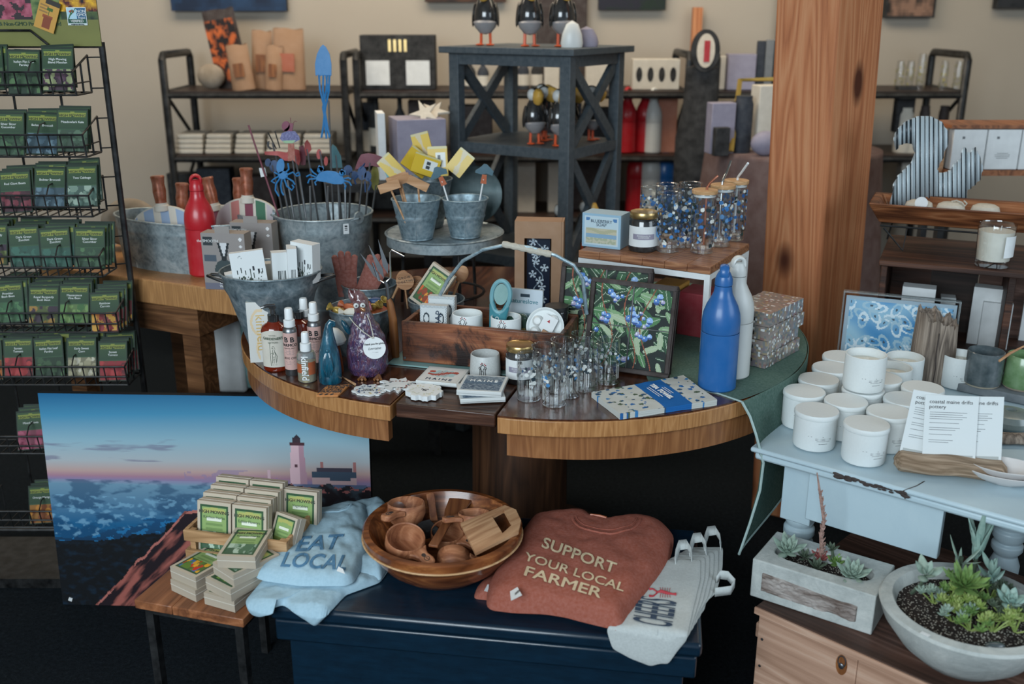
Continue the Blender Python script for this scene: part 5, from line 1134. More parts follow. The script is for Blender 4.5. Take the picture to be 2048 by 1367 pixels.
# ------------------------------------------------------------- framed berry tiles
def berries(seed):
    r = random.Random(seed); L = [(r.random(), r.random(), .06+.10*r.random(), r.random()*PI, r.choice(('2f5a38', '24482f', '48764a', '7a9a70', '1c3826', 'a0b090'))) for _ in range(110)]
    cl = [(.14, .62), (.20, .60), (.12, .56), (.24, .86), (.30, .84), (.20, .90), (.27, .80), (.52, .66), (.58, .64), (.47, .60), (.62, .68), (.55, .58), (.66, .62), (.60, .55), (.68, .52), (.74, .60), (.72, .55), (.80, .84), (.88, .84), (.84, .90), (.64, .40), (.70, .38), (.60, .42), (.76, .41), (.50, .72), (.06, .42), (.46, .10), (.50, .12), (.18, .55), (.36, .86)]
    def fn(u, v):
        for i, (x, y) in enumerate(cl):
            d = math.hypot((u-x), (v-y)*1.0); R = .034+.010*math.sin(i*3)
            if d < R: return 'd8e0e8' if math.hypot(u-x+.010, v-y-.012) < .010 else (('6f94cc', '4a78b8', 'a8a0bc', '8fb0dc')[i % 4] if v-y > -.4*R else '2f4f8a')
        for a, b, c_ in ((.18, .92, 0), (.5, .45, 1), (.72, .3, 2)):
            if abs(u-a-.10*math.sin(v*5+c_)) < .007: return '8a4a34'
        for x, y, s, an, c_ in L:
            dx, dy = u-x, v-y; p = dx*math.cos(an)+dy*math.sin(an); q = -dx*math.sin(an)+dy*math.cos(an)
            if (p/s)**2+(q/(s*.36))**2 < 1: return c_ if abs(q) > .004 else 'a8b8a0'
        return '0b1a18'
    return fn
def bframe(label, bl, br, hh, lean, seed, glass=True):
    a = Z(bl[0], bl[1], ZT); b = Z(br[0], br[1], ZT); w_ = (b-a).length; an = math.degrees(math.atan2(b.y-a.y, b.x-a.x)); m_ = (a+b)/2
    t = thing('framed_picture', label, 'picture', (0, 0, 0), 0); t.matrix_world = T(m_.x, m_.y, ZT+.003) @ RZ(an) @ RX(-lean)
    f = .010
    MB().box(-w_/2, -.009, 0, w_/2, .009, f).box(-w_/2, -.009, hh-f, w_/2, .009, hh).box(-w_/2, -.009, f, -w_/2+f, .009, hh-f).box(w_/2-f, -.009, f, w_/2, .009, hh-f).build('frame', 'dark_brown', t, bevel=.002)
    MB(T(0, .002, f)).card(w_-2*f, hh-2*f, .006, 110, 110, berries(seed), '222222').build('berry_picture', 'print', t)
    MB(T(0, -.0025, f)).box(-.0015, -.001, 0, .0015, .001, hh-2*f).box(-w_/2+f, -.001, (hh-2*f)*.5-.001, w_/2-f, .001, (hh-2*f)*.5+.001).build('tile_joint', 'black_plastic', t)
    MB(T(0, .010, hh*.5) @ RX(38)).box(-.02, 0, -hh*.50, .02, .003, 0).build('easel_leg', 'dark_brown', t)
bframe('framed picture of blueberries on a branch, front one leaning by the blue bottle', (1168, 734), (1337, 759), .212, 13, 3)
bframe('framed picture of blueberries, mostly hidden behind the front frame', (1112, 708), (1290, 728), .226, 13, 8)
# ------------------------------------------------------------- green cloth over the right side
def cloth():
    zz = ZT+.0012; t = thing('green_cloth', 'sage green felt cloth with pale hem draped over the right edge of the table', 'cloth', (0, 0, 0))
    path = [(1300, 770), (1345, 770), (1434, 786), (1484, 803)]
    P = [Z(x, y, zz) for x, y in path]
    ph0 = math.atan2(P[-1].y-CR.y, P[-1].x-CR.x); ph1 = rad(50)
    n = 30; rim = [Vector((CR.x+(TR+.002)*math.cos(ph0+(ph1-ph0)*k/n), CR.y+(TR+.002)*math.sin(ph0+(ph1-ph0)*k/n), zz)) for k in range(n+1)]
    poly = P[:-1]+rim+[Vector((CR.x-.05, rim[-1].y, zz)), Vector((P[0].x, 2.45, zz))]
    MB().prism([(p.x, p.y) for p in poly], zz-.0008, zz+.0012).build('top_sheet', 'green_cloth', t)
    left = [Z(1484, 803, zz), Y(1500, 832, 2.0), Y(1512, 868, 1.985), Y(1527, 925, 1.985), Y(1520, 980, 1.98), Y(1500, 1045, 1.97), Y(1478, 1108, 1.96)]
    def L(v): f = v*(len(left)-1); i = min(len(left)-2, int(f)); return left[i].lerp(left[i+1], f-i)
    def fn(u, v):
        r = rim[0].lerp(rim[-1], u) if 0 else Vector((CR.x+(TR+.003)*math.cos(ph0+(ph1-ph0)*u), CR.y+(TR+.003)*math.sin(ph0+(ph1-ph0)*u), 0))
        out = Vector((math.cos(ph0+(ph1-ph0)*u), math.sin(ph0+(ph1-ph0)*u), 0)); b = r+out*(.003+.004*v*(1+math.sin(u*16))*.8); b.z = zz-v*(.33-.10*u)
        if v < .06: b.z = zz-(v/.06)**2*.33*.06
        s = min(1, u/.22); s = s*s*(3-2*s); return tuple(L(v).lerp(b, s))
    o = MB().surf(fn, 80, 40).build('skirt', 'green_cloth', t, sharp=180); m = o.modifiers.new('s', 'SOLIDIFY'); m.thickness = .002
    MB().tube([L(k/24) for k in range(25)], .003, 6).tube([Vector(fn(k/40, 1)) for k in range(41)], .003, 6).tube([P[0], P[1], P[2], P[3]], .0022, 6).build('hem', 'cloth_hem', t, label='pale stitched hem')
cloth()
# ------------------------------------------------------------- shrink-wrapped soap stacks
def wrapcol(seed):
    def f(u, v):
        n = mn.noise(Vector((u*5+seed, v*5, seed))); k = mn.noise(Vector((u*30, v*9+seed, 2)))
        if k > .38: return 'd8dcdc'
        return mixc('8d8a86', ('8a4a4a', '5a6a70', 'a08a5a', '6a5a70')[int(abs(n)*9) % 4], .5 if abs(n) > .12 else .15)
    return f
q = Z(1531, 738, ZT+.002); q2 = Z(1597, 700, ZT+.002); an = math.degrees(math.atan2(q2.y-q.y, q2.x-q.x)); ln = (q2-q).length
for k in range(4):
    m = MB(T(q.x, q.y, ZT+.0035+k*.0335) @ RZ(an+RN.uniform(-2, 2)) @ T(RN.uniform(-.003, .003), 0, 0))
    a = wrapcol(k*7); X0, X1, Y0, Y1, H2 = 0, ln, 0, .105, .0325
    def wv(x, y, z): n = mn.noise(Vector((x*60, y*60, z*60+k)))*.0022; return (x+n, y+n, z+n*.3)
    m.surf(lambda u, v: wv(X0+(X1-X0)*u, Y0, H2*v), 30, 6, a).surf(lambda u, v: wv(X0, Y0+(Y1-Y0)*u, H2*v), 20, 6, a).surf(lambda u, v: wv(X1, Y0+(Y1-Y0)*u, H2*v), 20, 6, a).surf(lambda u, v: wv(X0+(X1-X0)*u, Y1, H2*v), 30, 6, a).surf(lambda u, v: wv(X0+(X1-X0)*u, Y0+(Y1-Y0)*v, H2), 30, 20, a)
    o = m.build('wrapped_soap_pack', 'wrap', sharp=60); tag(o, ('bottom', 'second from bottom', 'third from bottom', 'topmost')[k]+' clear-wrapped pack of coloured soaps in the stack by the post', 'soap pack', 'wrapped soap packs by the post')
    MB(T(q.x, q.y, ZT+.0035+k*.0335) @ RZ(an)).box(-.004, .035, .012, -.0025, .052, .020).build('pack_mark', 'black_plastic', o)
# ------------------------------------------------------------- riser with tall tumblers
ZR = .98
ra = Z(1157, 500, ZR); rb = Z(1421, 534, ZR); rA = math.degrees(math.atan2(rb.y-ra.y, rb.x-ra.x)); rL = (rb-ra).length
rs = thing('display_riser', 'white metal riser with a pieced wooden top at the back of the round table', 'stand', (ra.x, ra.y, ZT), rA); hr = ZR-ZT; rD = .30
m = MB()
for k in range(6): MB().box(rL*k/6, 0, hr-.019, rL*(k+1)/6-.0004, rD, hr).build('top_plank', 'riser_wood', rs, bevel=.0015)
for x, y in ((0, .0), (rL-.014, 0), (0, rD-.014), (rL-.014, rD-.014)): MB().box(x, y, .002, x+.014, y+.014, hr-.034).build('leg', 'white_metal', rs)
m.box(0, 0, hr-.034, rL, .014, hr-.0195).box(0, rD-.014, hr-.034, rL, rD, hr-.0195).box(0, .0145, hr-.034, .014, rD-.0145, hr-.0195).box(rL-.014, .0145, hr-.034, rL, rD-.0145, hr-.0195)
m.box(rL-.013, .0145, .075, rL-.001, rD-.0145, .087).box(.001, .0145, .075, .013, rD-.0145, .087); m.build('frame', 'white_metal', rs)
RM = T(ra.x, ra.y, ZT) @ RZ(rA)
for nm, mt, x, y, sx, sy, sz, lb in (('carton', 'box_orange', .19, .17, .07, .10, .12, 'orange yellow box under the riser'), ('carton', 'box_red', .275, .16, .08, .10, .115, 'dark red box under the riser, right of the orange one')):
    o = MB().cbox(sx, sy, sz).build(nm, mt, None, bevel=.003); o.matrix_world = RM @ T(x, y, .001); tag(o, lb, 'box')
o = MB().lathe([(0, 0), (.03, 0), (.045, .03), (.04, .06), (.02, .075), (0, .075)], 24).build('ceramic_pot', 'raw_clay', None); p = YZ(1490, .9, 2.72); o.location = (p.x, 2.50, ZT+.002); o.location.x = .66; tag(o, 'cream rounded pot behind the riser leg by the post', 'pot')
def bsoap(u, v):
    if u < .07 or u > .93 or v < .08 or v > .93: return '8fb0c4'
    if u < .10 or u > .90 or v < .12 or v > .88: return 'b8cad2'
    for cx in (.14, .86):
        if math.hypot(u-cx, (v-.86)*.9) < .07: return '4a78a8'
    if v > .58: return 'b4c8d0'
    if .40 < v < .58: return 'a8a88c' if abs(v-.5-.05*math.sin(u*9)) < .05 else 'b8b49c'
    if .28 < v < .40: return '7fa0b8'
    return 'a0a890' if mn.noise(Vector((u*14, v*14, 1))) > 0 else 'b8b8a4'
q = Z(1213, 497, ZR); t = thing('soap_carton', 'pale blue blueberry soap box on the left of the riser', 'box', (q.x, q.y+.035, ZR+.001), rA+4)
MB().card(.106, .088, .065, 50, 42, bsoap, 'a3bccb').build('carton', 'print', t); letters('BLUEBERRY\nSOAP', .0115, 'ink_navy', t, T(0, -.0329, .064) @ UP, line=.8)
q = Z(1287, 503, ZR); jam('dark candle jar with gold lid on the riser, beside the soap box', (q.x, q.y+.02, ZR+.001), .037, .100)
TT = tumbler_meshes(.0298, .150, .002, True)
LG = [(1405, 508, 1, 'front lidded one'), (1441, 494, 1, 'middle lidded one'), (1468, 482, 1, 'rear lidded one'), (1337, 506, 0, 'front open one beside the candle jar'), (1302, 491, 0, 'open one at the far left, behind the jar'), (1332, 483, 0, 'open one at the back left'), (1378, 480, 0, 'open one at the back, before the lidded ones'), (1366, 496, 0, 'open one in the middle')]
used = []
straws = [((.004, -.004), (.020, -.010, .028), (.028, -.012, .036), 'dull_steel', 'copper_tape'), ((-.006, 0), (.016, 0, .030), (.034, 0, .056), 'chrome', 'chrome'), ((-.004, 0), (-.024, 0, .022), (-.060, 0, .052), 'white_metal', 'white_metal')]
for k, (x, y, lid, d) in enumerate(LG):
    q = Z(x, y, ZR); q.y += .018
    for _ in range(30):
        for u_ in used:
            v_ = Vector((q.x-u_.x, q.y-u_.y, 0))
            if v_.length < .0617: q = q+v_.normalized()*(.0617-v_.length)
    used.append(q); t = put_tumbler(TT, (q.x, q.y, ZR+.001), k, k*51, f'tall glass printed all over with blueberries, {d}', 'tall berry tumblers on the riser')
    if lid:
        MB().lathe([(0, .1505), (.0315, .1505), (.0322, .152), (.0322, .159), (.031, .160), (0, .160)], 36).build('wooden_lid', 'bamboo', t); MB().lathe([(.0262, .143), (.0275, .143), (.0275, .1502), (.0262, .1502)], 32).build('seal_ring', 'white_plastic', t)
        s0, s1, s2, mt, _ = straws[k]; MB().tube([(s0[0], s0[1], .02), (s0[0], s0[1], .166), (s0[0]+(s1[0]-s0[0])*.4, s1[1]*.5, .160+s1[2]*.6), (s1[0], s1[1], .160+s1[2]), (s2[0], s2[1], .160+s2[2])], .0031, 10).build('straw', ('copper_tape', 'chrome', 'white_metal')[k], t)
# ------------------------------------------------------------- lighthouse picture on the floor
def photo(u, v):
    x = 125+645*u; y = 1205-432*v; n = fbm(x*.012, y*.03, 1, 5); f = fbm(x*.05, y*.09, 1, 4)
    hz = 941+.006*(x-125); 
    hill = 1203-(x-195)*.98 if x < 400 else (1002-(x-400)*.33 if x < 540 else 956-(x-540)*.12 if x < 600 else 948)
    hill += 9*fbm(x*.03, 2, 1, 4)
    if y < hz and y < hill:
        lx = x-628
        if abs(lx) < 12.5+(y-868)*.065 and 868 <= y < 945: return '5a3a44' if (abs(lx+3) < 3 and 904 < y < 911) else ('d8b4bc' if lx < 4 else 'b08a98')
        if 862 <= y < 868 and abs(lx) < 15: return '4a2a34'
        if 853 <= y < 862 and abs(lx) < 8: return '3a2a34'
        if 846 <= y < 853 and abs(lx) < 8*(y-845)/8: return '2c2430'
        if 655 < x < 742 and y > 918-0*x: return '3a4a5c' if y < 930 or 690 < x < 730 and y < 936 else 'b89a9c'
        if 664 < x < 735 and 911 < y <= 918: return '3f3a48'
        if (673 < x < 679 or 737 < x < 742) and y > 898: return 'a06a68'
        if 566 < x < 572 and y > 917: return 'c8a8b0'
        if abs(x-560) < (y-935)*.9 and y > 935: return 'c0a8ac'
        t = (y-773)/168
        st = [(0, '145f8a'), (.25, '4289ac'), (.55, '8cafbd'), (.78, 'a9b0b4'), (.90, 'b89a94'), (.96, 'a47a8c'), (1, '8a7a9c')]
        k = x/770; t = t+.16*(k-.25)*(1-t)
        t = max(0, min(.999, t)); 
        for (a, ca), (b, cb) in zip(st, st[1:]):
            if a <= t <= b: c = mixc(ca, cb, (t-a)/(b-a)); break
        if 860 < y < 905 and x < 400 and True: c = mixc(c, '6a6480', max(0, min(.6, (fbm(x*.006, y*.06, 1, 4)-.05-abs(y-884)*.008)*3)))
        if y > 918 and 400 < x < 620 and n > 0: c = mixc(c, '8a7a9a', .6)
        return c
    if y < hill:
        t = (y-hz)/110
        c = mixc('6f93a8', '0f5a86', min(1, t*1.2)) if t > .08 else mixc('8a86a4', '6f93a8', max(0, t)*12)
        c = mixc(c, '063a60', max(0, min(.6, (n+.02)*3)))
        if t > .3: c = mixc(c, '7fb0cc', max(0, min(.55, (f-.12)*2)))
        if y > 1062+18*n-(x-125)*.15: c = mixc('0a3a5c', '02101c', min(1, (y-1060)/60)) if f < .25 else '1a6a9c'
        if y > 1075-(x-125)*.12+25*n: c = mixc('04090f', '0c2436', max(0, f))
        return c
    dd = (y-hill)
    if x > 520 and y < 985 and f > .1 and x > 600 and y < 962: return '9a5a58'
    if x < 470 and dd < 125+60*n:
        g = fbm((x+y)*.035, (y-x)*.006, 1, 5)
        return mixc('1c1018', 'a05a50', max(0, min(1, .30+g*2.2-dd*.001))) if dd > 6 or g > 0 else 'b06a60'
    g = fbm(x*.04, y*.05, 1, 5); return mixc('1a1218', '6a3028' if x < 640 else '34404a', max(0, min(1, .3+g*1.5)))
a = Z(130, 1205, 0); b0 = Vector((-.375, a.y-.035, 0)); w_ = (b0-a).length; an = math.degrees(math.atan2(b0.y-a.y, b0.x-a.x)); m_ = (a+b0)/2
t = thing('canvas_print', 'large photo canvas of a lighthouse above a rocky shore at dusk, leaning on the floor', 'picture', (0, 0, 0)); t.matrix_world = T(m_.x, m_.y, .002) @ RZ(an) @ RX(-4)
MB().card(w_, .612, .022, 330, 220, photo, '141a20').build('canvas', 'print', t)
MB(T(-w_/2+.022, -.0125, .012) @ RY(20)).box(-.005, -.001, 0, .005, .001, .010).build('corner_sticker', 'white_paper', t)
# ------------------------------------------------------------- seed box crate
k0 = Z(362, 1062, .52); CM = T(k0.x+.004, k0.y, ZB) @ RZ(-13); cw, cdp = .236, .165
t = thing('slatted_crate', 'small light wood slatted crate of seed boxes on the side table', 'crate', (0, 0, 0)); t.matrix_world = CM
for z0, z1 in ((.078, .103), (.032, .056), (.003, .018)):
    MB().box(0, 0, z0, cw, .008, z1).build('slat', 'crate_light', t, bevel=.001); MB().box(0, cdp-.008, z0, cw, cdp, z1).build('slat', 'crate_light', t)
    MB().box(0, .0085, z0, .008, cdp-.0085, z1).build('slat', 'crate_light', t); MB().box(cw-.008, .0085, z0, cw, cdp-.0085, z1).build('slat', 'crate_light', t)
for x, y in ((.009, .009), (cw-.021, .009), (.009, cdp-.021), (cw-.021, cdp-.021)): MB().box(x, y, .003, x+.012, y+.012, .1).build('corner_post', 'crate_light', t)
MB().box(.001, .001, 0, cw-.001, cdp-.001, .0025).build('base', 'crate_light', t)
MB().box(.022, .022, .0026, cw-.022, cdp-.022, .040).build('packing_card', 'kraft_box', t)
def cr(kind, x, y, z, label, rx=-10, rz=0, text=True): seedbox(kind, CM @ T(x, y, z) @ RZ(rz) @ RX(rx), label, 'seed boxes in the slatted crate', text)
cr('herb', .058, .030, .042, 'herb seed box standing front left in the slatted crate'); cr('viola', .140, .028, .042, 'flower seed box standing front centre in the slatted crate')
cr('veg', .054, .062, .044, 'seed box standing behind the herb one, second row', text=False); cr('herb', .135, .060, .044, 'seed box behind the front flower one, second row', text=False)
cr('flower', .054, .094, .046, 'seed box on the left in the third row of the crate', text=False); cr('viola', .136, .092, .046, 'seed box in the middle of the third row of the crate', text=False)
cr('veg', .050, .126, .050, 'seed box at the left of the rearmost row', text=False); cr('flower', .131, .126, .050, 'seed box in the middle of the rearmost row', text=False); cr('veg', .2125, .122, .040, 'green seed box at the right of the rearmost row, label showing')
seedbox('veg', CM @ T(.205, .035, .050) @ RZ(-20) @ RX(-25) @ SC(.8, 1, .75), 'small seed box leaning at the right front of the crate', None, False)
def flatbox(kind, px, py, z, rz, label, s=1.0, text=True):
    p = Z(px, py, z); seedbox(kind, T(p.x, p.y, z+.0138) @ RZ(rz) @ RX(-90) @ SC(s, 1, s), label, 'seed boxes stacked in front of the crate', text)
flatbox('flower', 368, 1192, ZB+.0005, -34, 'bottom seed box of the left pair in front of the crate', text=False)
flatbox('sun', 368, 1166, ZB+.0280, -33, 'sunflower seed box on top of the left pair')
flatbox('herb', 440, 1216, ZB+.0005, -24, 'bottom seed box of the tall right stack', .98, False); flatbox('veg', 438, 1190, ZB+.028, -36, 'second seed box from the bottom of the right stack')
flatbox('herb', 448, 1160, ZB+.0555, -42, 'third seed box up in the right stack, turned aside', .95, False); flatbox('herb', 474, 1136, ZB+.083, -4, 'kitchen herbs seed box on top of the tall right stack')
# ------------------------------------------------------------- folded cloth things on the chest
CIN = (T(cp.x, cp.y, 0) @ RZ(CA)).inverted(); CMW = T(cp.x, cp.y, 0) @ RZ(CA)
def onchest(px, py, z):
    p = Z(px, py, z); l = CIN @ p
    if l.y < -.006:
        o = CIN @ Vector((0, 0, EYE)); d = CIN.to_3x3() @ ray(px, py); k = (-.008-o.y)/d.y; q = o+d*k; return CMW @ q, Vector((0, -1, 0))
    return p, Vector((0, 0, 1))
def pinch(poly, n=140):
    L = []; P = [Vector(p) for p in poly]; tot = sum((P[i]-P[i-1]).length for i in range(len(P))); step = tot/n; out = []
    for i in range(len(P)):
        a, b = P[i], P[(i+1) % len(P)]; m = max(1, int(round((b-a).length/step)))
        out += [a.lerp(b, k/m) for k in range(m)]
    for _ in range(2): out = [(out[i-1]+out[i]*2+out[(i+1) % len(out)])/4 for i in range(len(out))]
    return out
def softcloth(name, mat, parent, poly, z, th, seed, amp=.004, rings=34, wscale=22, dip=None, center=None, col=None):
    B = pinch(poly); c = Vector(center) if center else sum(B, Vector((0, 0)))/len(B); n = len(B); vs = []; fs = []
    for r in range(rings+1):
        t_ = (r+1)/(rings+1); s = math.sin(t_*PI/2)**.8
        for b in B:
            q = c+(b-c)*s; p, nrm = onchest(q.x, q.y, z); e = 1-s**14
            w_ = mn.fractal(Vector((p.x*wscale+seed, p.y*wscale*.7, seed)), 1, 2, 3)*amp; w_ += amp*1.2*max(0, mn.noise(Vector((p.x*9+p.y*16+seed, p.y*5-p.x*7, seed))))
            h_ = th*(1-(1-e)**1.0)*(.55+.45*(1-s*s*.6))+w_*e+.001
            if dip: dx, dy = q.x-dip[0], q.y-dip[1]; g = math.exp(-((dx/dip[2])**2+(dy/dip[3])**2)**2); h_ -= dip[4]*g*th
            vs.append(p+nrm*max(.0006, h_))
    vs.append(onchest(c.x, c.y, z)[0]+onchest(c.x, c.y, z)[1]*(th+.001)); C0 = len(vs)-1
    for i in range(n): fs.append((C0, i, (i+1) % n))
    for r in range(rings):
        for i in range(n): j = (i+1) % n; fs.append((r*n+i, (r+1)*n+i, (r+1)*n+j, r*n+j))
    base = len(vs); vs += [onchest(b.x, b.y, z)[0]+Vector((0, 0, 0))*0 for b in B]
    for i in range(n): j = (i+1) % n; fs.append((rings*n+i, base+i, base+j, rings*n+j))
    fs.append(tuple(range(base, base+n))[::-1])
    m = MB(); m.add(vs, fs); return m.build(name, mat, parent, sharp=180)
def textpx(txt, mat, parent, bvh, p0, p1, up, z, lift=.0018, label=None, **k):
    """lettering whose baseline runs p0 -> p1 and whose cap height spans the pixel vector up, laid on the cloth"""
    me = textmesh(txt, 1, 0, align='LEFT', **k); xs = [v.co.x for v in me.vertices]; ys = [v.co.y for v in me.vertices]; x0, x1, y0, y1 = min(xs), max(xs), min(ys), max(ys)
    b = bmesh.new(); b.from_mesh(me)
    for _ in range(3):
        bmesh.ops.triangulate(b, faces=b.faces, quad_method='FIXED', ngon_method='EAR_CLIP'); bmesh.ops.subdivide_edges(b, edges=[e for e in b.edges if e.calc_length() > .12], cuts=1)
    for v in b.verts:
        f = (v.co.x-x0)/(x1-x0); g = (v.co.y-y0)/(y1-y0); d = ray(p0[0]+(p1[0]-p0[0])*f+up[0]*g, p0[1]+(p1[1]-p0[1])*f+up[1]*g).normalized(); h = bvh.ray_cast(Vector((0, 0, EYE)), d)
        v.co = (h[0]+Vector((0, 0, 1))*lift) if h[0] else Vector((0, 0, EYE))+d*((z-EYE)/d.z)
    bmesh.ops.triangulate(b, faces=b.faces, quad_method='FIXED', ngon_method='EAR_CLIP'); b.to_mesh(me); b.free(); o = bpy.data.objects.new('lettering', me); COL.objects.link(o); me.materials.append(MT[mat]); o.parent = parent
    if label: o['label'] = label
t = thing('folded_shirt', 'folded pale blue t-shirt printed EAT LOCAL, hanging over the chest corner', 'shirt', (0, 0, 0))
softcloth('tail', 'shirt_blue', t, [(525, 1160), (620, 1150), (700, 1150), (772, 1110), (778, 1140), (760, 1165), (691, 1190), (662, 1222), (632, 1252), (600, 1232), (566, 1209), (540, 1218), (510, 1233), (497, 1222), (490, 1202)], ZC+.002, .016, 3, .006, 26)
softcloth('sleeve', 'shirt_blue', t, [(700, 1010), (757, 996), (772, 1010), (780, 1130), (762, 1160), (715, 1160), (690, 1100)], ZC+.006, .025, 8, .006, 20)
sh = softcloth('body', 'shirt_blue', t, [(508, 1146), (520, 1134), (541, 1124), (546, 1080), (553, 1030), (560, 1014), (574, 1006), (596, 1008), (618, 1016), (650, 1022), (682, 1014), (706, 1006), (735, 1012), (742, 1060), (738, 1110), (722, 1140), (708, 1165), (690, 1172), (600, 1172), (530, 1162), (512, 1156)], ZC+.022, .030, 5, .005, 40, 26, dip=(656, 1012, 34, 9, .7))
bv = bvh_of(sh)
def arcpx(cx, cy, rx, ry, a0, a1, z, bvh, n=24):
    out = []
    for k in range(n+1):
        a = rad(a0+(a1-a0)*k/n); p = Z(cx+rx*math.cos(a), cy+ry*math.sin(a), z); h = bvh.ray_cast(Vector((p.x, p.y, 3)), Vector((0, 0, -1))); out.append(Vector((p.x, p.y, (h[0].z if h[0] else p.z)+.0005)))
    return out
MB().tube(arcpx(655, 1010, 48, 20, 5, 175, ZC+.045, bv), .0032, 6).tube(arcpx(655, 1010, 43, 15, 5, 175, ZC+.045, bv), .0012, 6).build('collar', 'shirt_blue', t)
textpx('EAT', 'ink_blue', t, bv, (590, 1103), (676, 1098), (13, -30), ZC+.048, bold=.02)
textpx('LOCAL', 'ink_blue', t, bv, (560, 1134), (690, 1141), (13, -30), ZC+.046, bold=.02)
MB().add([Z(673, 1141, ZC+.052), Z(690, 1147, ZC+.052), Z(686, 1137, ZC+.056), Z(677, 1132, ZC+.056)], [(0, 1, 2, 3)]).build('paper_tag', 'white_paper', t)
t = thing('folded_shirt', 'second folded rust shirt under the printed one, showing at its left', 'shirt', (0, 0, 0))
softcloth('body', 'shirt_rust', t, [(946, 1197), (955, 1172), (985, 1145), (1050, 1100), (1200, 1060), (1300, 1120), (1260, 1215), (1130, 1222), (975, 1200)], ZC+.001, .022, 12, .003, 22)
MB().add([Z(968, 1181, ZC+.024), Z(976, 1183, ZC+.024), Z(978, 1168, ZC+.026), Z(975, 1168, ZC+.026)], [(0, 1, 2, 3)]).build('size_sticker', 'white_paper', t)
t = thing('folded_shirt', 'folded rust coloured t-shirt printed SUPPORT YOUR LOCAL FARMER', 'shirt', (0, 0, 0))
rs_ = softcloth('body', 'shirt_rust', t, [(972, 1214), (974, 1185), (982, 1160), (1000, 1132), (1020, 1102), (1045, 1065), (1066, 1036), (1100, 1030), (1143, 1027), (1166, 1026), (1190, 1034), (1232, 1046), (1262, 1034), (1300, 1040), (1325, 1048), (1348, 1070), (1346, 1098), (1334, 1135), (1312, 1170), (1285, 1205), (1257, 1238), (1247, 1256), (1238, 1261), (1190, 1250), (1150, 1240), (1134, 1235), (1090, 1228), (1030, 1226), (980, 1220)], ZC+.022, .045, 9, .004, 46, 20, dip=(1216, 1040, 42, 17, .42), center=(1150, 1145))
bv = bvh_of(rs_)
MB().tube(arcpx(1213, 1032, 68, 40, 8, 172, ZC+.06, bv, 40), .0032, 6).tube(arcpx(1213, 1030, 61, 33, 6, 174, ZC+.06, bv, 40), .0012, 6).build('collar', 'shirt_rust', t)
MB().tube([Z(1181, 1029, ZC+.060), Z(1200, 1031, ZC+.061), Z(1213, 1035, ZC+.060)], .003, 6).build('neck_label', 'candy_orange', t)
textpx('SUPPORT', 'ink_cream', t, bv, (1082, 1095), (1228, 1148), (7, -21), ZC+.066, bold=.018)
textpx('YOUR LOCAL', 'ink_cream', t, bv, (1046, 1120), (1246, 1184), (6, -16), ZC+.066, bold=.012)
textpx('FARMER', 'ink_cream', t, bv, (1047, 1151), (1200, 1197), (7, -19), ZC+.064, bold=.020)
st = [Z(x, y, ZC+.066) for x, y in ((1022, 1200), (1020, 1182), (1035, 1173), (1044, 1189))]
MB().add(st+[p-Vector((0, 0, .001)) for p in st], [(0, 1, 2, 3), (4, 7, 6, 5), (0, 4, 5, 1), (1, 5, 6, 2), (2, 6, 7, 3), (3, 7, 4, 0)]).build('price_sticker', 'white_paper', t)
m = MB()
for k in range(6): a = st[0].lerp(st[1], .5)+(st[3]-st[0])*(.35+.08*k)*.9; m.at(T(a.x+.002, a.y+.001*k, a.z+.0005)).box(0, -.004, 0, .0006+.0004*(k % 2), .004, .0003)
m.build('barcode', 'ink_black', t)
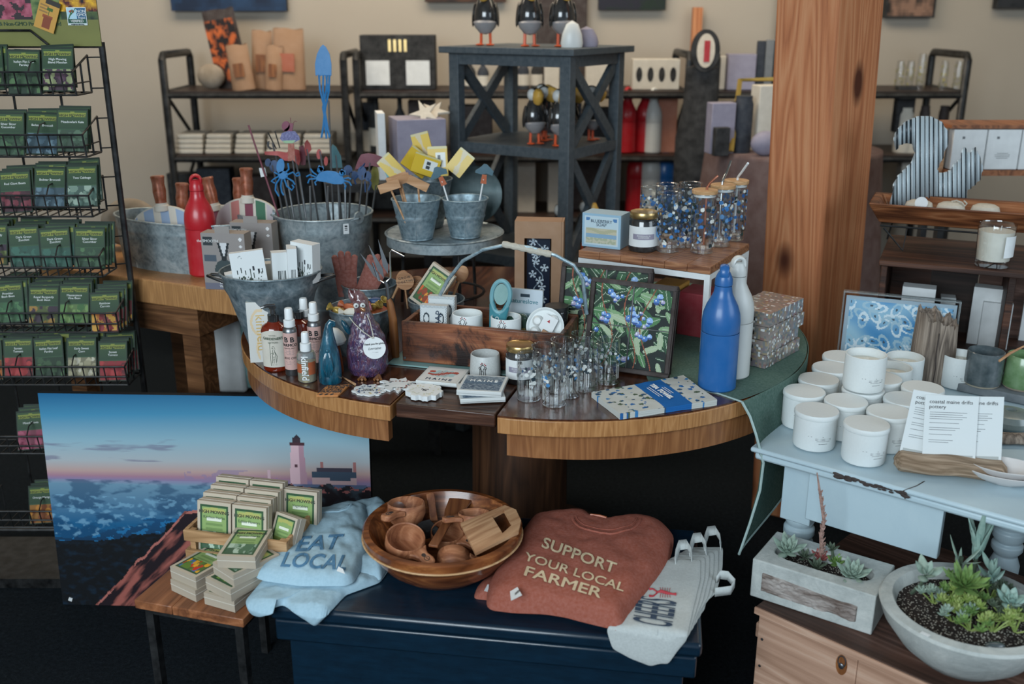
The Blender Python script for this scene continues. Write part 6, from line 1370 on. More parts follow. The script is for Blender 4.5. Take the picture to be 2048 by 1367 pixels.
# canvas bags
bagtop = [(1334, 1119), (1401, 1119), (1400, 1160), (1388, 1210), (1376, 1263), (1373, 1279), (1355, 1300), (1336, 1327), (1322, 1325), (1301, 1331), (1262, 1316), (1225, 1296), (1218, 1275), (1213, 1258), (1260, 1200), (1300, 1150)]
for k in range(5, -1, -1):
    dx = k*9; dy = k*-5; poly = [(x+dx*(1 if y < 1240 else .8), y+(dy if y < 1240 else -k*12)) for x, y in bagtop]
    t = thing('canvas_bag', ('natural canvas bag printed with a red lobster and CHEERS, on top of the pile', 'plain canvas bag directly under the lobster bag', 'third canvas bag down in the pile', 'fourth canvas bag down in the pile', 'fifth canvas bag down, nearly the lowest', 'lowest canvas bag of the pile, reaching furthest right')[k], 'bag', (0, 0, 0), 0, 'canvas bags beside the rust shirt')
    z = ZC+.002+(5-k)*.0048; bo = softcloth('body', 'canvas_cloth', t, poly, z, .0036, 30+k, .0012, 16, 30)
    hx, hy = 1350+dx*1.6, 1112+dy*1.4
    if k in (0, 2, 4):
        pts = [Z(hx, hy+14, z+.004), Z(hx+2, hy-4, z+.008), Z(hx+8, hy-22, z+.012), Z(hx+24, hy-24, z+.012), Z(hx+34, hy-8, z+.008), Z(hx+34, hy+10, z+.003)]
        m = MB(); m.surf(lambda u, v: tuple(pts[min(4, int(u*5))].lerp(pts[min(4, int(u*5))+1], u*5-min(4, int(u*5)))+Vector((.0, (v-.5)*.020, (v-.5)*.012))), 25, 1); o = m.build('handle', 'canvas_cloth', t); o.modifiers.new('s', 'SOLIDIFY').thickness = .0015
    if k == 4:
        pts = [Z(1432, 1160, ZC+.01), Z(1440, 1148, ZC+.02), Z(1456, 1150, ZC+.02), Z(1470, 1166, ZC+.012), Z(1462, 1180, ZC+.008), Z(1430, 1184, ZC+.006)]
        m = MB(); m.surf(lambda u, v: tuple(pts[min(4, int(u*5))].lerp(pts[min(4, int(u*5))+1], u*5-min(4, int(u*5)))+Vector((.0, .0, (v-.5)*.020))), 25, 1); o = m.build('handle', 'canvas_cloth', t); o.modifiers.new('s', 'SOLIDIFY').thickness = .0015
    if k == 0:
        bv = bvh_of(bo); textpx('CHEERS', 'ink_navy', t, bv, (1344, 1257), (1354, 1204), (-80, -14), z+.004, bold=.01)
        def LZ(x, y): p = Z(x, y, z+.004); h = bv.ray_cast(Vector((p.x, p.y, 3)), Vector((0, 0, -1))); return Vector((p.x, p.y, (h[0].z if h[0] else p.z)+.001))
        m = MB(); m.tube([LZ(1312, 1186), LZ(1322, 1184), LZ(1334, 1187), LZ(1346, 1189), LZ(1352, 1189)], [.0015, .004, .0035, .0022, .0034], 8)
        for s in (-1, 1):
            m.tube([LZ(1316, 1186), LZ(1306, 1186+s*7), LZ(1298, 1186+s*7)], [.001, .0018, .003], 6)
            for q in range(5): m.tube([LZ(1322+q*4, 1186), LZ(1320+q*5, 1186+s*10)], .0005, 4)
        m.v = [Vector(v) for v in m.v]; m.build('lobster_print', 'ink_red', t)
# ------------------------------------------------------------- wooden bowl with cups
bc = Z(885, 1052, ZC+.098); BX, BY = bc.x, bc.y+.002
bw = thing('wooden_bowl', 'large turned wooden bowl full of wooden cups and spatulas', 'bowl', (BX, BY, ZC), 8)
MB().lathe([(0, 0), (.085, 0), (.095, .004), (.128, .030), (.152, .062), (.158, .078), (.164, .083), (.1655, .098), (.162, .101), (.152, .101), (.147, .092), (.130, .052), (.100, .028), (.05, .018), (0, .016)], 72).build('body', 'bowl_wood', bw)
MB().tube([(.1655*math.cos(2*PI*k/72), .1655*math.sin(2*PI*k/72), .082) for k in range(72)], .0022, 6, True).build('rim_bead', 'bamboo', bw, label='pale turned bead below the rim')
def cup(px, py, z, rz, tx, ty, label, s=1.0):
    p = Z(px, py, z); t = thing('wooden_cup', label, 'cup', (0, 0, 0)); t.matrix_world = T(p.x, p.y, z-.045*s) @ RX(tx) @ RY(ty) @ RZ(rz) @ SC(s, s, s)
    MB().lathe([(0, 0), (.020, 0), (.034, .010), (.041, .028), (.040, .050), (.0385, .052), (.0365, .050), (.037, .028), (.028, .010), (0, .007)], 36).build('body', 'cup_wood', t)
    hd = MB(); hole = lambda cx, r: [(cx+r*math.cos(2*PI*k/16), .72*r*math.sin(2*PI*k/16)) for k in range(16)]
    for z0, z1 in ((.034, .047),):
        out = [(.036, -.024), (.046, -.016), (.056, -.012), (.070, -.014), (.080, -.011), (.083, 0), (.080, .011), (.070, .014), (.056, .012), (.046, .016), (.036, .024)]
        hd.prism(out, z0, z1)
    hd.build('handle', 'cup_wood', t, bevel=.003)
    MB(T(.066, 0, .0472)).tube([(.0055*math.cos(2*PI*k/16), .0055*math.sin(2*PI*k/16), 0) for k in range(16)], .0007, 4, True).rod((-.003, -.001, 0), (.003, .002, 0), .0006, 4).build('burnt_mark', 'ink_black', t)
    MB(T(.056, 0, .0472)).lathe([(0, .0002), (.0045, .0002), (.005, -.001), (0, -.001)], 16).build('finger_hole', 'dark_brown', t)
cup(812, 1012, ZC+.105, -118, -8, 0, 'round wooden cup with short handle, rear left in the bowl')
cup(806, 1068, ZC+.102, -45, 18, 8, 'round wooden cup with a burnt mark, front left in the bowl')
cup(948, 1032, ZC+.098, 200, -12, 0, 'small wooden cup half hidden behind the cutting board', .85)
cup(896, 1058, ZC+.070, -30, 15, 0, 'wooden cup low in the middle of the bowl under the spatula', .9)
cup(905, 1110, ZC+.078, 10, -70, 0, 'wooden cup lying on its side at the front of the bowl', .85)
def slab(name, label, cat, P, th, mat, hole=None):
    c = sum(P, Vector())/len(P); ex = (P[1]-P[0]).normalized(); nz = ex.cross(P[-1]-P[0]).normalized(); ey = nz.cross(ex); M = Matrix((ex, ey, nz)).transposed().to_4x4(); M.translation = c
    Mi = M.inverted(); L = [(Mi @ p) for p in P]; t = thing(name, label, cat, (0, 0, 0)); t.matrix_world = M; pts = [(l.x, l.y) for l in L]; return t, pts, Mi
P = [Z(951, 1105, ZC+.102), Z(1037, 1062, ZC+.108), Z(1042, 1040, ZC+.111), Z(1032, 1018, ZC+.114), Z(1010, 1009, ZC+.115), Z(921, 1045, ZC+.109)]
t, pts, Mi = slab('cutting_board', 'small pale wooden board with a cut-out grip lying across the bowl', 'board', P, .012, 'light_board')
H4 = [Mi @ Z(x, y, ZC+.115) for x, y in ((1005, 1059), (984, 1029), (1008, 1018), (1024, 1044))]; h4 = [(p.x, p.y) for p in H4]
n1 = len(pts); m = MB()
ctr = (sum(p[0] for p in h4)/4, sum(p[1] for p in h4)/4); ang = lambda p: math.atan2(p[1]-ctr[1], p[0]-ctr[0])
def rayhit(poly, a):
    best = None; dx, dy = math.cos(a), math.sin(a)
    for i in range(len(poly)):
        x1, y1 = poly[i][0]-ctr[0], poly[i][1]-ctr[1]; x2, y2 = poly[(i+1) % len(poly)][0]-ctr[0], poly[(i+1) % len(poly)][1]-ctr[1]
        den = dx*(y2-y1)-dy*(x2-x1)
        if abs(den) < 1e-12: continue
        r = (x1*(y2-y1)-y1*(x2-x1))/den; s = (x1*dy-y1*dx)/den
        if r > 0 and -1e-6 <= s <= 1+1e-6 and (best is None or r < best): best = r
    return (ctr[0]+dx*best, ctr[1]+dy*best)
NA = 96; aa = sorted([2*PI*k/NA-PI for k in range(NA)]+[ang(p) for p in pts]+[ang(p) for p in h4]); O = [rayhit(pts, a) for a in aa]; I = [rayhit(h4, a) for a in aa]; N = len(aa)
vs = [(x, y, z) for z in (-.007, .0) for ring in (O, I) for x, y in ring]; fs = []
for k in range(N):
    j = (k+1) % N; fs += [(k, j, N+j, N+k), (2*N+k, 3*N+k, 3*N+j, 2*N+j), (k, 2*N+k, 2*N+j, j), (N+k, N+j, 3*N+j, 3*N+k)]
m.add(vs, fs).build('board', 'light_board', t, bevel=.0015)
def spat(a, b, w0, w1, wt, label, z0, z1):
    A = Z(*a, z0); B = Z(*b, z1); t = thing('wooden_spatula', label, 'spatula', A); d = B-A; s = Vector((-d.y, d.x, 0)).normalized(); M = Matrix((s, d.normalized(), s.cross(d.normalized()))).transposed().to_4x4(); L = d.length
    MB(M).prism([(-w0, 0), (w0, 0), (w0*.9, L*.5), (w1, L*.72), (wt, L*.98), (wt*.7, L), (-wt*.7, L), (-wt, L*.98), (-w1, L*.72), (-w0*.9, L*.5)], -.003, .003).build('blade', 'spatula_wood', t, bevel=.0015)
spat((866, 1092), (922, 998), .010, .020, .026, 'wide wooden spatula lying diagonally in the bowl, blade up', ZC+.085, ZC+.085)
spat((868, 1042), (860, 985), .009, .009, .009, 'narrow wooden spatula handle standing at the back of the bowl', ZC+.06, ZC+.112)
p = Z(856, 1060, ZC+.062); o = MB().cbox(.030, .045, .02).build('gift_box', 'dark_stuff', None, bevel=.002, loc=(p.x, p.y, ZC+.055), rotz=.5); tag(o, 'small black card box among the wooden cups', 'box')
# ------------------------------------------------------------- white lidded jars on the pale blue table
HJ, RJ = .084, .0455
jb = MB().lathe([(0, 0), (RJ-.008, 0), (RJ-.002, .003), (RJ, .010), (RJ, HJ-.0115), (RJ-.0035, HJ-.0115), (RJ-.004, HJ-.020), (0, HJ-.020)], 40).mesh('body'); jl = MB().lathe([(0, HJ-.011), (RJ+.001, HJ-.011), (RJ+.0018, HJ-.009), (RJ+.0018, HJ-.003), (RJ, HJ), (0, HJ)], 40).mesh('lid')
jo = MB().lathe([(0, 0), (RJ-.008, 0), (RJ-.002, .003), (RJ, .010), (RJ, HJ-.001), (RJ-.001, HJ), (RJ-.0035, HJ-.001), (RJ-.004, HJ-.020)], 40).mesh('body'); jw = MB().lathe([(0, HJ-.022), (RJ-.0042, HJ-.022), (RJ-.0042, HJ-.019), (0, HJ-.0185)], 40).box(-.006, -.0006, HJ-.019, .006, .0006, HJ-.010).mesh('wax')
m = MB(); r_ = RJ+.0004
for k, (z, w_) in enumerate(((.038, 8), (.034, 22), (.031, 22), (.028, 18), (.022, 12))): m.tube([(r_*math.cos(rad(a)), r_*math.sin(rad(a)), z) for a in (-78-w_ if k else -120, -78, -78+w_ if k else -112)][: 3], .00045, 4)
jp = m.mesh('small_print')
for q, mm in ((jb, 'ceramic_white'), (jl, 'ceramic_white'), (jo, 'ceramic_white'), (jw, 'wax'), (jp, 'ink_grey')): q.materials.append(MT[mm])
JS = [(1634, 819, 0, 'front left one'), (1734, 846, 0, 'nearest the chipped edge'), (1609, 781, 0, 'leftmost one'), (1689, 800, 0, 'in the second row, between the two front ones'), (1765, 824, 0, 'partly behind the printed cards'), (1634, 760, 0, 'second from left, behind the leftmost'),
      (1656, 741, 0, 'at the back left, left of the raised open one'), (1716, 784, 0, 'carrying the open jar on top'), (1773, 799, 0, 'just left of the cards, third row'), (1760, 757, 0, 'right behind the raised open jar'), (1786, 733, 1, 'with wick, left of the upright driftwood'),
      (1810, 713, 1, 'with wick, at the foot of the blue picture'), (1680, 716, 0, 'at the very back left corner'), (1810, 772, 0, 'behind the left card'), (1923, 708, 1, 'behind the driftwood on its right')]
used = []
for k, (x, y, op, d) in enumerate(JS):
    q = Z(x, y, ZP+HJ)
    for _ in range(40):
        for u_ in used:
            v_ = Vector((q.x-u_.x, q.y-u_.y, 0))
            if v_.length < .0965: q = q+v_.normalized()*(.0965-v_.length)
    used.append(q)
    t = thing('jar_candle', ('open ' if op else 'lidded ')+'white ceramic candle jar, '+d, 'candle', (q.x, q.y, ZP+.0005), RN.uniform(-12, 12), 'white candle jars on the pale blue table')
    for nm, me in (('body', jo if op else jb), ('wax' if op else 'lid', jw if op else jl), ('small_print', jp)): o = bpy.data.objects.new(nm, me); COL.objects.link(o); o.parent = t
    if k == 7:
        t = thing('jar_candle', 'open white ceramic candle jar raised on top of another jar', 'candle', (q.x-.002, q.y, ZP+HJ+.0012), 5, 'white candle jars on the pale blue table')
        for nm, me in (('body', jo), ('wax', jw), ('small_print', jp)): o = bpy.data.objects.new(nm, me); COL.objects.link(o); o.parent = t
# driftwood stump
q = Z(1868, 768, ZP); 
def stump(u, v):
    a = 2*PI*u; top = .172-.020*math.cos(a+.5)+.016*mn.noise(Vector((math.cos(a)*3, math.sin(a)*3, 5)))+.010*mn.noise(Vector((math.cos(a)*8, math.sin(a)*8, 1)))
    if v <= .72: f = v/.72; r = .056*(1-.10*f)+.0035*mn.noise(Vector((math.cos(a)*2.5, math.sin(a)*2.5, f*2))); return (r*math.cos(a), r*.85*math.sin(a), top*f)
    f = (v-.72)/.28; r = .050*(1-f*.98)+.003*mn.noise(Vector((a*4, f*6, 0))); return (r*math.cos(a), r*.85*math.sin(a), top-.050*f-.008*abs(mn.noise(Vector((math.cos(a)*6, math.sin(a)*6, f*4)))))
o = MB().surf(stump, 110, 60, wrap=True).build('driftwood_stump', 'driftwood', None, sharp=60, loc=(q.x, q.y+.03, ZP)); tag(o, 'upright grey driftwood stump with jagged broken top among the candles', 'driftwood')
o2 = MB().tube([(-.012, -.0482, .0), (-.010, -.0478, .05), (-.013, -.046, .09), (-.011, -.044, .14)], .0012, 5).build('split', 'dark_brown', o)
# glass art block
q = Z(1684, 726, ZP); t = thing('art_block', 'clear acrylic block holding a blue and white rippled picture, by the post', 'picture', (0, 0, 0)); t.matrix_world = T(q.x+.12, q.y-.045, ZP+.001) @ RZ(-22) @ RX(-6)
RR = random.Random(6); RIP = [((i % 8+RR.random())/8, (i//8+RR.random())/6, RR.random()*6) for i in range(48)]
def rip(u, v):
    if u < .04 or u > .97 or v > .95: return '8fa3b0'
    n = mn.noise(Vector((u*4, v*3, 0))); k = 9
    for i in range(48):
        cx, cy, an = RIP[i]; dx, dy = (u-cx)*1.35, v-cy; p = dx*math.cos(an)+dy*math.sin(an); r = -dx*math.sin(an)+dy*math.cos(an); e = math.hypot(p/.11, r/.055)
        if .72 < e < 1.12: return 'c8d8e0' if p > 0 else '98b8c8'
        if e < .2: return '3a4a58'
    return mixc('2f7fb4', '8fb8cc', max(0, min(1, .45+n)))
MB().card(.272, .185, .004, 110, 76, rip, '9fb4c0').build('picture', 'print_gloss', t)
MB().box(-.144, -.014, 0, .144, .014, .004).box(-.144, -.014, .193, .144, .014, .197).box(-.144, -.014, .0041, -.140, .014, .1929).box(.140, -.014, .0041, .144, .014, .1929).build('acrylic_frame', 'lens_glass', t)
# cards in driftwood holder
q = Z(1903, 957, ZP); HM = T(q.x, q.y+.016, ZP) @ RZ(-14)
def log(L_, r, seed): return lambda u, v: ((u-.5)*L_+.004*mn.noise(Vector((v*4, seed, 0))), (r*(1.1+.35*mn.noise(Vector((u*2.5+seed, math.cos(2*PI*v)*1.2, math.sin(2*PI*v)*1.2)))))*math.cos(2*PI*v)*(min(1, 12*min(u, 1-u)+.35))*1.25, r+(r*(.95+.3*mn.noise(Vector((u*3+seed, math.cos(2*PI*v), 4+math.sin(2*PI*v))))))*math.sin(2*PI*v)*(min(1, 12*min(u, 1-u)+.35)))
def logobj(name, mat, L_, r, seed, label, M, cat='driftwood'):
    f = log(L_, r, seed); m = MB(); m.surf(f, 60, 24); m.add([f(0, k/24) for k in range(24)]+[f(1, k/24) for k in range(24)], [tuple(range(24)), tuple(range(24, 48))[::-1]]); o = m.build(name, mat, None, sharp=60); o.matrix_world = M; return tag(o, label, cat)
logobj('driftwood_holder', 'driftwood_long', .215, .022, 3, 'lying driftwood block holding three upright printed cards', HM)
for k, (x, dy, rr, lb) in enumerate(((-.048, .006, -6, 'left printed pottery card tilted behind the middle one'), (.046, .009, 4, 'right printed pottery card behind the middle one'), (-.004, .002, 3, 'middle printed pottery card in front of the other two'))):
    t = thing('info_card', lb, 'card', (0, 0, 0), 0, 'printed cards in the driftwood holder'); t.matrix_world = HM @ T(x, dy, .034) @ RX(-8) @ RY(-rr)
    MB().card(.101, .134, .0012, 20, 26, lambda u, v: 'a8adab' if v < .06 and .04 < u < .96 else 'd3d8d8', 'd0d4d4').build('card', 'print', t)
    letters('coastal maine drifts\npottery', .0105, 'ink_black', t, T(-.042, -.0008, .115) @ UP, align='LEFT')
    m = MB()
    for r, (z, n) in enumerate(((.098, 4), (.076, 1), (.066, 2), (.052, 1), (.040, 2))):
        for j in range(n): m.box(-.040, -.0009, z-j*.0045, -.040+(.062 if (r+j) % 2 else .070)-.006*r, -.0007, z-j*.0045+.0009)
    m.build('small_print', 'ink_grey', t)
q = Z(2012, 968, ZP)
for k, (z, s, lb) in enumerate(((0, 1, 'lower pale oval dish of the nested pair at the table edge'), (.010, .86, 'upper pale oval dish nested in the lower one'))):
    o = MB().lathe([(0, 0), (.035*s, 0), (.066*s, .014), (.078*s, .026), (.0765*s, .027), (.064*s, .017), (.034*s, .003), (0, .003)], 48, 1.05, .62).build('oval_dish', 'stone_dish', None, loc=(q.x, q.y+.01, ZP+.001+z), rotz=-.4); tag(o, lb, 'dish')
q = Z(1985, 800, ZP); SM = T(q.x+.09, q.y+.03, ZP+.001) @ RZ(PA)
o = MB().box(-.14, -.07, 0, .17, .06, .022).build('stone_slab', 'concrete_dark', None, bevel=.003); o.matrix_world = SM; tag(o, 'flat grey slab carrying the two glazed mugs', 'slab')
q = Z(1974, 776, ZP+.024); mug('slate blue glazed mug with bare clay foot', (q.x, q.y+.03, ZP+.024), .043, .088, 'glaze_slate')
q = Z(2052, 782, ZP+.024); mug('green glazed mug at the right edge of the picture', (q.x, q.y+.03, ZP+.024), .043, .085, 'glaze_green', taper=.92)
a, b = Z(1998, 722, ZP+.11), Z(2052, 690, ZP+.14); o = MB().tube([(0, 0, 0), (b-a)*.4+Vector((0, 0, .004)), b-a], [.003, .0035, .002], 8).build('twig', 'light_board', None, loc=tuple(a)); tag(o, 'thin driftwood twig resting across the mug rims', 'twig')
q = Z(2034, 868, ZP); o = MB().lathe([(0, 0), (.035, 0), (.05, .012), (.052, .024), (.044, .036), (.020, .044), (.012, .043), (.010, .030)], 40).build('ceramic_pot', 'glaze_grey', None, loc=(q.x, q.y+.04, ZP+.0005)); tag(o, 'low grey-green round pot with a small opening', 'pot')
q = Z(2042, 893, ZP); logobj('driftwood_branch', 'driftwood', .13, .013, 8, 'grey driftwood branch lying behind the printed cards at right', T(q.x, q.y+.012, ZP+.001) @ RZ(-8))
q = Z(1796, 912, ZP); logobj('driftwood_branch', 'driftwood', .05, .007, 5, 'small driftwood end beside the left end of the card holder', T(q.x, q.y+.03, ZP+.001) @ RZ(20))
# ------------------------------------------------------------- dark crate shelf at the back right
kf = YZ(1765, .94, 2.60); KM = T(kf.x, kf.y, ZP+.001) @ RZ(-24); KW, KD, KH = .50, .30, .281
t = thing('crate_shelf', 'dark stained wooden crate on its side with a plank top, behind the candles', 'crate', (0, 0, 0)); t.matrix_world = KM
MB().box(-.004, -.055, KH-.014, KW+.01, KD, KH).build('top_plank', 'dark_crate', t, bevel=.002); MB().box(.0, 0, 0, KW, KD, .012).build('base_plank', 'dark_crate', t)
MB().box(0, 0, .0125, .016, KD-.013, KH-.0145).build('side_plank', 'dark_crate', t, bevel=.002); MB().box(KW-.19, 0, .0125, KW-.172, KD-.013, KH-.0145).build('side_plank', 'dark_crate', t, bevel=.002)
for k in range(4): MB().box(KW*k/4, KD-.012, .0125, KW*(k+1)/4-.002, KD, KH-.0145).build('back_plank', ('dark_crate', 'shelf_board', 'crate_lid', 'dark_crate')[k], t)
KZ = ZP+KH+.0015
def wbox(px, py, z, w_, d_, h_, rz, lb, sq=False):
    q = Z(px, py, z); t = thing('white_box', lb, 'box', (q.x, q.y+.0, z), rz, 'white boxes by the crate'); MB().cbox(w_, d_, h_, 0, d_/2, 0).build('carton', 'white_paper', t, bevel=.001)
    if sq: MB().box(w_*.05, -.0006, h_*.15, w_*.32, 0, h_*.28).build('window', 'candy_gold', t)
wbox(1982, 703, ZP+.002, .075, .045, .140, -22, 'tall white box with a small gold window, standing in front'); wbox(1962, 690, ZP+.013, .078, .045, .165, -28, 'tallest white box in the crate, behind the front one')
wbox(1887, 668, ZP+.013, .04, .04, .110, -20, 'white box half hidden behind the driftwood stump'); o = MB().cbox(.085, .05, .175).build('white_box', 'white_paper', None, bevel=.001); o.matrix_world = KM @ T(.10, .09, .0125); tag(o, 'white box at the left inside the crate, behind the blue picture', 'box', 'white boxes by the crate'); wbox(2062, 690, ZP+.002, .07, .045, .150, -22, 'white box cut by the right edge of the picture')
# dough bowl on wire stand
DM = KM @ T(-.02, .078, KH+.001)
ds = thing('wire_stand', 'blue-black bent wire stand carrying the dough bowl', 'stand', (0, 0, 0)); ds.matrix_world = DM
for x in (.035, .27):
    MB().tube([(x-.02, .13, .001+.002), (x-.01, .12, .06), (x+.03, .10, .066)], .0028, 6).build('leg', 'black_metal', ds); MB().tube([(x-.025, .0, .06), (x+.030, -.035+.03, .003), (x+.034, .02, .066)], .0028, 6).build('leg', 'black_metal', ds)
MB().tube([(-.0, .0, .066), (.30, .0, .066)], .0028, 6).tube([(.0, .12, .066), (.30, .12, .066)], .0028, 6).build('rail', 'black_metal', ds)
t = thing('dough_bowl', 'long carved wooden trough with rough end grain, holding three pale soaps', 'bowl', (0, 0, 0)); t.matrix_world = DM @ T(-.035, .0, .0705)
def ring(x0, x1, y0, y1): return [(x0, y0), (x1, y0), (x1, y1), (x0, y1)]
o_b, o_t, i_b, i_t = ring(.03, .44, .02, .13), ring(0, .47, -.03, .17), ring(.05, .42, .035, .115), ring(.022, .448, -.018, .158)
vs = [(x, y, 0) for x, y in o_b]+[(x, y, .058) for x, y in o_t]+[(x, y, .058) for x, y in i_t]+[(x, y, .012) for x, y in i_b]; fs = [(3, 2, 1, 0), (12, 13, 14, 15)]
for r in range(3): fs += [(r*4+k, r*4+(k+1) % 4, r*4+4+(k+1) % 4, r*4+4+k) for k in range(4)]
MB().add(vs, fs).build('trough', 'dough_wood', t, bevel=.004)
BM = DM @ T(-.035, 0, .0705)
for k, (x, y) in enumerate(((.125, .055), (.205, .055), (.290, .060))):
    q = thing('scalloped_soap', ('pale round soap with a white tag, leftmost in the trough', 'pale round soap in the middle of the trough with a twisted cord', 'pale round soap at the right in the trough')[k], 'soap', (0, 0, 0), 0, 'pale soaps in the trough'); q.matrix_world = BM @ T(x, y, .0125)
    MB().lathe([(0, 0), (.026, 0), (.034, .012), (.036, .028), (.031, .044), (.020, .050), (0, .051)], 20, 1.05, .8).build('cake', 'soap_white', q)
    if k == 0: MB(T(.006, -.030, .047) @ RX(78)).cyl(.0165, -.0008, .0008, 28).build('round_tag', 'white_paper', q)
    if k == 1: MB().tube([(0, 0, .052), (.012, -.004, .056), (.026, -.008, .052), (.034, -.012, .044), (.038, -.006, .050), (.030, 0, .056)], .0022, 6).build('cord', 'rope', q)
# corrugated squirrel
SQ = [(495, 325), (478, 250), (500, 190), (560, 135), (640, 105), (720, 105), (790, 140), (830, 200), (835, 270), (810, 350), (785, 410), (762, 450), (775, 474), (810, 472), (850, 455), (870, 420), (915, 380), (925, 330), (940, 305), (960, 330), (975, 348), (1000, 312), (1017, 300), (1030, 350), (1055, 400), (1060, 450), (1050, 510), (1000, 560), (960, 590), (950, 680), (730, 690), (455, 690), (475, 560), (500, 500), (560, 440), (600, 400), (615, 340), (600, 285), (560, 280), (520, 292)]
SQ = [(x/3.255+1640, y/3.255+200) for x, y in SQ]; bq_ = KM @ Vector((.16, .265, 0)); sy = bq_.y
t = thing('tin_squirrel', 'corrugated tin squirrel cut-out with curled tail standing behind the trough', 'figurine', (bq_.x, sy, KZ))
m = MB(); n = 150; x0, x1 = min(p[0] for p in SQ), max(p[0] for p in SQ)
def cross(x):
    ys = []
    for i in range(len(SQ)):
        a, b = SQ[i], SQ[(i+1) % len(SQ)]
        if (a[0] <= x) != (b[0] <= x): ys.append(a[1]+(b[1]-a[1])*(x-a[0])/(b[0]-a[0]))
    return sorted(ys)
off = Vector((bq_.x, sy, KZ))
def wp(x, y): p = Y(x, y, sy)-off; ph = (x-x0)/9.2*2*PI; return (p.x, p.y+.0035*math.cos(ph), max(.0, p.z))
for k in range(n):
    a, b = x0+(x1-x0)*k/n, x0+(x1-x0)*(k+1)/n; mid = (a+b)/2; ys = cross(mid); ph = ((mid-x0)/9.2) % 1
    c = '20292f' if .36 < ph < .64+.10*mn.noise(Vector((mid*.2, 0, 0))) else ('aebac0' if ph < .5 else 'd4dcde')  # stripe colours hold ridge shading as well as the sheet's own paint
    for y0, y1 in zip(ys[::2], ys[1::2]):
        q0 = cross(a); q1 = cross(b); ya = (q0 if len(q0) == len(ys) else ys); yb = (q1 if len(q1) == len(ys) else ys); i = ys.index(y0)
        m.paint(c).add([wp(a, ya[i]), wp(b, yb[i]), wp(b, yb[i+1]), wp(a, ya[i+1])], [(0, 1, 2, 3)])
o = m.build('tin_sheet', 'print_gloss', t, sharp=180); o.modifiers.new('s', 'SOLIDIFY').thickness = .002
# candle glass on the crate
q = Z(1988, 503, KZ); t = thing('glass_candle', 'white candle in a clear thick-based glass on the crate top', 'candle', (q.x, q.y+.03, KZ)); 
q2 = KM.inverted() @ Vector((q.x, q.y, 0)); t.location = KM @ Vector((q2.x-.008, -.004, KH+.001))
MB().lathe([(0, .001), (.038, 0), (.041, .003), (.0455, .108), (.0448, .110), (.044, .107)], 40).build('glass', 'clear_glass', t); MB().lathe([(0, .018), (.0395, .018), (.0425, .092), (0, .092)], 40).build('wax', 'wax', t)
cyl_label(MB(), .0460, .030, .084, -85, -30).build('label', 'white_paper', t); MB().rod((-.008, 0, .092), (-.009, 0, .104), .001, 5).rod((.01, 0, .092), (.011, 0, .104), .001, 5).build('wick', 'white_paper', t)
# ------------------------------------------------------------- pine crate with planters
ZK = .40; k1 = Z(1520, 1210, ZK); PKM = T(k1.x, k1.y, 0) @ RZ(-44)
t = thing('pine_crate', 'weathered pine crate with a darker hinged lid carrying the two planters', 'crate', (0, 0, 0)); t.matrix_world = PKM
for k in range(3): MB().box(-.005, -.006+.168*k, ZK-.016, .80, -.006+.168*(k+1)-.001, ZK).build('lid_plank', 'crate_lid', t, bevel=.002)
MB().box(-.006, -.012, ZK-.016, .80, -.0065, ZK-.001).build('lid_edge', 'crate_pine', t, bevel=.001)
MB().box(0, 0, .02, .215, .014, ZK-.017).build('front_plank', 'crate_pine', t, bevel=.002); MB().box(.2158, 0, .02, .79, .014, ZK-.017).build('front_plank', 'crate_pine', t, bevel=.002)
MB().box(0, .0145, .02, .014, .48, ZK-.017).build('side_plank', 'crate_pine', t); MB().box(0, .4805, .02, .79, .494, ZK-.017).build('back_plank', 'crate_pine', t); MB().box(.02, .02, 0, .78, .47, .0195).build('base', 'crate_pine', t)
MB().box(-.022, .03, ZK-.10, -.001, .16, ZK-.065).build('handle_block', 'crate_pine', t, bevel=.003)
m = MB(RX(90)); m.at(T(.185, -.001, ZK-.042) @ RX(90)).tube([(.008*math.cos(2*PI*k/16), .012*math.sin(2*PI*k/16), 0) for k in range(16)], .0014, 6, True).at(T(.185, -.002, ZK-.052)).ball(.006, .003, .007, 10, 8); m.build('latch', 'dull_steel', t)
MB(T(.185, -.0006, ZK-.050) @ RX(90)).lathe([(0, .0002), (.010, .0002), (.012, 0)], 20, 1, 1.9).build('rust_stain', 'handle_wood', t)
for x, z in ((.012, .325), (.012, .26)): MB(T(x, -.001, z) @ RX(90)).cyl(.003, 0, .001, 10).build('nail', 'dull_steel', t)
# rectangular concrete planter
f1, f2 = Z(1499, 1191, ZK), Z(1742, 1271, ZK); an = math.degrees(math.atan2(f2.y-f1.y, f2.x-f1.x)); PLn = (f2-f1).length; PH, PD = .088, .140
QM = T(f1.x, f1.y, ZK+.001) @ RZ(an); t = thing('concrete_planter', 'rectangular rough concrete planter with a weathered wood inlay and rosette succulents', 'planter', (0, 0, 0)); t.matrix_world = QM
nn = 24; oc = lambda k: (math.cos(2*PI*k/nn), math.sin(2*PI*k/nn))
hole = [(PLn/2+PLn*.40*math.copysign(abs(c)**.6, c), PD/2+PD*.26*math.copysign(abs(s)**.7, s)+.004*mn.noise(Vector((c*3, s*3, 0)))) for c, s in map(oc, range(nn))]
def sqp(k):
    c, s = oc(k); f = 1/max(abs(c), abs(s)); return (PLn/2*(1+c*f), PD/2*(1+s*f))
outr = [sqp(k) for k in range(nn)]; vs = [(x, y, 0) for x, y in outr]+[(x, y, PH) for x, y in outr]+[(x, y, PH) for x, y in hole]+[(x, y, PH-.03) for x, y in hole]
fs = [tuple(range(nn))[::-1]]+[(r*nn+k, r*nn+(k+1) % nn, (r+1)*nn+(k+1) % nn, (r+1)*nn+k) for r in range(3) for k in range(nn)]
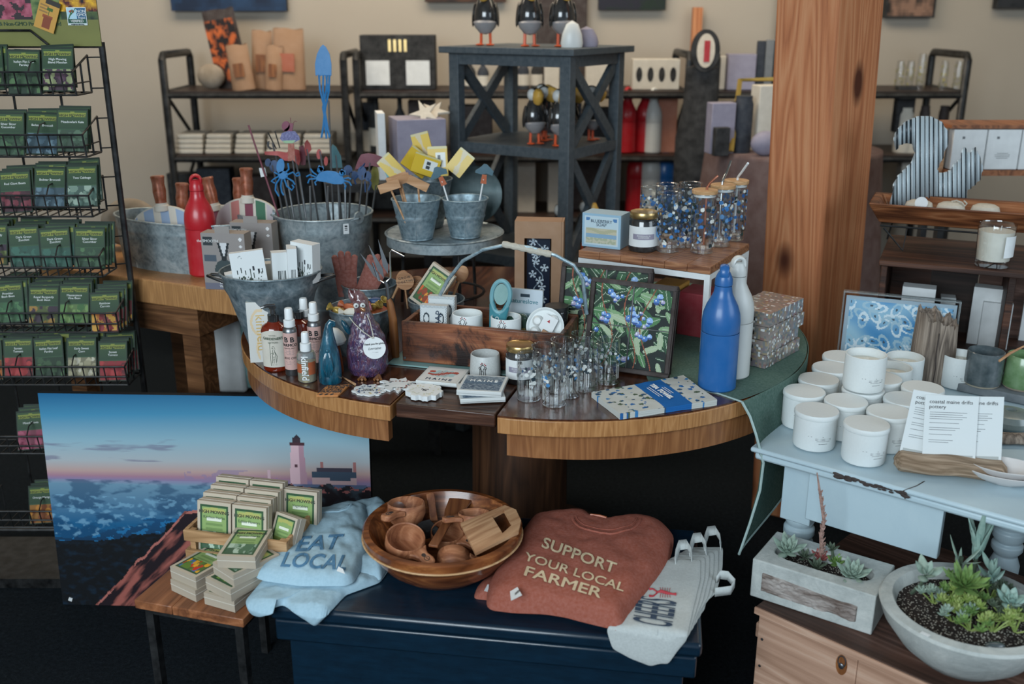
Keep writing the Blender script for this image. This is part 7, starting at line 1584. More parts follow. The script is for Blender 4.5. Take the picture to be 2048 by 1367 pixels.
MB().add(vs, fs).build('body', 'concrete', t, bevel=.0025); MB().prism(hole, PH-.032, PH-.022).build('soil', 'soil', t)
def rough(u, v): return (.018+u*(PLn-.045), -.004-.003*mn.noise(Vector((u*22, v*9, 0))) if .03 < u < .97 and .05 < v < .95 else .0005, PH*.22+v*PH*.50*(1-.25*u)+.004*mn.noise(Vector((u*6, v, 5))))
MB().surf(rough, 90, 18).build('wood_inlay', 'weathered_wood', t, label='rough weathered wood strip', sharp=50)
def leaf(m, M, L_, w_, th=.25, cup=.35, tip=1.6, n=7):
    def fn(u, v):
        a = 2*PI*v; s = math.sin(PI*min(1, u**(1/tip)*.999+.001))**.8 if 0 else (math.sin(PI*(u**.8))**.75); x = w_*.5*s*math.cos(a); z = w_*.5*th*s*math.sin(a)+cup*L_*u*u; return (x, L_*u, z)
    m.at(M).surf(fn, n, 7); return m
def rosette(M, r, mat, label, n=18, name='rosette_succulent', wd=.42, stem=None, group=None, spiky=False):
    t = thing(name, label, 'plant', (0, 0, 0), 0, group); t.matrix_world = M; m = MB()
    for k in range(n):
        f = k/n; a = k*137.5; L_ = r*(1-.62*f); leaf(m, RZ(a) @ T(0, r*.05, r*.14*f) @ RX(8+66*f), L_, L_*wd, .35 if not spiky else .25, .22)
    m.build('leaves', mat, t)
    if stem: MB().tube([(0, 0, 0), (stem[0]*.5+.004, stem[1]*.5, stem[2]*.5), stem], .0035, 6).build('stem', 'leaf_lime' if spiky else 'leaf_dark', t)
    return t
def PQ(px, py, z=ZK+PH-.012): p = Z(px, py, z); return T(p.x, p.y, z)
g = 'succulents in the rectangular planter'
rosette(PQ(1575, 1102, ZK+PH-.005) @ RX(18), .044, 'leaf_sage', 'large sage green rosette at the left end of the rectangular planter', 20, group=g)
rosette(PQ(1704, 1152, ZK+PH-.005) @ RX(15), .042, 'leaf_sage', 'sage green rosette at the right end of the rectangular planter', 26, group=g)
rosette(PQ(1609, 1115) @ RX(10), .026, 'leaf_dark', 'small dark rosette beside the large left one', 16, wd=.3, group=g); rosette(PQ(1633, 1134) @ RX(10), .026, 'leaf_dark', 'small dark green rosette at the planter front', 18, wd=.35, group=g)
rosette(PQ(1672, 1126) @ RX(12), .025, 'leaf_green', 'small green rosette between the red and right ones', 20, wd=.5, group=g); rosette(PQ(1664, 1098, ZK+PH+.02) @ RX(10), .018, 'leaf_dark', 'tiny dark rosette on a stem behind the red one', 14, stem=(0, 0, -.03), group=g); rosette(PQ(1690, 1122) @ RX(10), .018, 'leaf_green', 'tiny green rosette behind the right one', 12, group=g)
t = rosette(PQ(1642, 1116) @ RX(8), .026, 'leaf_red', 'reddish rosette with a tall dry pink flower stalk', 24, wd=.5, group=g)
b = t.matrix_world.inverted(); tp = [Z(1642, 1116, ZK+PH-.01)]; yy = tp[0].y; tp += [Y(x, y, yy+.002) for x, y in ((1644, 1095), (1642, 1070), (1648, 1040), (1642, 1000), (1637, 965), (1634, 945))]; tp = [b @ p for p in tp]
MB().tube(tp, [.005, .0045, .004, .0035, .003, .002, .0012], 8).build('flower_stalk', 'dry_stalk', t); m = MB()
for k in range(46):
    f = k/46; s = f*4.6; i = int(s); p = tp[i].lerp(tp[i+1], s-i); leaf(m, T(*p) @ RZ(k*137) @ RX(52), .017*(1-.4*f), .006, .5, .2)
m.build('bracts', 'dry_stalk', t)
# round concrete bowl planter
q = Z(1936, 1213, ZK+.11); t = thing('bowl_planter', 'round grey concrete bowl planted with mixed succulents in gritty soil', 'planter', (q.x, q.y, ZK+.001)); RB = .157
MB().lathe([(0, 0), (.055, 0), (.080, .004), (.116, .036), (.146, .078), (RB, .108), (RB-.004, .113), (RB-.024, .114), (RB-.027, .110), (RB-.036, .085), (0, .082)], 64).build('body', 'concrete', t)
MB().surf(lambda u, v: ((RB-.030)*v*math.cos(2*PI*u), (RB-.030)*v*math.sin(2*PI*u), .092+.008*(1-v)+.004*mn.noise(Vector((v*9*math.cos(2*PI*u), v*9*math.sin(2*PI*u), 0)))), 60, 16, wrap=True).build('soil', 'soil', t)
MB(T(-.12, -.088, .1146) @ RZ(-50)).box(-.002, -.006, 0, .014, .003, .0004).build('label', 'white_paper', t)
g = 'succulents in the round bowl'; zb = ZK+.098
def PB(px, py, z=zb, dy=0): p = Z(px, py, z); return T(p.x, p.y+dy, z)
rosette(PB(1852, 1150, zb+.065, 0) @ RX(20), .040, 'leaf_sage', 'pale sage succulent on a thin stem at the left of the bowl', 9, wd=.5, stem=(-.008, .010, -.066), group=g)
rosette(PB(1927, 1172, zb+.058) @ RX(18), .050, 'leaf_green', 'spiky green rosette on a stalk in the middle of the bowl', 30, wd=.30, stem=(.0, .006, -.058), group=g, spiky=True)
def upright(px, py, n, L_, w_, sp, mat, label, z=zb, dy=0):
    t = thing('upright_succulent', label, 'plant', (0, 0, 0), 0, g); t.matrix_world = PB(px, py, z, dy); m = MB(); r = random.Random(px)
    for k in range(n): leaf(m, T(0, 0, .004*k) @ RZ(k*137.5) @ RX(86-sp*r.random()), L_*(.6+.45*r.random()), w_, .5, .10)
    m.build('leaves', mat, t); MB().rod((0, 0, -.02), (0, 0, .03), .004, 6).build('stem', 'leaf_dark', t)
upright(1957, 1135, 13, .092, .014, 30, 'leaf_blue', 'tall slender blue-green succulent rising at the back of the bowl', zb+.035, .015); upright(1985, 1178, 9, .045, .014, 55, 'leaf_blue', 'shorter blue-green succulent right of the tall one', zb+.01, .01); upright(1925, 1148, 5, .075, .008, 60, 'leaf_sage', 'thin leaved sprig leaning left of the tall one', zb+.03, .015)
rosette(PB(2020, 1205, zb+.035) @ RX(15), .036, 'leaf_blue', 'blue-green rosette at the right edge of the bowl', 14, wd=.6, stem=(-.012, -.02, -.034), group=g)
rr = random.Random(4)
for k, (x, y, mt, lb) in enumerate(((1895, 1218, 'leaf_lime', 'bushy lime green sprig front left in the bowl'), (1925, 1235, 'leaf_lime', 'bushy lime green sprig at the centre front of the bowl'), (1965, 1225, 'leaf_green', 'green sprig in the centre right of the bowl'), (1985, 1262, 'leaf_lime', 'hairy lime sprig nearest the front rim'), (1868, 1205, 'leaf_sage', 'small sage sprig at the left front of the bowl'), (1945, 1200, 'leaf_green', 'green sprig under the spiky rosette'), (2010, 1240, 'leaf_dark', 'dark green sprig at the right front of the bowl'), (1910, 1190, 'leaf_green', 'green sprig behind the lime ones, left of centre'), (1940, 1258, 'leaf_green', 'low green sprig between the two front lime ones'), (1905, 1240, 'leaf_sage', 'low sage sprig in front of the left lime one'), (2030, 1262, 'leaf_lime', 'lime sprig at the right edge of the bowl'), (1980, 1195, 'leaf_dark', 'dark sprig under the tall slender leaves'))):
    t = thing('trailing_succulent', lb, 'plant', (0, 0, 0), 0, g); t.matrix_world = PB(x, y, zb); m = MB(); s = MB()
    for j in range(7):
        a = rr.random()*360; d = .008+.022*rr.random(); hh = .012+.022*rr.random(); c = Vector((d*math.cos(a), d*math.sin(a), hh)); s.tube([(0, 0, -.004), c*.6, c], .0016, 5)
        for i in range(11): leaf(m, T(*c) @ RZ(i*137.5+a) @ RX(10+5.5*i), .015, .0075, .5, .15, n=5)
    m.build('leaves', mt, t); s.build('stem', 'leaf_lime', t)
m = MB(); p = Z(1990, 1290, zb+.004); o = MB(SC(1.5, .8, .5)).ball(.012, .012, .012, 12, 8).build('pebble', 'glaze_slate', None, loc=tuple(p)); tag(o, 'smooth blue-grey pebble on the soil near the front rim', 'stone')
# ------------------------------------------------------------- grey shelf with X sides and puffins
GZ = 1.449; g0 = YZ(1141, GZ, 3.35); GM = T(g0.x, g0.y, 0); u1 = Vector((-.84, .545, 0)); GA = math.degrees(math.atan2(-u1.y, -u1.x)); W1, W2 = .49, .39
GM = T(g0.x, g0.y, 0) @ RZ(GA) @ T(-W1, 0, 0)       # local x along the wide side, y along the narrow side
t = thing('display_shelf', 'slate grey painted shelf unit with crossed bars on its ends, puffins on it', 'shelf', (0, 0, 0)); t.matrix_world = GM; gp = 'graphite_paint'
MB().box(-.025, -.025, GZ-.022, W1+.025, W2+.025, GZ).build('top_board', gp, t, bevel=.002)
ps = .04; shz = (1.124, .73, .36)
for x in (0, W1-ps):
    for y in (0, W2-ps): MB().box(x, y, 0, x+ps, y+ps, GZ-.0225).build('post', gp, t, bevel=.002)
for z in shz: MB().box(.003, .003, z-.035, W1-.003, W2-.003, z).build('shelf_board', gp, t)
m = MB()
for y in (.004, W2-ps+.004): m.box(ps, y, GZ-.06, W1-ps, y+.03, GZ-.0225)
for x in (.004, W1-ps+.004): m.box(x, ps, GZ-.06, x+.03, W2-ps, GZ-.0225)
m.build('rail', gp, t)
def crossbars(x, y0, y1, z0, z1):
    for a, b, o in (((y0, z0), (y1, z1), 0), ((y0, z1), (y1, z0), .004)):
        d = Vector((0, b[0]-a[0], b[1]-a[1])); n = Vector((0, -d.z, d.y)).normalized()*.018; A = Vector((x, a[0], a[1])); B = Vector((x, b[0], b[1])); k = Vector((.018, 0, 0)); o_ = Vector((o, 0, 0))
        MB().add([A-n+o_, B-n+o_, B+n+o_, A+n+o_, A-n+k+o_, B-n+k+o_, B+n+k+o_, A+n+k+o_], [(0, 3, 2, 1), (4, 5, 6, 7), (0, 1, 5, 4), (1, 2, 6, 5), (2, 3, 7, 6), (3, 0, 4, 7)]).build('crossed_bar', gp, t)
for x in (.008, W1-.03):
    crossbars(x, ps, W2-ps, shz[0], GZ-.06); crossbars(x, ps, W2-ps, shz[1], shz[0]-.035)
def puffin_proto():
    t = thing('puffin_figurine', 'x', 'figurine', (0, 0, 0)); h = .19
    MB(SC(1, .9, 1)).lathe([(0, .032), (.016, .036), (.030, .052), (.036, .075), (.033, .098), (.024, .122), (.0175, .134), (.0, .136)], 28).build('body', 'black_gloss', t)
    MB(T(0, -.0035, -.0005) @ SC(1.01, .93, 1)).lathe([(0, .031), (.016, .035), (.030, .051), (.0345, .064), (.030, .070)], 28).build('belly', 'puffin_grey', t)
    MB(T(0, 0, .148) @ SC(.9, 1, 1)).ball(.024, .024, .023, 20, 14).build('head', 'black_gloss', t)
    for s in (-1, 1): MB(T(s*.0125, -.006, .150)).ball(.014, .017, .018, 16, 10).build('cheek', 'white_enamel', t)
    MB(T(.0, -.026, .144) @ RX(20) @ SC(.78, 1.15, 1.15)).lathe([(0, -.021), (.014, -.017), (.021, -.004), (.020, .010), (.010, .020), (0, .021)], 20).build('beak', 'beak_yellow', t)
    for s in (-1, 1):
        MB(T(s*.034, 0, .085) @ RY(s*-6) @ SC(.3, .8, 1)).ball(.016, .018, .034, 12, 10).build('wing', 'black_gloss', t)
        MB().rod((s*.014, 0, .004), (s*.013, 0, .038), .0042, 8).at(T(s*.015, -.010, .003)).ball(.013, .016, .003, 12, 6).build('foot', 'orange_paint', t)
    return t
PF = [(.075, .10, GZ, -12, 'black puffin figurine, left one on top of the grey shelf'), (.245, .09, GZ, 12, 'black puffin figurine, middle one on top of the grey shelf'), (.345, .12, GZ, 20, 'black puffin figurine, right one on top of the grey shelf'),
      (.275, .075, shz[0], 20, 'puffin with big yellow beak at the front of the middle shelf'), (.365, .075, shz[0], 25, 'puffin half hidden behind the front post on the middle shelf'), (.255, .165, shz[0], 60, 'puffin behind the front one, its white cheek turned to us'), (.345, .175, shz[0], 60, 'puffin in the second row near the front post'), (.375, .26, shz[0], 60, 'puffin seen through the crossed bars on the right'), (.20, .24, shz[0], 50, 'puffin at the back left of the middle shelf'),
      (.36, .10, shz[1], 30, 'puffin low on the bottom shelf beside the post'), (.40, .19, shz[1], 45, 'puffin on the bottom shelf behind the crossed bars')]
p0 = puffin_proto()
for k, (x, y, z, r, lb) in enumerate(PF):
    o = p0 if k == 0 else dup(p0, lb); o['label'] = lb; o['group'] = 'puffin figurines'; o.matrix_world = GM @ T(x*1.11, y*1.1, z+.0005) @ RZ(r-GA) @ SC(1.12, 1.12, 1.12)
    if k < 3: o.matrix_world = GM @ T(x*1.11, y*1.1, z+.0005) @ RZ(r-GA) @ SC(1.22, 1.22, 1.22)
for k, (x, y, h_, r_, lb) in enumerate(((.395, .09, .075, .030, 'white rounded ceramic peak with a small face, front one right of the puffins'), (.40, .17, .058, .034, 'white rounded ceramic lump behind the peaked one'))):
    o = MB(SC(1, .6, 1)).lathe([(0, 0), (r_, 0), (r_*1.08, .012), (r_*.95, h_*.5), (r_*.6, h_*.85), (0, h_)], 24).build('ceramic_ornament', 'lilac' if k else 'white_enamel'); o.matrix_world = GM @ T(x*1.11, y*1.1, GZ+.0005) @ RZ(-GA) @ SC(1.15, 1.15, 1.15); tag(o, lb, 'ornament')
# ------------------------------------------------------------- pipe shelves along the back wall
YF, YB2 = 4.47, 4.86; SHZ = (1.233, .956, .68, .40, .12); TOPZ = 1.385
def pipe_shelf(x0, x1, label):
    t = thing('pipe_shelf', label, 'shelf', (x0, YF, 0)); L_ = x1-x0; D = YB2-YF
    for x in (0, L_): MB().tube([(x, 0, 0), (x, 0, TOPZ-.02), (x, .02, TOPZ), (x, D-.02, TOPZ), (x, D, TOPZ-.02), (x, D, 0)], .017, 10).build('end_frame', 'black_metal', t)
    for z in SHZ:
        MB().box(.018, .0, z-.014, L_-.018, D, z).build('shelf_board', 'shelf_board', t); m = MB()
        for x in (0, L_): m.rod((x, 0, z-.008), (x, D, z-.008), .015, 8)
        m.rod((0, 0, z-.018), (L_, 0, z-.018), .013, 8).build('pipe_rail', 'black_metal', t)
    for x in (0, L_): MB().rod((x, .03, SHZ[0]-.03), (x, D-.03, SHZ[1]+.03), .009, 6).rod((x, D-.03, SHZ[1]-.03), (x, .03, SHZ[2]+.03), .009, 6).build('brace', 'black_metal', t)
XA0 = YZ(327, 1.3, YF).x; XA1 = YZ(688, 1.3, YF).x; XB1 = YZ(1378, 1.3, YF).x; XC0 = YZ(1432, 1.3, YF).x; XC1 = YZ(1932, 1.3, YF).x
pipe_shelf(XA0, XA1, 'black pipe shelf unit at the left of the back wall'); pipe_shelf(XA1+.055, XB1, 'black pipe shelf unit in the middle of the back wall'); pipe_shelf(XC0, XC1, 'black pipe shelf unit at the right of the back wall')
def bgi(kind, name, px0, px1, ytop, z, yy, mat, label, cat, rz=0, group=None, dep=None, lean=0):
    a = YZ(px0, z, yy); b = YZ(px1, z, yy); c = (a+b)/2; w_ = b.x-a.x; h = max(.01, Y((px0+px1)/2, ytop, yy).z-z); d = dep or w_*.6; m = MB(RY(lean))
    if kind == 'box': m.cbox(w_, d, h); bv = .003
    elif kind == 'bag': m.surf(lambda u, v: (w_/2*math.cos(2*PI*u)*(1 if abs(math.cos(2*PI*u)) > .0 else 1)*(1-.06*v), d/2*math.sin(2*PI*u)*(1-v**2*.92), h*v+.004*math.sin(u*20)*v), 28, 10, wrap=True).add([(w_/2*math.cos(2*PI*k/28), d/2*math.sin(2*PI*k/28), 0) for k in range(28)], [tuple(range(28))[::-1]]); bv = 0
    elif kind == 'bottle': r = w_/2; m.lathe([(0, 0), (r, 0), (r, h*.55), (r*.8, h*.66), (r*.38, h*.76), (r*.36, h*.93), (r*.42, h), (0, h)], 20); bv = 0
    elif kind == 'jar': r = w_/2; m.lathe([(0, 0), (r*.95, 0), (r, h*.08), (r, h*.85), (r*.85, h*.93), (r*.85, h), (0, h)], 20); bv = 0
    elif kind == 'round': r = w_/2; m.ball(r, d/2, h/2, 20, 12); m.v = [v+Vector((0, 0, h/2)) for v in m.v]; bv = 0
    o = m.build(name, mat, None, bevel=bv, loc=(c.x, yy, z+.001), rotz=rad(rz)); return tag(o, label, cat, group), w_, d, h
Z1, Z2, Z3, Z4 = SHZ[:4]; ym = 4.62
bgi('round', 'fabric_bag', 397, 452, 128, Z1, ym, 'blanket_floral', 'brown and cream floral pouch at the left of the top shelf', 'bag')
bgi('bag', 'snack_bag', 438, 505, 18, Z1, 4.68, 'dark_brown', 'tall black and orange printed bag leaning at the back of the shelf', 'bag', 0, None, .05, -9)
o = bpy.data.objects['snack_bag']; MB(RY(-9) @ T(0, -.030, .03)).card(.13, .27, .003, 14, 30, lambda u, v: mixc('1a1210', 'c0602c', max(0, min(1, .35+fbm(u*5, v*7, 1, 4)*1.8))), '1a1210').build('printed_panel', 'print', o)
for k, (a, b, yt, yy, ln) in enumerate(((466, 512, 90, 4.55, -6), (505, 548, 62, 4.64, 3), (548, 612, 58, 4.60, 2), (530, 566, 92, 4.57, 5))):
    o, w_, d, h = bgi('bag', 'paper_bag', a, b, yt, Z1, yy, 'kraft', ('kraft coffee bag, leftmost of four on the top shelf', 'kraft coffee bag standing behind the left one', 'largest kraft coffee bag, right of the four', 'small kraft coffee bag wedged between the others')[k], 'bag', 0, 'kraft bags on the top shelf', .07, ln)
    MB(RY(ln) @ T(0, -d/2-.001, h*.3)).box(-w_*.22, -.003, 0, w_*.22, 0, h*.3).build('label', 'candy_orange' if k == 2 else 'handle_wood', o)
for k, (a, b, yt) in enumerate(((360, 420, 268), (420, 475, 262), (478, 540, 280), (540, 610, 274), (610, 672, 268))):
    for j in range(4):
        z = Z2+.001+j*.022; p0_, p1_ = YZ(a+3+j, z, ym), YZ(b-2, z, ym); o = MB().box(0, 0, 0, p1_.x-p0_.x, .16, .020).build('folded_cloth', 'cream_paper', None, bevel=.004, loc=(p0_.x, ym-.1, z)); tag(o, f'cream folded cloth, {("lowest", "second", "third", "top")[j]} in {("the leftmost", "the second", "the middle", "the fourth", "the rightmost")[k]} pile on the second shelf', 'cloth', 'cream folded cloths')
o, w_, d, h = bgi('box', 'card_holder', 727, 873, 70, Z1, 4.62, 'dark_stuff', 'black display box with two pale cards and gold stripes', 'box', 0, None, .12)
for s in (-.27, .27): MB(T(s*w_, -d/2-.002, .02)).box(-.052, -.003, 0, .052, 0, h*.45).build('price_card', 'white_paper', o)
for s in (-.1, -.03, .04, .11): MB(T(s*w_, -d/2-.001, h*.70)).box(-.006, -.002, 0, .006, 0, h*.22).build('gold_stripe', 'gold_metal', o)
for k, (a, b, yt, z, mt, lb) in enumerate(((740, 770, 195, Z2, 'dark_stuff', 'dark bottle left'), (790, 815, 190, Z2, 'dark_stuff', 'dark bottle middle'), (905, 925, 120, Z1, 'dark_navy', 'dark wine bottle first'), (930, 952, 118, Z1, 'dark_stuff', 'dark wine bottle second'), (955, 978, 118, Z1, 'dark_navy', 'dark wine bottle third'), (1035, 1058, 112, Z1, 'dark_navy', 'dark wine bottle fourth'), (1062, 1085, 112, Z1, 'dark_stuff', 'dark wine bottle fifth'))):
    o, w_, d, h = bgi('bottle', 'wine_bottle', a, b, yt, z, 4.60, mt, ('dark bottle on the second shelf below the black display box, left one', 'dark bottle on the second shelf below the black display box, right one', 'wine bottle seen through the grey shelf, leftmost', 'wine bottle through the grey shelf, second from left', 'wine bottle through the grey shelf, third from left', 'wine bottle above the puffins, left of two', 'wine bottle above the puffins, right of two')[k], 'bottle', 0, 'dark wine bottles')
    cyl_label(MB(), w_/2+.001, h*.12, h*.45).build('label', 'cream_paper', o)
for k, (a, b, yt, z, lb) in enumerate(((1088, 1118, 108, Z1, 'white box through the grey shelf, above the front post'), (1120, 1140, 118, Z1, 'narrow white box beside the wine bottles'), (1170, 1215, 110, Z1, 'cream box seen behind the crossed bars'), (700, 712, 265, Z2, 'thin white box between the two left shelf units'), (720, 745, 262, Z2, 'white card box low on the middle unit'), (1012, 1070, 320, Z3, 'grey white box on the third shelf behind the grey unit'), (1095, 1130, 322, Z3, 'white box on the third shelf near the grey post'))):
    bgi('box', 'carton', a, b, yt, z, 4.6, 'cream_paper', lb, 'box')
o, w_, d, h = bgi('box', 'slotted_rack', 1262, 1355, 118, Z1, 4.6, 'cream_paper', 'pale rack with dark oval slots on the top shelf', 'rack', 0, None, .08)
for k in range(4): MB(T(-w_*.36+w_*.24*k, -d/2-.001, h*.5) @ SC(1, .1, 2)).ball(.014, .01, .016, 12, 8).build('slot', 'dark_stuff', o)
for k, (px, z, yt, mt, lb) in enumerate(((1252, Z2, 172, 'red_enamel', 'dark red drink bottle partly behind the grey shelf'), (1287, Z2, 170, 'red_enamel', 'red drink bottle on the second shelf'), (1303, Z2, 174, 'white_enamel', 'white drink bottle beside the red one, second shelf'), (1272, Z3, 275, 'red_enamel', 'red drink bottle on the third shelf'), (1297, Z3, 272, 'white_enamel', 'white drink bottle on the third shelf'), (1325, Z3, 275, 'blue_enamel', 'blue drink bottle on the third shelf'))):
    p = YZ(px, z, 4.56+.02*(k % 2)); drink_bottle(mt, lb, (p.x, p.y, z+.001), 30, Y(px, yt, 4.56).z-z, .03)
bgi('box', 'carton', 1312, 1349, 196, Z2, 4.58, 'box_salmon', 'salmon and cream striped box right of the red and white bottles', 'box')
# black hanging bag with round striped badge, plank behind
p = YZ(1392, 1.3, 4.9); o = MB().box(-.022, -.02, 0, .022, .02, Y(1392, 15, 4.9).z-.0).build('wooden_plank', 'post_wood', None, loc=(p.x, 4.95, .001)); tag(o, 'narrow reddish plank standing against the back wall', 'plank')
p = Y(1405, 100, 4.38); t = thing('hanging_bag', 'dark bag with an oval red and cream striped badge beside the middle shelves', 'bag', (p.x, 4.36, 0)); zt = p.z
MB(SC(1, .5, 1)).lathe([(0, .72), (.07, .74), (.10, .85), (.10, 1.05), (.075, 1.18), (.07, zt-.07), (0, zt-.05)], 20).build('body', 'dark_stuff', t); MB(T(0, -.045, zt) @ RX(90) @ SC(.7, 1, 1)).cyl(.085, -.012, .012, 32).build('badge_rim', 'dark_stuff', t); MB(T(0, -.058, zt) @ RX(90) @ SC(.55, 1, 1)).cyl(.068, -.002, .002, 32).build('badge', 'soap_white', t); MB(T(.004, -.061, zt-.045)).box(-.012, -.002, 0, .012, 0, .085).build('stripe', 'ink_red', t)
MB(SC(1, .4, 1)).rod((0, 0, .0), (0, 0, .73), .02).build('stand_pole', 'dark_stuff', t)
# right part of the shelves
for k, (a, b, yt, z, mt, lb, kd) in enumerate(((1428, 1448, 112, Z1, 'cream_paper', 'cream box at the left of the right shelf unit', 'box'), (1450, 1505, 108, Z1, 'lilac', 'lilac grey box with floral print on the top shelf', 'box'), (1508, 1524, 82, Z1, 'dark_navy', 'dark blue book, first by the post', 'box'), (1525, 1541, 80, Z1, 'ink_grey', 'grey book, second by the post', 'box'), (1542, 1556, 82, Z1, 'dark_stuff', 'black book, third by the post', 'box'),
        (1784, 1820, 172, Z2+.09, 'dark_stuff', 'black box on the second shelf right of the post', 'box'), (1784, 1818, 215, Z2, 'cream_paper', 'small cream lamp-like jar on the second shelf', 'jar'), (1830, 1850, 212, Z2, 'dark_brown', 'small dark jar, left of two on the second shelf', 'jar'), (1868, 1888, 212, Z2, 'dark_brown', 'small dark jar, right of two on the second shelf', 'jar'), (1790, 1835, 255, Z3+.05, 'cream_paper', 'pale stack of boxes on the third shelf by the post', 'box'), (1800, 1840, 325, Z3, 'cream_paper', 'pale box low behind the tin squirrel', 'box'))):
    bgi(kd, 'book' if 'book' in lb else ('carton' if kd == 'box' else 'jar'), a, b, yt, z, 4.58, mt, lb, 'book' if 'book' in lb else kd)
for k, px in enumerate((1796, 1816, 1838, 1884, 1912)):
    o, w_, d, h = bgi('jar', 'drinking_glass', px-8, px+8, 122 if k != 2 else 108, Z1, 4.6, 'clear_glass', f'small gold patterned glass on the top right shelf, {("leftmost", "second", "third and tallest", "fourth", "rightmost")[k]}', 'glass', 0, 'gold patterned glasses'); m = MB(); floral(m, w_/2+.001, .01, h*.85, 26, ('a59a5c', '8f8a50'), k, s=.005); m.build('gold_pattern', 'print', o)
# pictures on the wall
def wallpic(px0, px1, yb, h, c1, c2, label, fr=True):
    a = Y(px0, yb, 4.97); b = Y(px1, yb, 4.97); w_ = b.x-a.x; sd = px0
    def fn(u, v): return mixc(c1, c2, max(0, min(1, .5+fbm(u*5+sd, v*5, 1, 4)*1.3)))
    t = thing('wall_picture', label, 'picture', ((a.x+b.x)/2, 4.97, a.z)); MB().card(w_, h, .03, 30, 24, fn, '14181c').build('canvas', 'print', t)
    if fr: MB().box(-w_/2-.008, -.022, -.008, w_/2+.008, .022, 0).box(-w_/2-.008, -.022, h, w_/2+.008, .022, h+.008).box(-w_/2-.008, -.022, 0, -w_/2, .022, h).box(w_/2, -.022, 0, w_/2+.008, .022, h).build('frame', 'dark_stuff', t)
wallpic(345, 575, 22, .42, '0d1f38', '1c3858', 'dark blue canvas on the wall above the kraft bags, only its bottom showing', False)
wallpic(850, 1012, 4, .35, '2a1c18', '4a3020', 'dark brown picture on the wall above the left puffin, only its bottom edge showing', False)
wallpic(1196, 1330, 20, .35, '14241a', '1c1c28', 'dark green picture on the wall right of the puffins, only its bottom showing', False)
wallpic(1770, 1862, 32, .35, '2a2420', '8a6a58', 'black framed picture with peach tones, right of the timber post')
wallpic(1992, 2110, 14, .35, '14181a', '2a2c30', 'black framed picture at the top right corner')
wallpic(1552, 1600, 78, .3, '123a4c', '0e1c28', 'narrow dark teal picture edge left of the timber post', False)
p = YZ(1120, 1.6, 4.9); o = MB().box(-.13, 0, 1.25, .11, .02, 2.1).build('mirror', 'dark_brown', None, bevel=.004, loc=(p.x+.02, 4.93, 0)); tag(o, 'tall dark framed panel on the wall behind the right puffin', 'mirror')
# mauve cloth table with china boxes
mz = 1.05; mc = YZ(1585, mz, 4.0); t = thing('cloth_table', 'round table under a mauve cloth left of the timber post', 'table', (mc.x, mc.y, 0))
MB().surf(lambda u, v: ((.34+.06*max(0, v-.02)*(1+.35*math.sin(2*PI*u*9)))*math.cos(2*PI*u)*min(1, v/.02 if v < .02 else 1), (.34+.06*max(0, v-.02)*(1+.35*math.sin(2*PI*u*9)))*math.sin(2*PI*u)*min(1, v/.02 if v < .02 else 1), mz-max(0, v-.02)*.84), 120, 50, wrap=True).build('tablecloth_skirt', 'mauve_cloth', t, sharp=180)
for k, (kd, a, b, yt, dz, yy, mt, nm, lb, cat) in enumerate((('box', 1412, 1462, 205, 0, 3.84, 'lilac', 'china_box', 'pale lilac box at the left end of the mauve table', 'box'), ('box', 1500, 1566, 170, 0, 3.92, 'cream_paper', 'china_stack', 'tall stack of white printed china beside the post', 'china'), ('jar', 1462, 1500, 192, 0, 3.86, 'dark_navy', 'dark_jar', 'dark blue jar between the white things on the mauve table', 'jar'), ('box', 1425, 1455, 255, -.0, 3.76, 'dark_stuff', 'display_card', 'small dark framed card at the front of the mauve table', 'frame'), ('round', 1498, 1560, 262, 0, 3.76, 'lilac', 'floral_bowl', 'lilac floral bowl at the right front of the mauve table', 'bowl'))):
    bgi(kd, nm, a, b, yt, mz+dz, yy, mt, lb, cat, 12)
a = YZ(1462, mz+.012, 3.80); b = Y(1480, 160, 3.96); c = Y(1560, 158, 3.96); o = MB().tube([(0, 0, 0), b-a, c-a], .010, 4).build('easel', 'candy_gold', None, loc=tuple(a)); tag(o, 'light wooden easel edge leaning above the dark jar', 'easel')
# grey box and starfish left of the grey shelf, behind the yellow packs
p = YZ(835, .9, 3.45); zb_ = Y(835, 238, 3.45).z; t = thing('display_table', 'dark low table behind the small buckets', 'table', (p.x-.115, 3.52, 0)); MB().cbox(.38, .30, .03, 0, 0, .98).build('tabletop', 'dark_stuff', t)
for x in (-.16, .16):
    for y in (-.12, .12): MB().cbox(.04, .04, .979, x, y, 0).build('leg', 'dark_stuff', t)
o = MB().cbox(.17, .16, zb_-1.012).build('open_carton', 'lilac', None, bevel=.002, loc=(p.x, 3.52, 1.011), rotz=.3); tag(o, 'pale grey open carton behind the yellow packs', 'box')
o = MB().cbox(.025, .12, zb_-1.012+.02).build('folded_card', 'white_paper', None, loc=(p.x-.125, 3.50, 1.011), rotz=.2); tag(o, 'white folded card standing left of the grey carton', 'card')
st = [(.055*(1 if k % 2 == 0 else .35)*math.cos(PI*k/5+.4), .055*(1 if k % 2 == 0 else .35)*math.sin(PI*k/5+.4)) for k in range(10)]
for k, (dx, dy, r, lb) in enumerate(((.03, -.02, 20, 'pale starfish on the grey carton, front one'), (.06, .03, -30, 'pale starfish on the grey carton, rear one leaning up'))):
    o = MB(RX(55-20*k) @ RZ(r)).prism(st, 0, .010).build('starfish', 'soap_white', None, bevel=.002, loc=(p.x+dx, 3.52+dy, zb_+.012)); tag(o, lb, 'ornament')
o = MB(T(0, 0, .075) @ RX(80) @ SC(1, 1, .35)).ball(.09, .075, .12, 24, 14).build('floral_cushion', 'blanket_floral', None, loc=(YZ(262, ZS, 3.0).x, 3.02, ZS+.002)); tag(o, 'faded cream floral round cushion behind the oval tub', 'cushion')
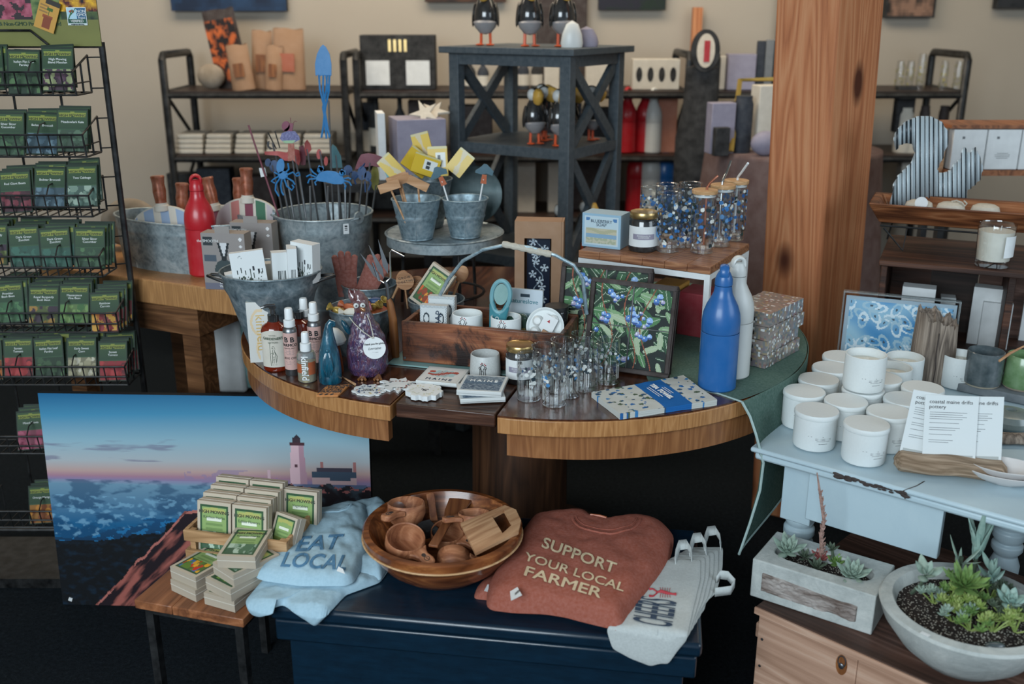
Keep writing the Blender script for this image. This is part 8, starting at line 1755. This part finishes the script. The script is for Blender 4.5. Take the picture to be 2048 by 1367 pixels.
# white cartons on a plank rack behind the squirrel
yc = 3.15; a = YZ(1908, 1.2, yc); z0 = Y(1960, 340, yc).z; z1 = Y(1960, 258, yc).z; t = thing('plank_rack', 'wooden plank rack holding white cartons at the right edge', 'rack', (a.x, yc, 0)); Lr = .42
MB().box(-.01, 0, z0-.018, Lr, .16, z0).build('lower_plank', 'small_table_wood', t); MB().box(-.01, 0, z1+.001, Lr, .16, z1+.012).build('upper_plank', 'small_table_wood', t)
for x in (-.01, Lr-.02): MB().box(x, .13, 0, x+.02, .16, z0-.019).build('leg', 'dark_stuff', t); MB().box(x, .0, 0, x+.02, .03, z0-.019).build('leg', 'dark_stuff', t)
MB().box(-.055, .02, z0-.06, -.012, .12, z1-.0).build('side_plank', 'light_board', t)
for k in range(3):
    o = MB().box(0, 0, 0, .104, .12, z1-z0-.003).build('white_carton', 'white_paper', None, bevel=.002, loc=(a.x+.002+k*.108, yc+.004, z0+.001)); tag(o, ('white printed carton nearest the squirrel on the plank rack', 'white printed carton, second on the plank rack', 'white printed carton at the right edge of the picture')[k], 'box', 'white cartons on the plank rack')
    m = MB(); lines(m, .05, .05, .035, 4, -.0004, k, .052); m.at(T(.028, -.0006, .095)).box(0, -.0002, 0, .008, 0, .008).build('small_print', 'ink_grey', o)

# dark boxes added to darken the shaded lower shelves
DK = [(345, 400, 345, Z3, 'at the left end of the third shelf'), (405, 470, 335, Z3, 'second from left on the third shelf'), (478, 560, 350, Z3, 'third from left on the third shelf'), (566, 650, 340, Z3, 'right end of the left unit, third shelf'), (720, 760, 205, Z2, 'left end of the middle unit, second shelf'), (820, 872, 200, Z2, 'second shelf behind the grey carton'), (722, 790, 300, Z3, 'left end of the middle unit, third shelf'), (795, 880, 305, Z3, 'third shelf behind the yellow packs'),
      (900, 985, 210, Z2, 'second shelf behind the left puffins'), (990, 1060, 300, Z3, 'third shelf behind the grey unit'), (1065, 1160, 205, Z2, 'second shelf behind the puffins'), (1140, 1230, 310, Z3, 'third shelf behind the crossed bars'), (1165, 1240, 215, Z2, 'second shelf seen through the crossed bars'), (1440, 1530, 205, Z2, 'second shelf of the right unit behind the china'), (1835, 1905, 300, Z3, 'third shelf behind the tin squirrel'), (1845, 1900, 245, Z2-.12, 'low behind the squirrel tail')]
for k, (a, b, yt, z, lb) in enumerate(DK):
    if k == 15: continue
    bgi('box', 'dark_filler_box', a, b, yt, z, 4.70, ('dark_stuff', 'dark_navy', 'dark_brown')[k % 3], ('black', 'dark navy', 'dark brown')[k % 3]+' filler box added for shade, '+lb, 'box')
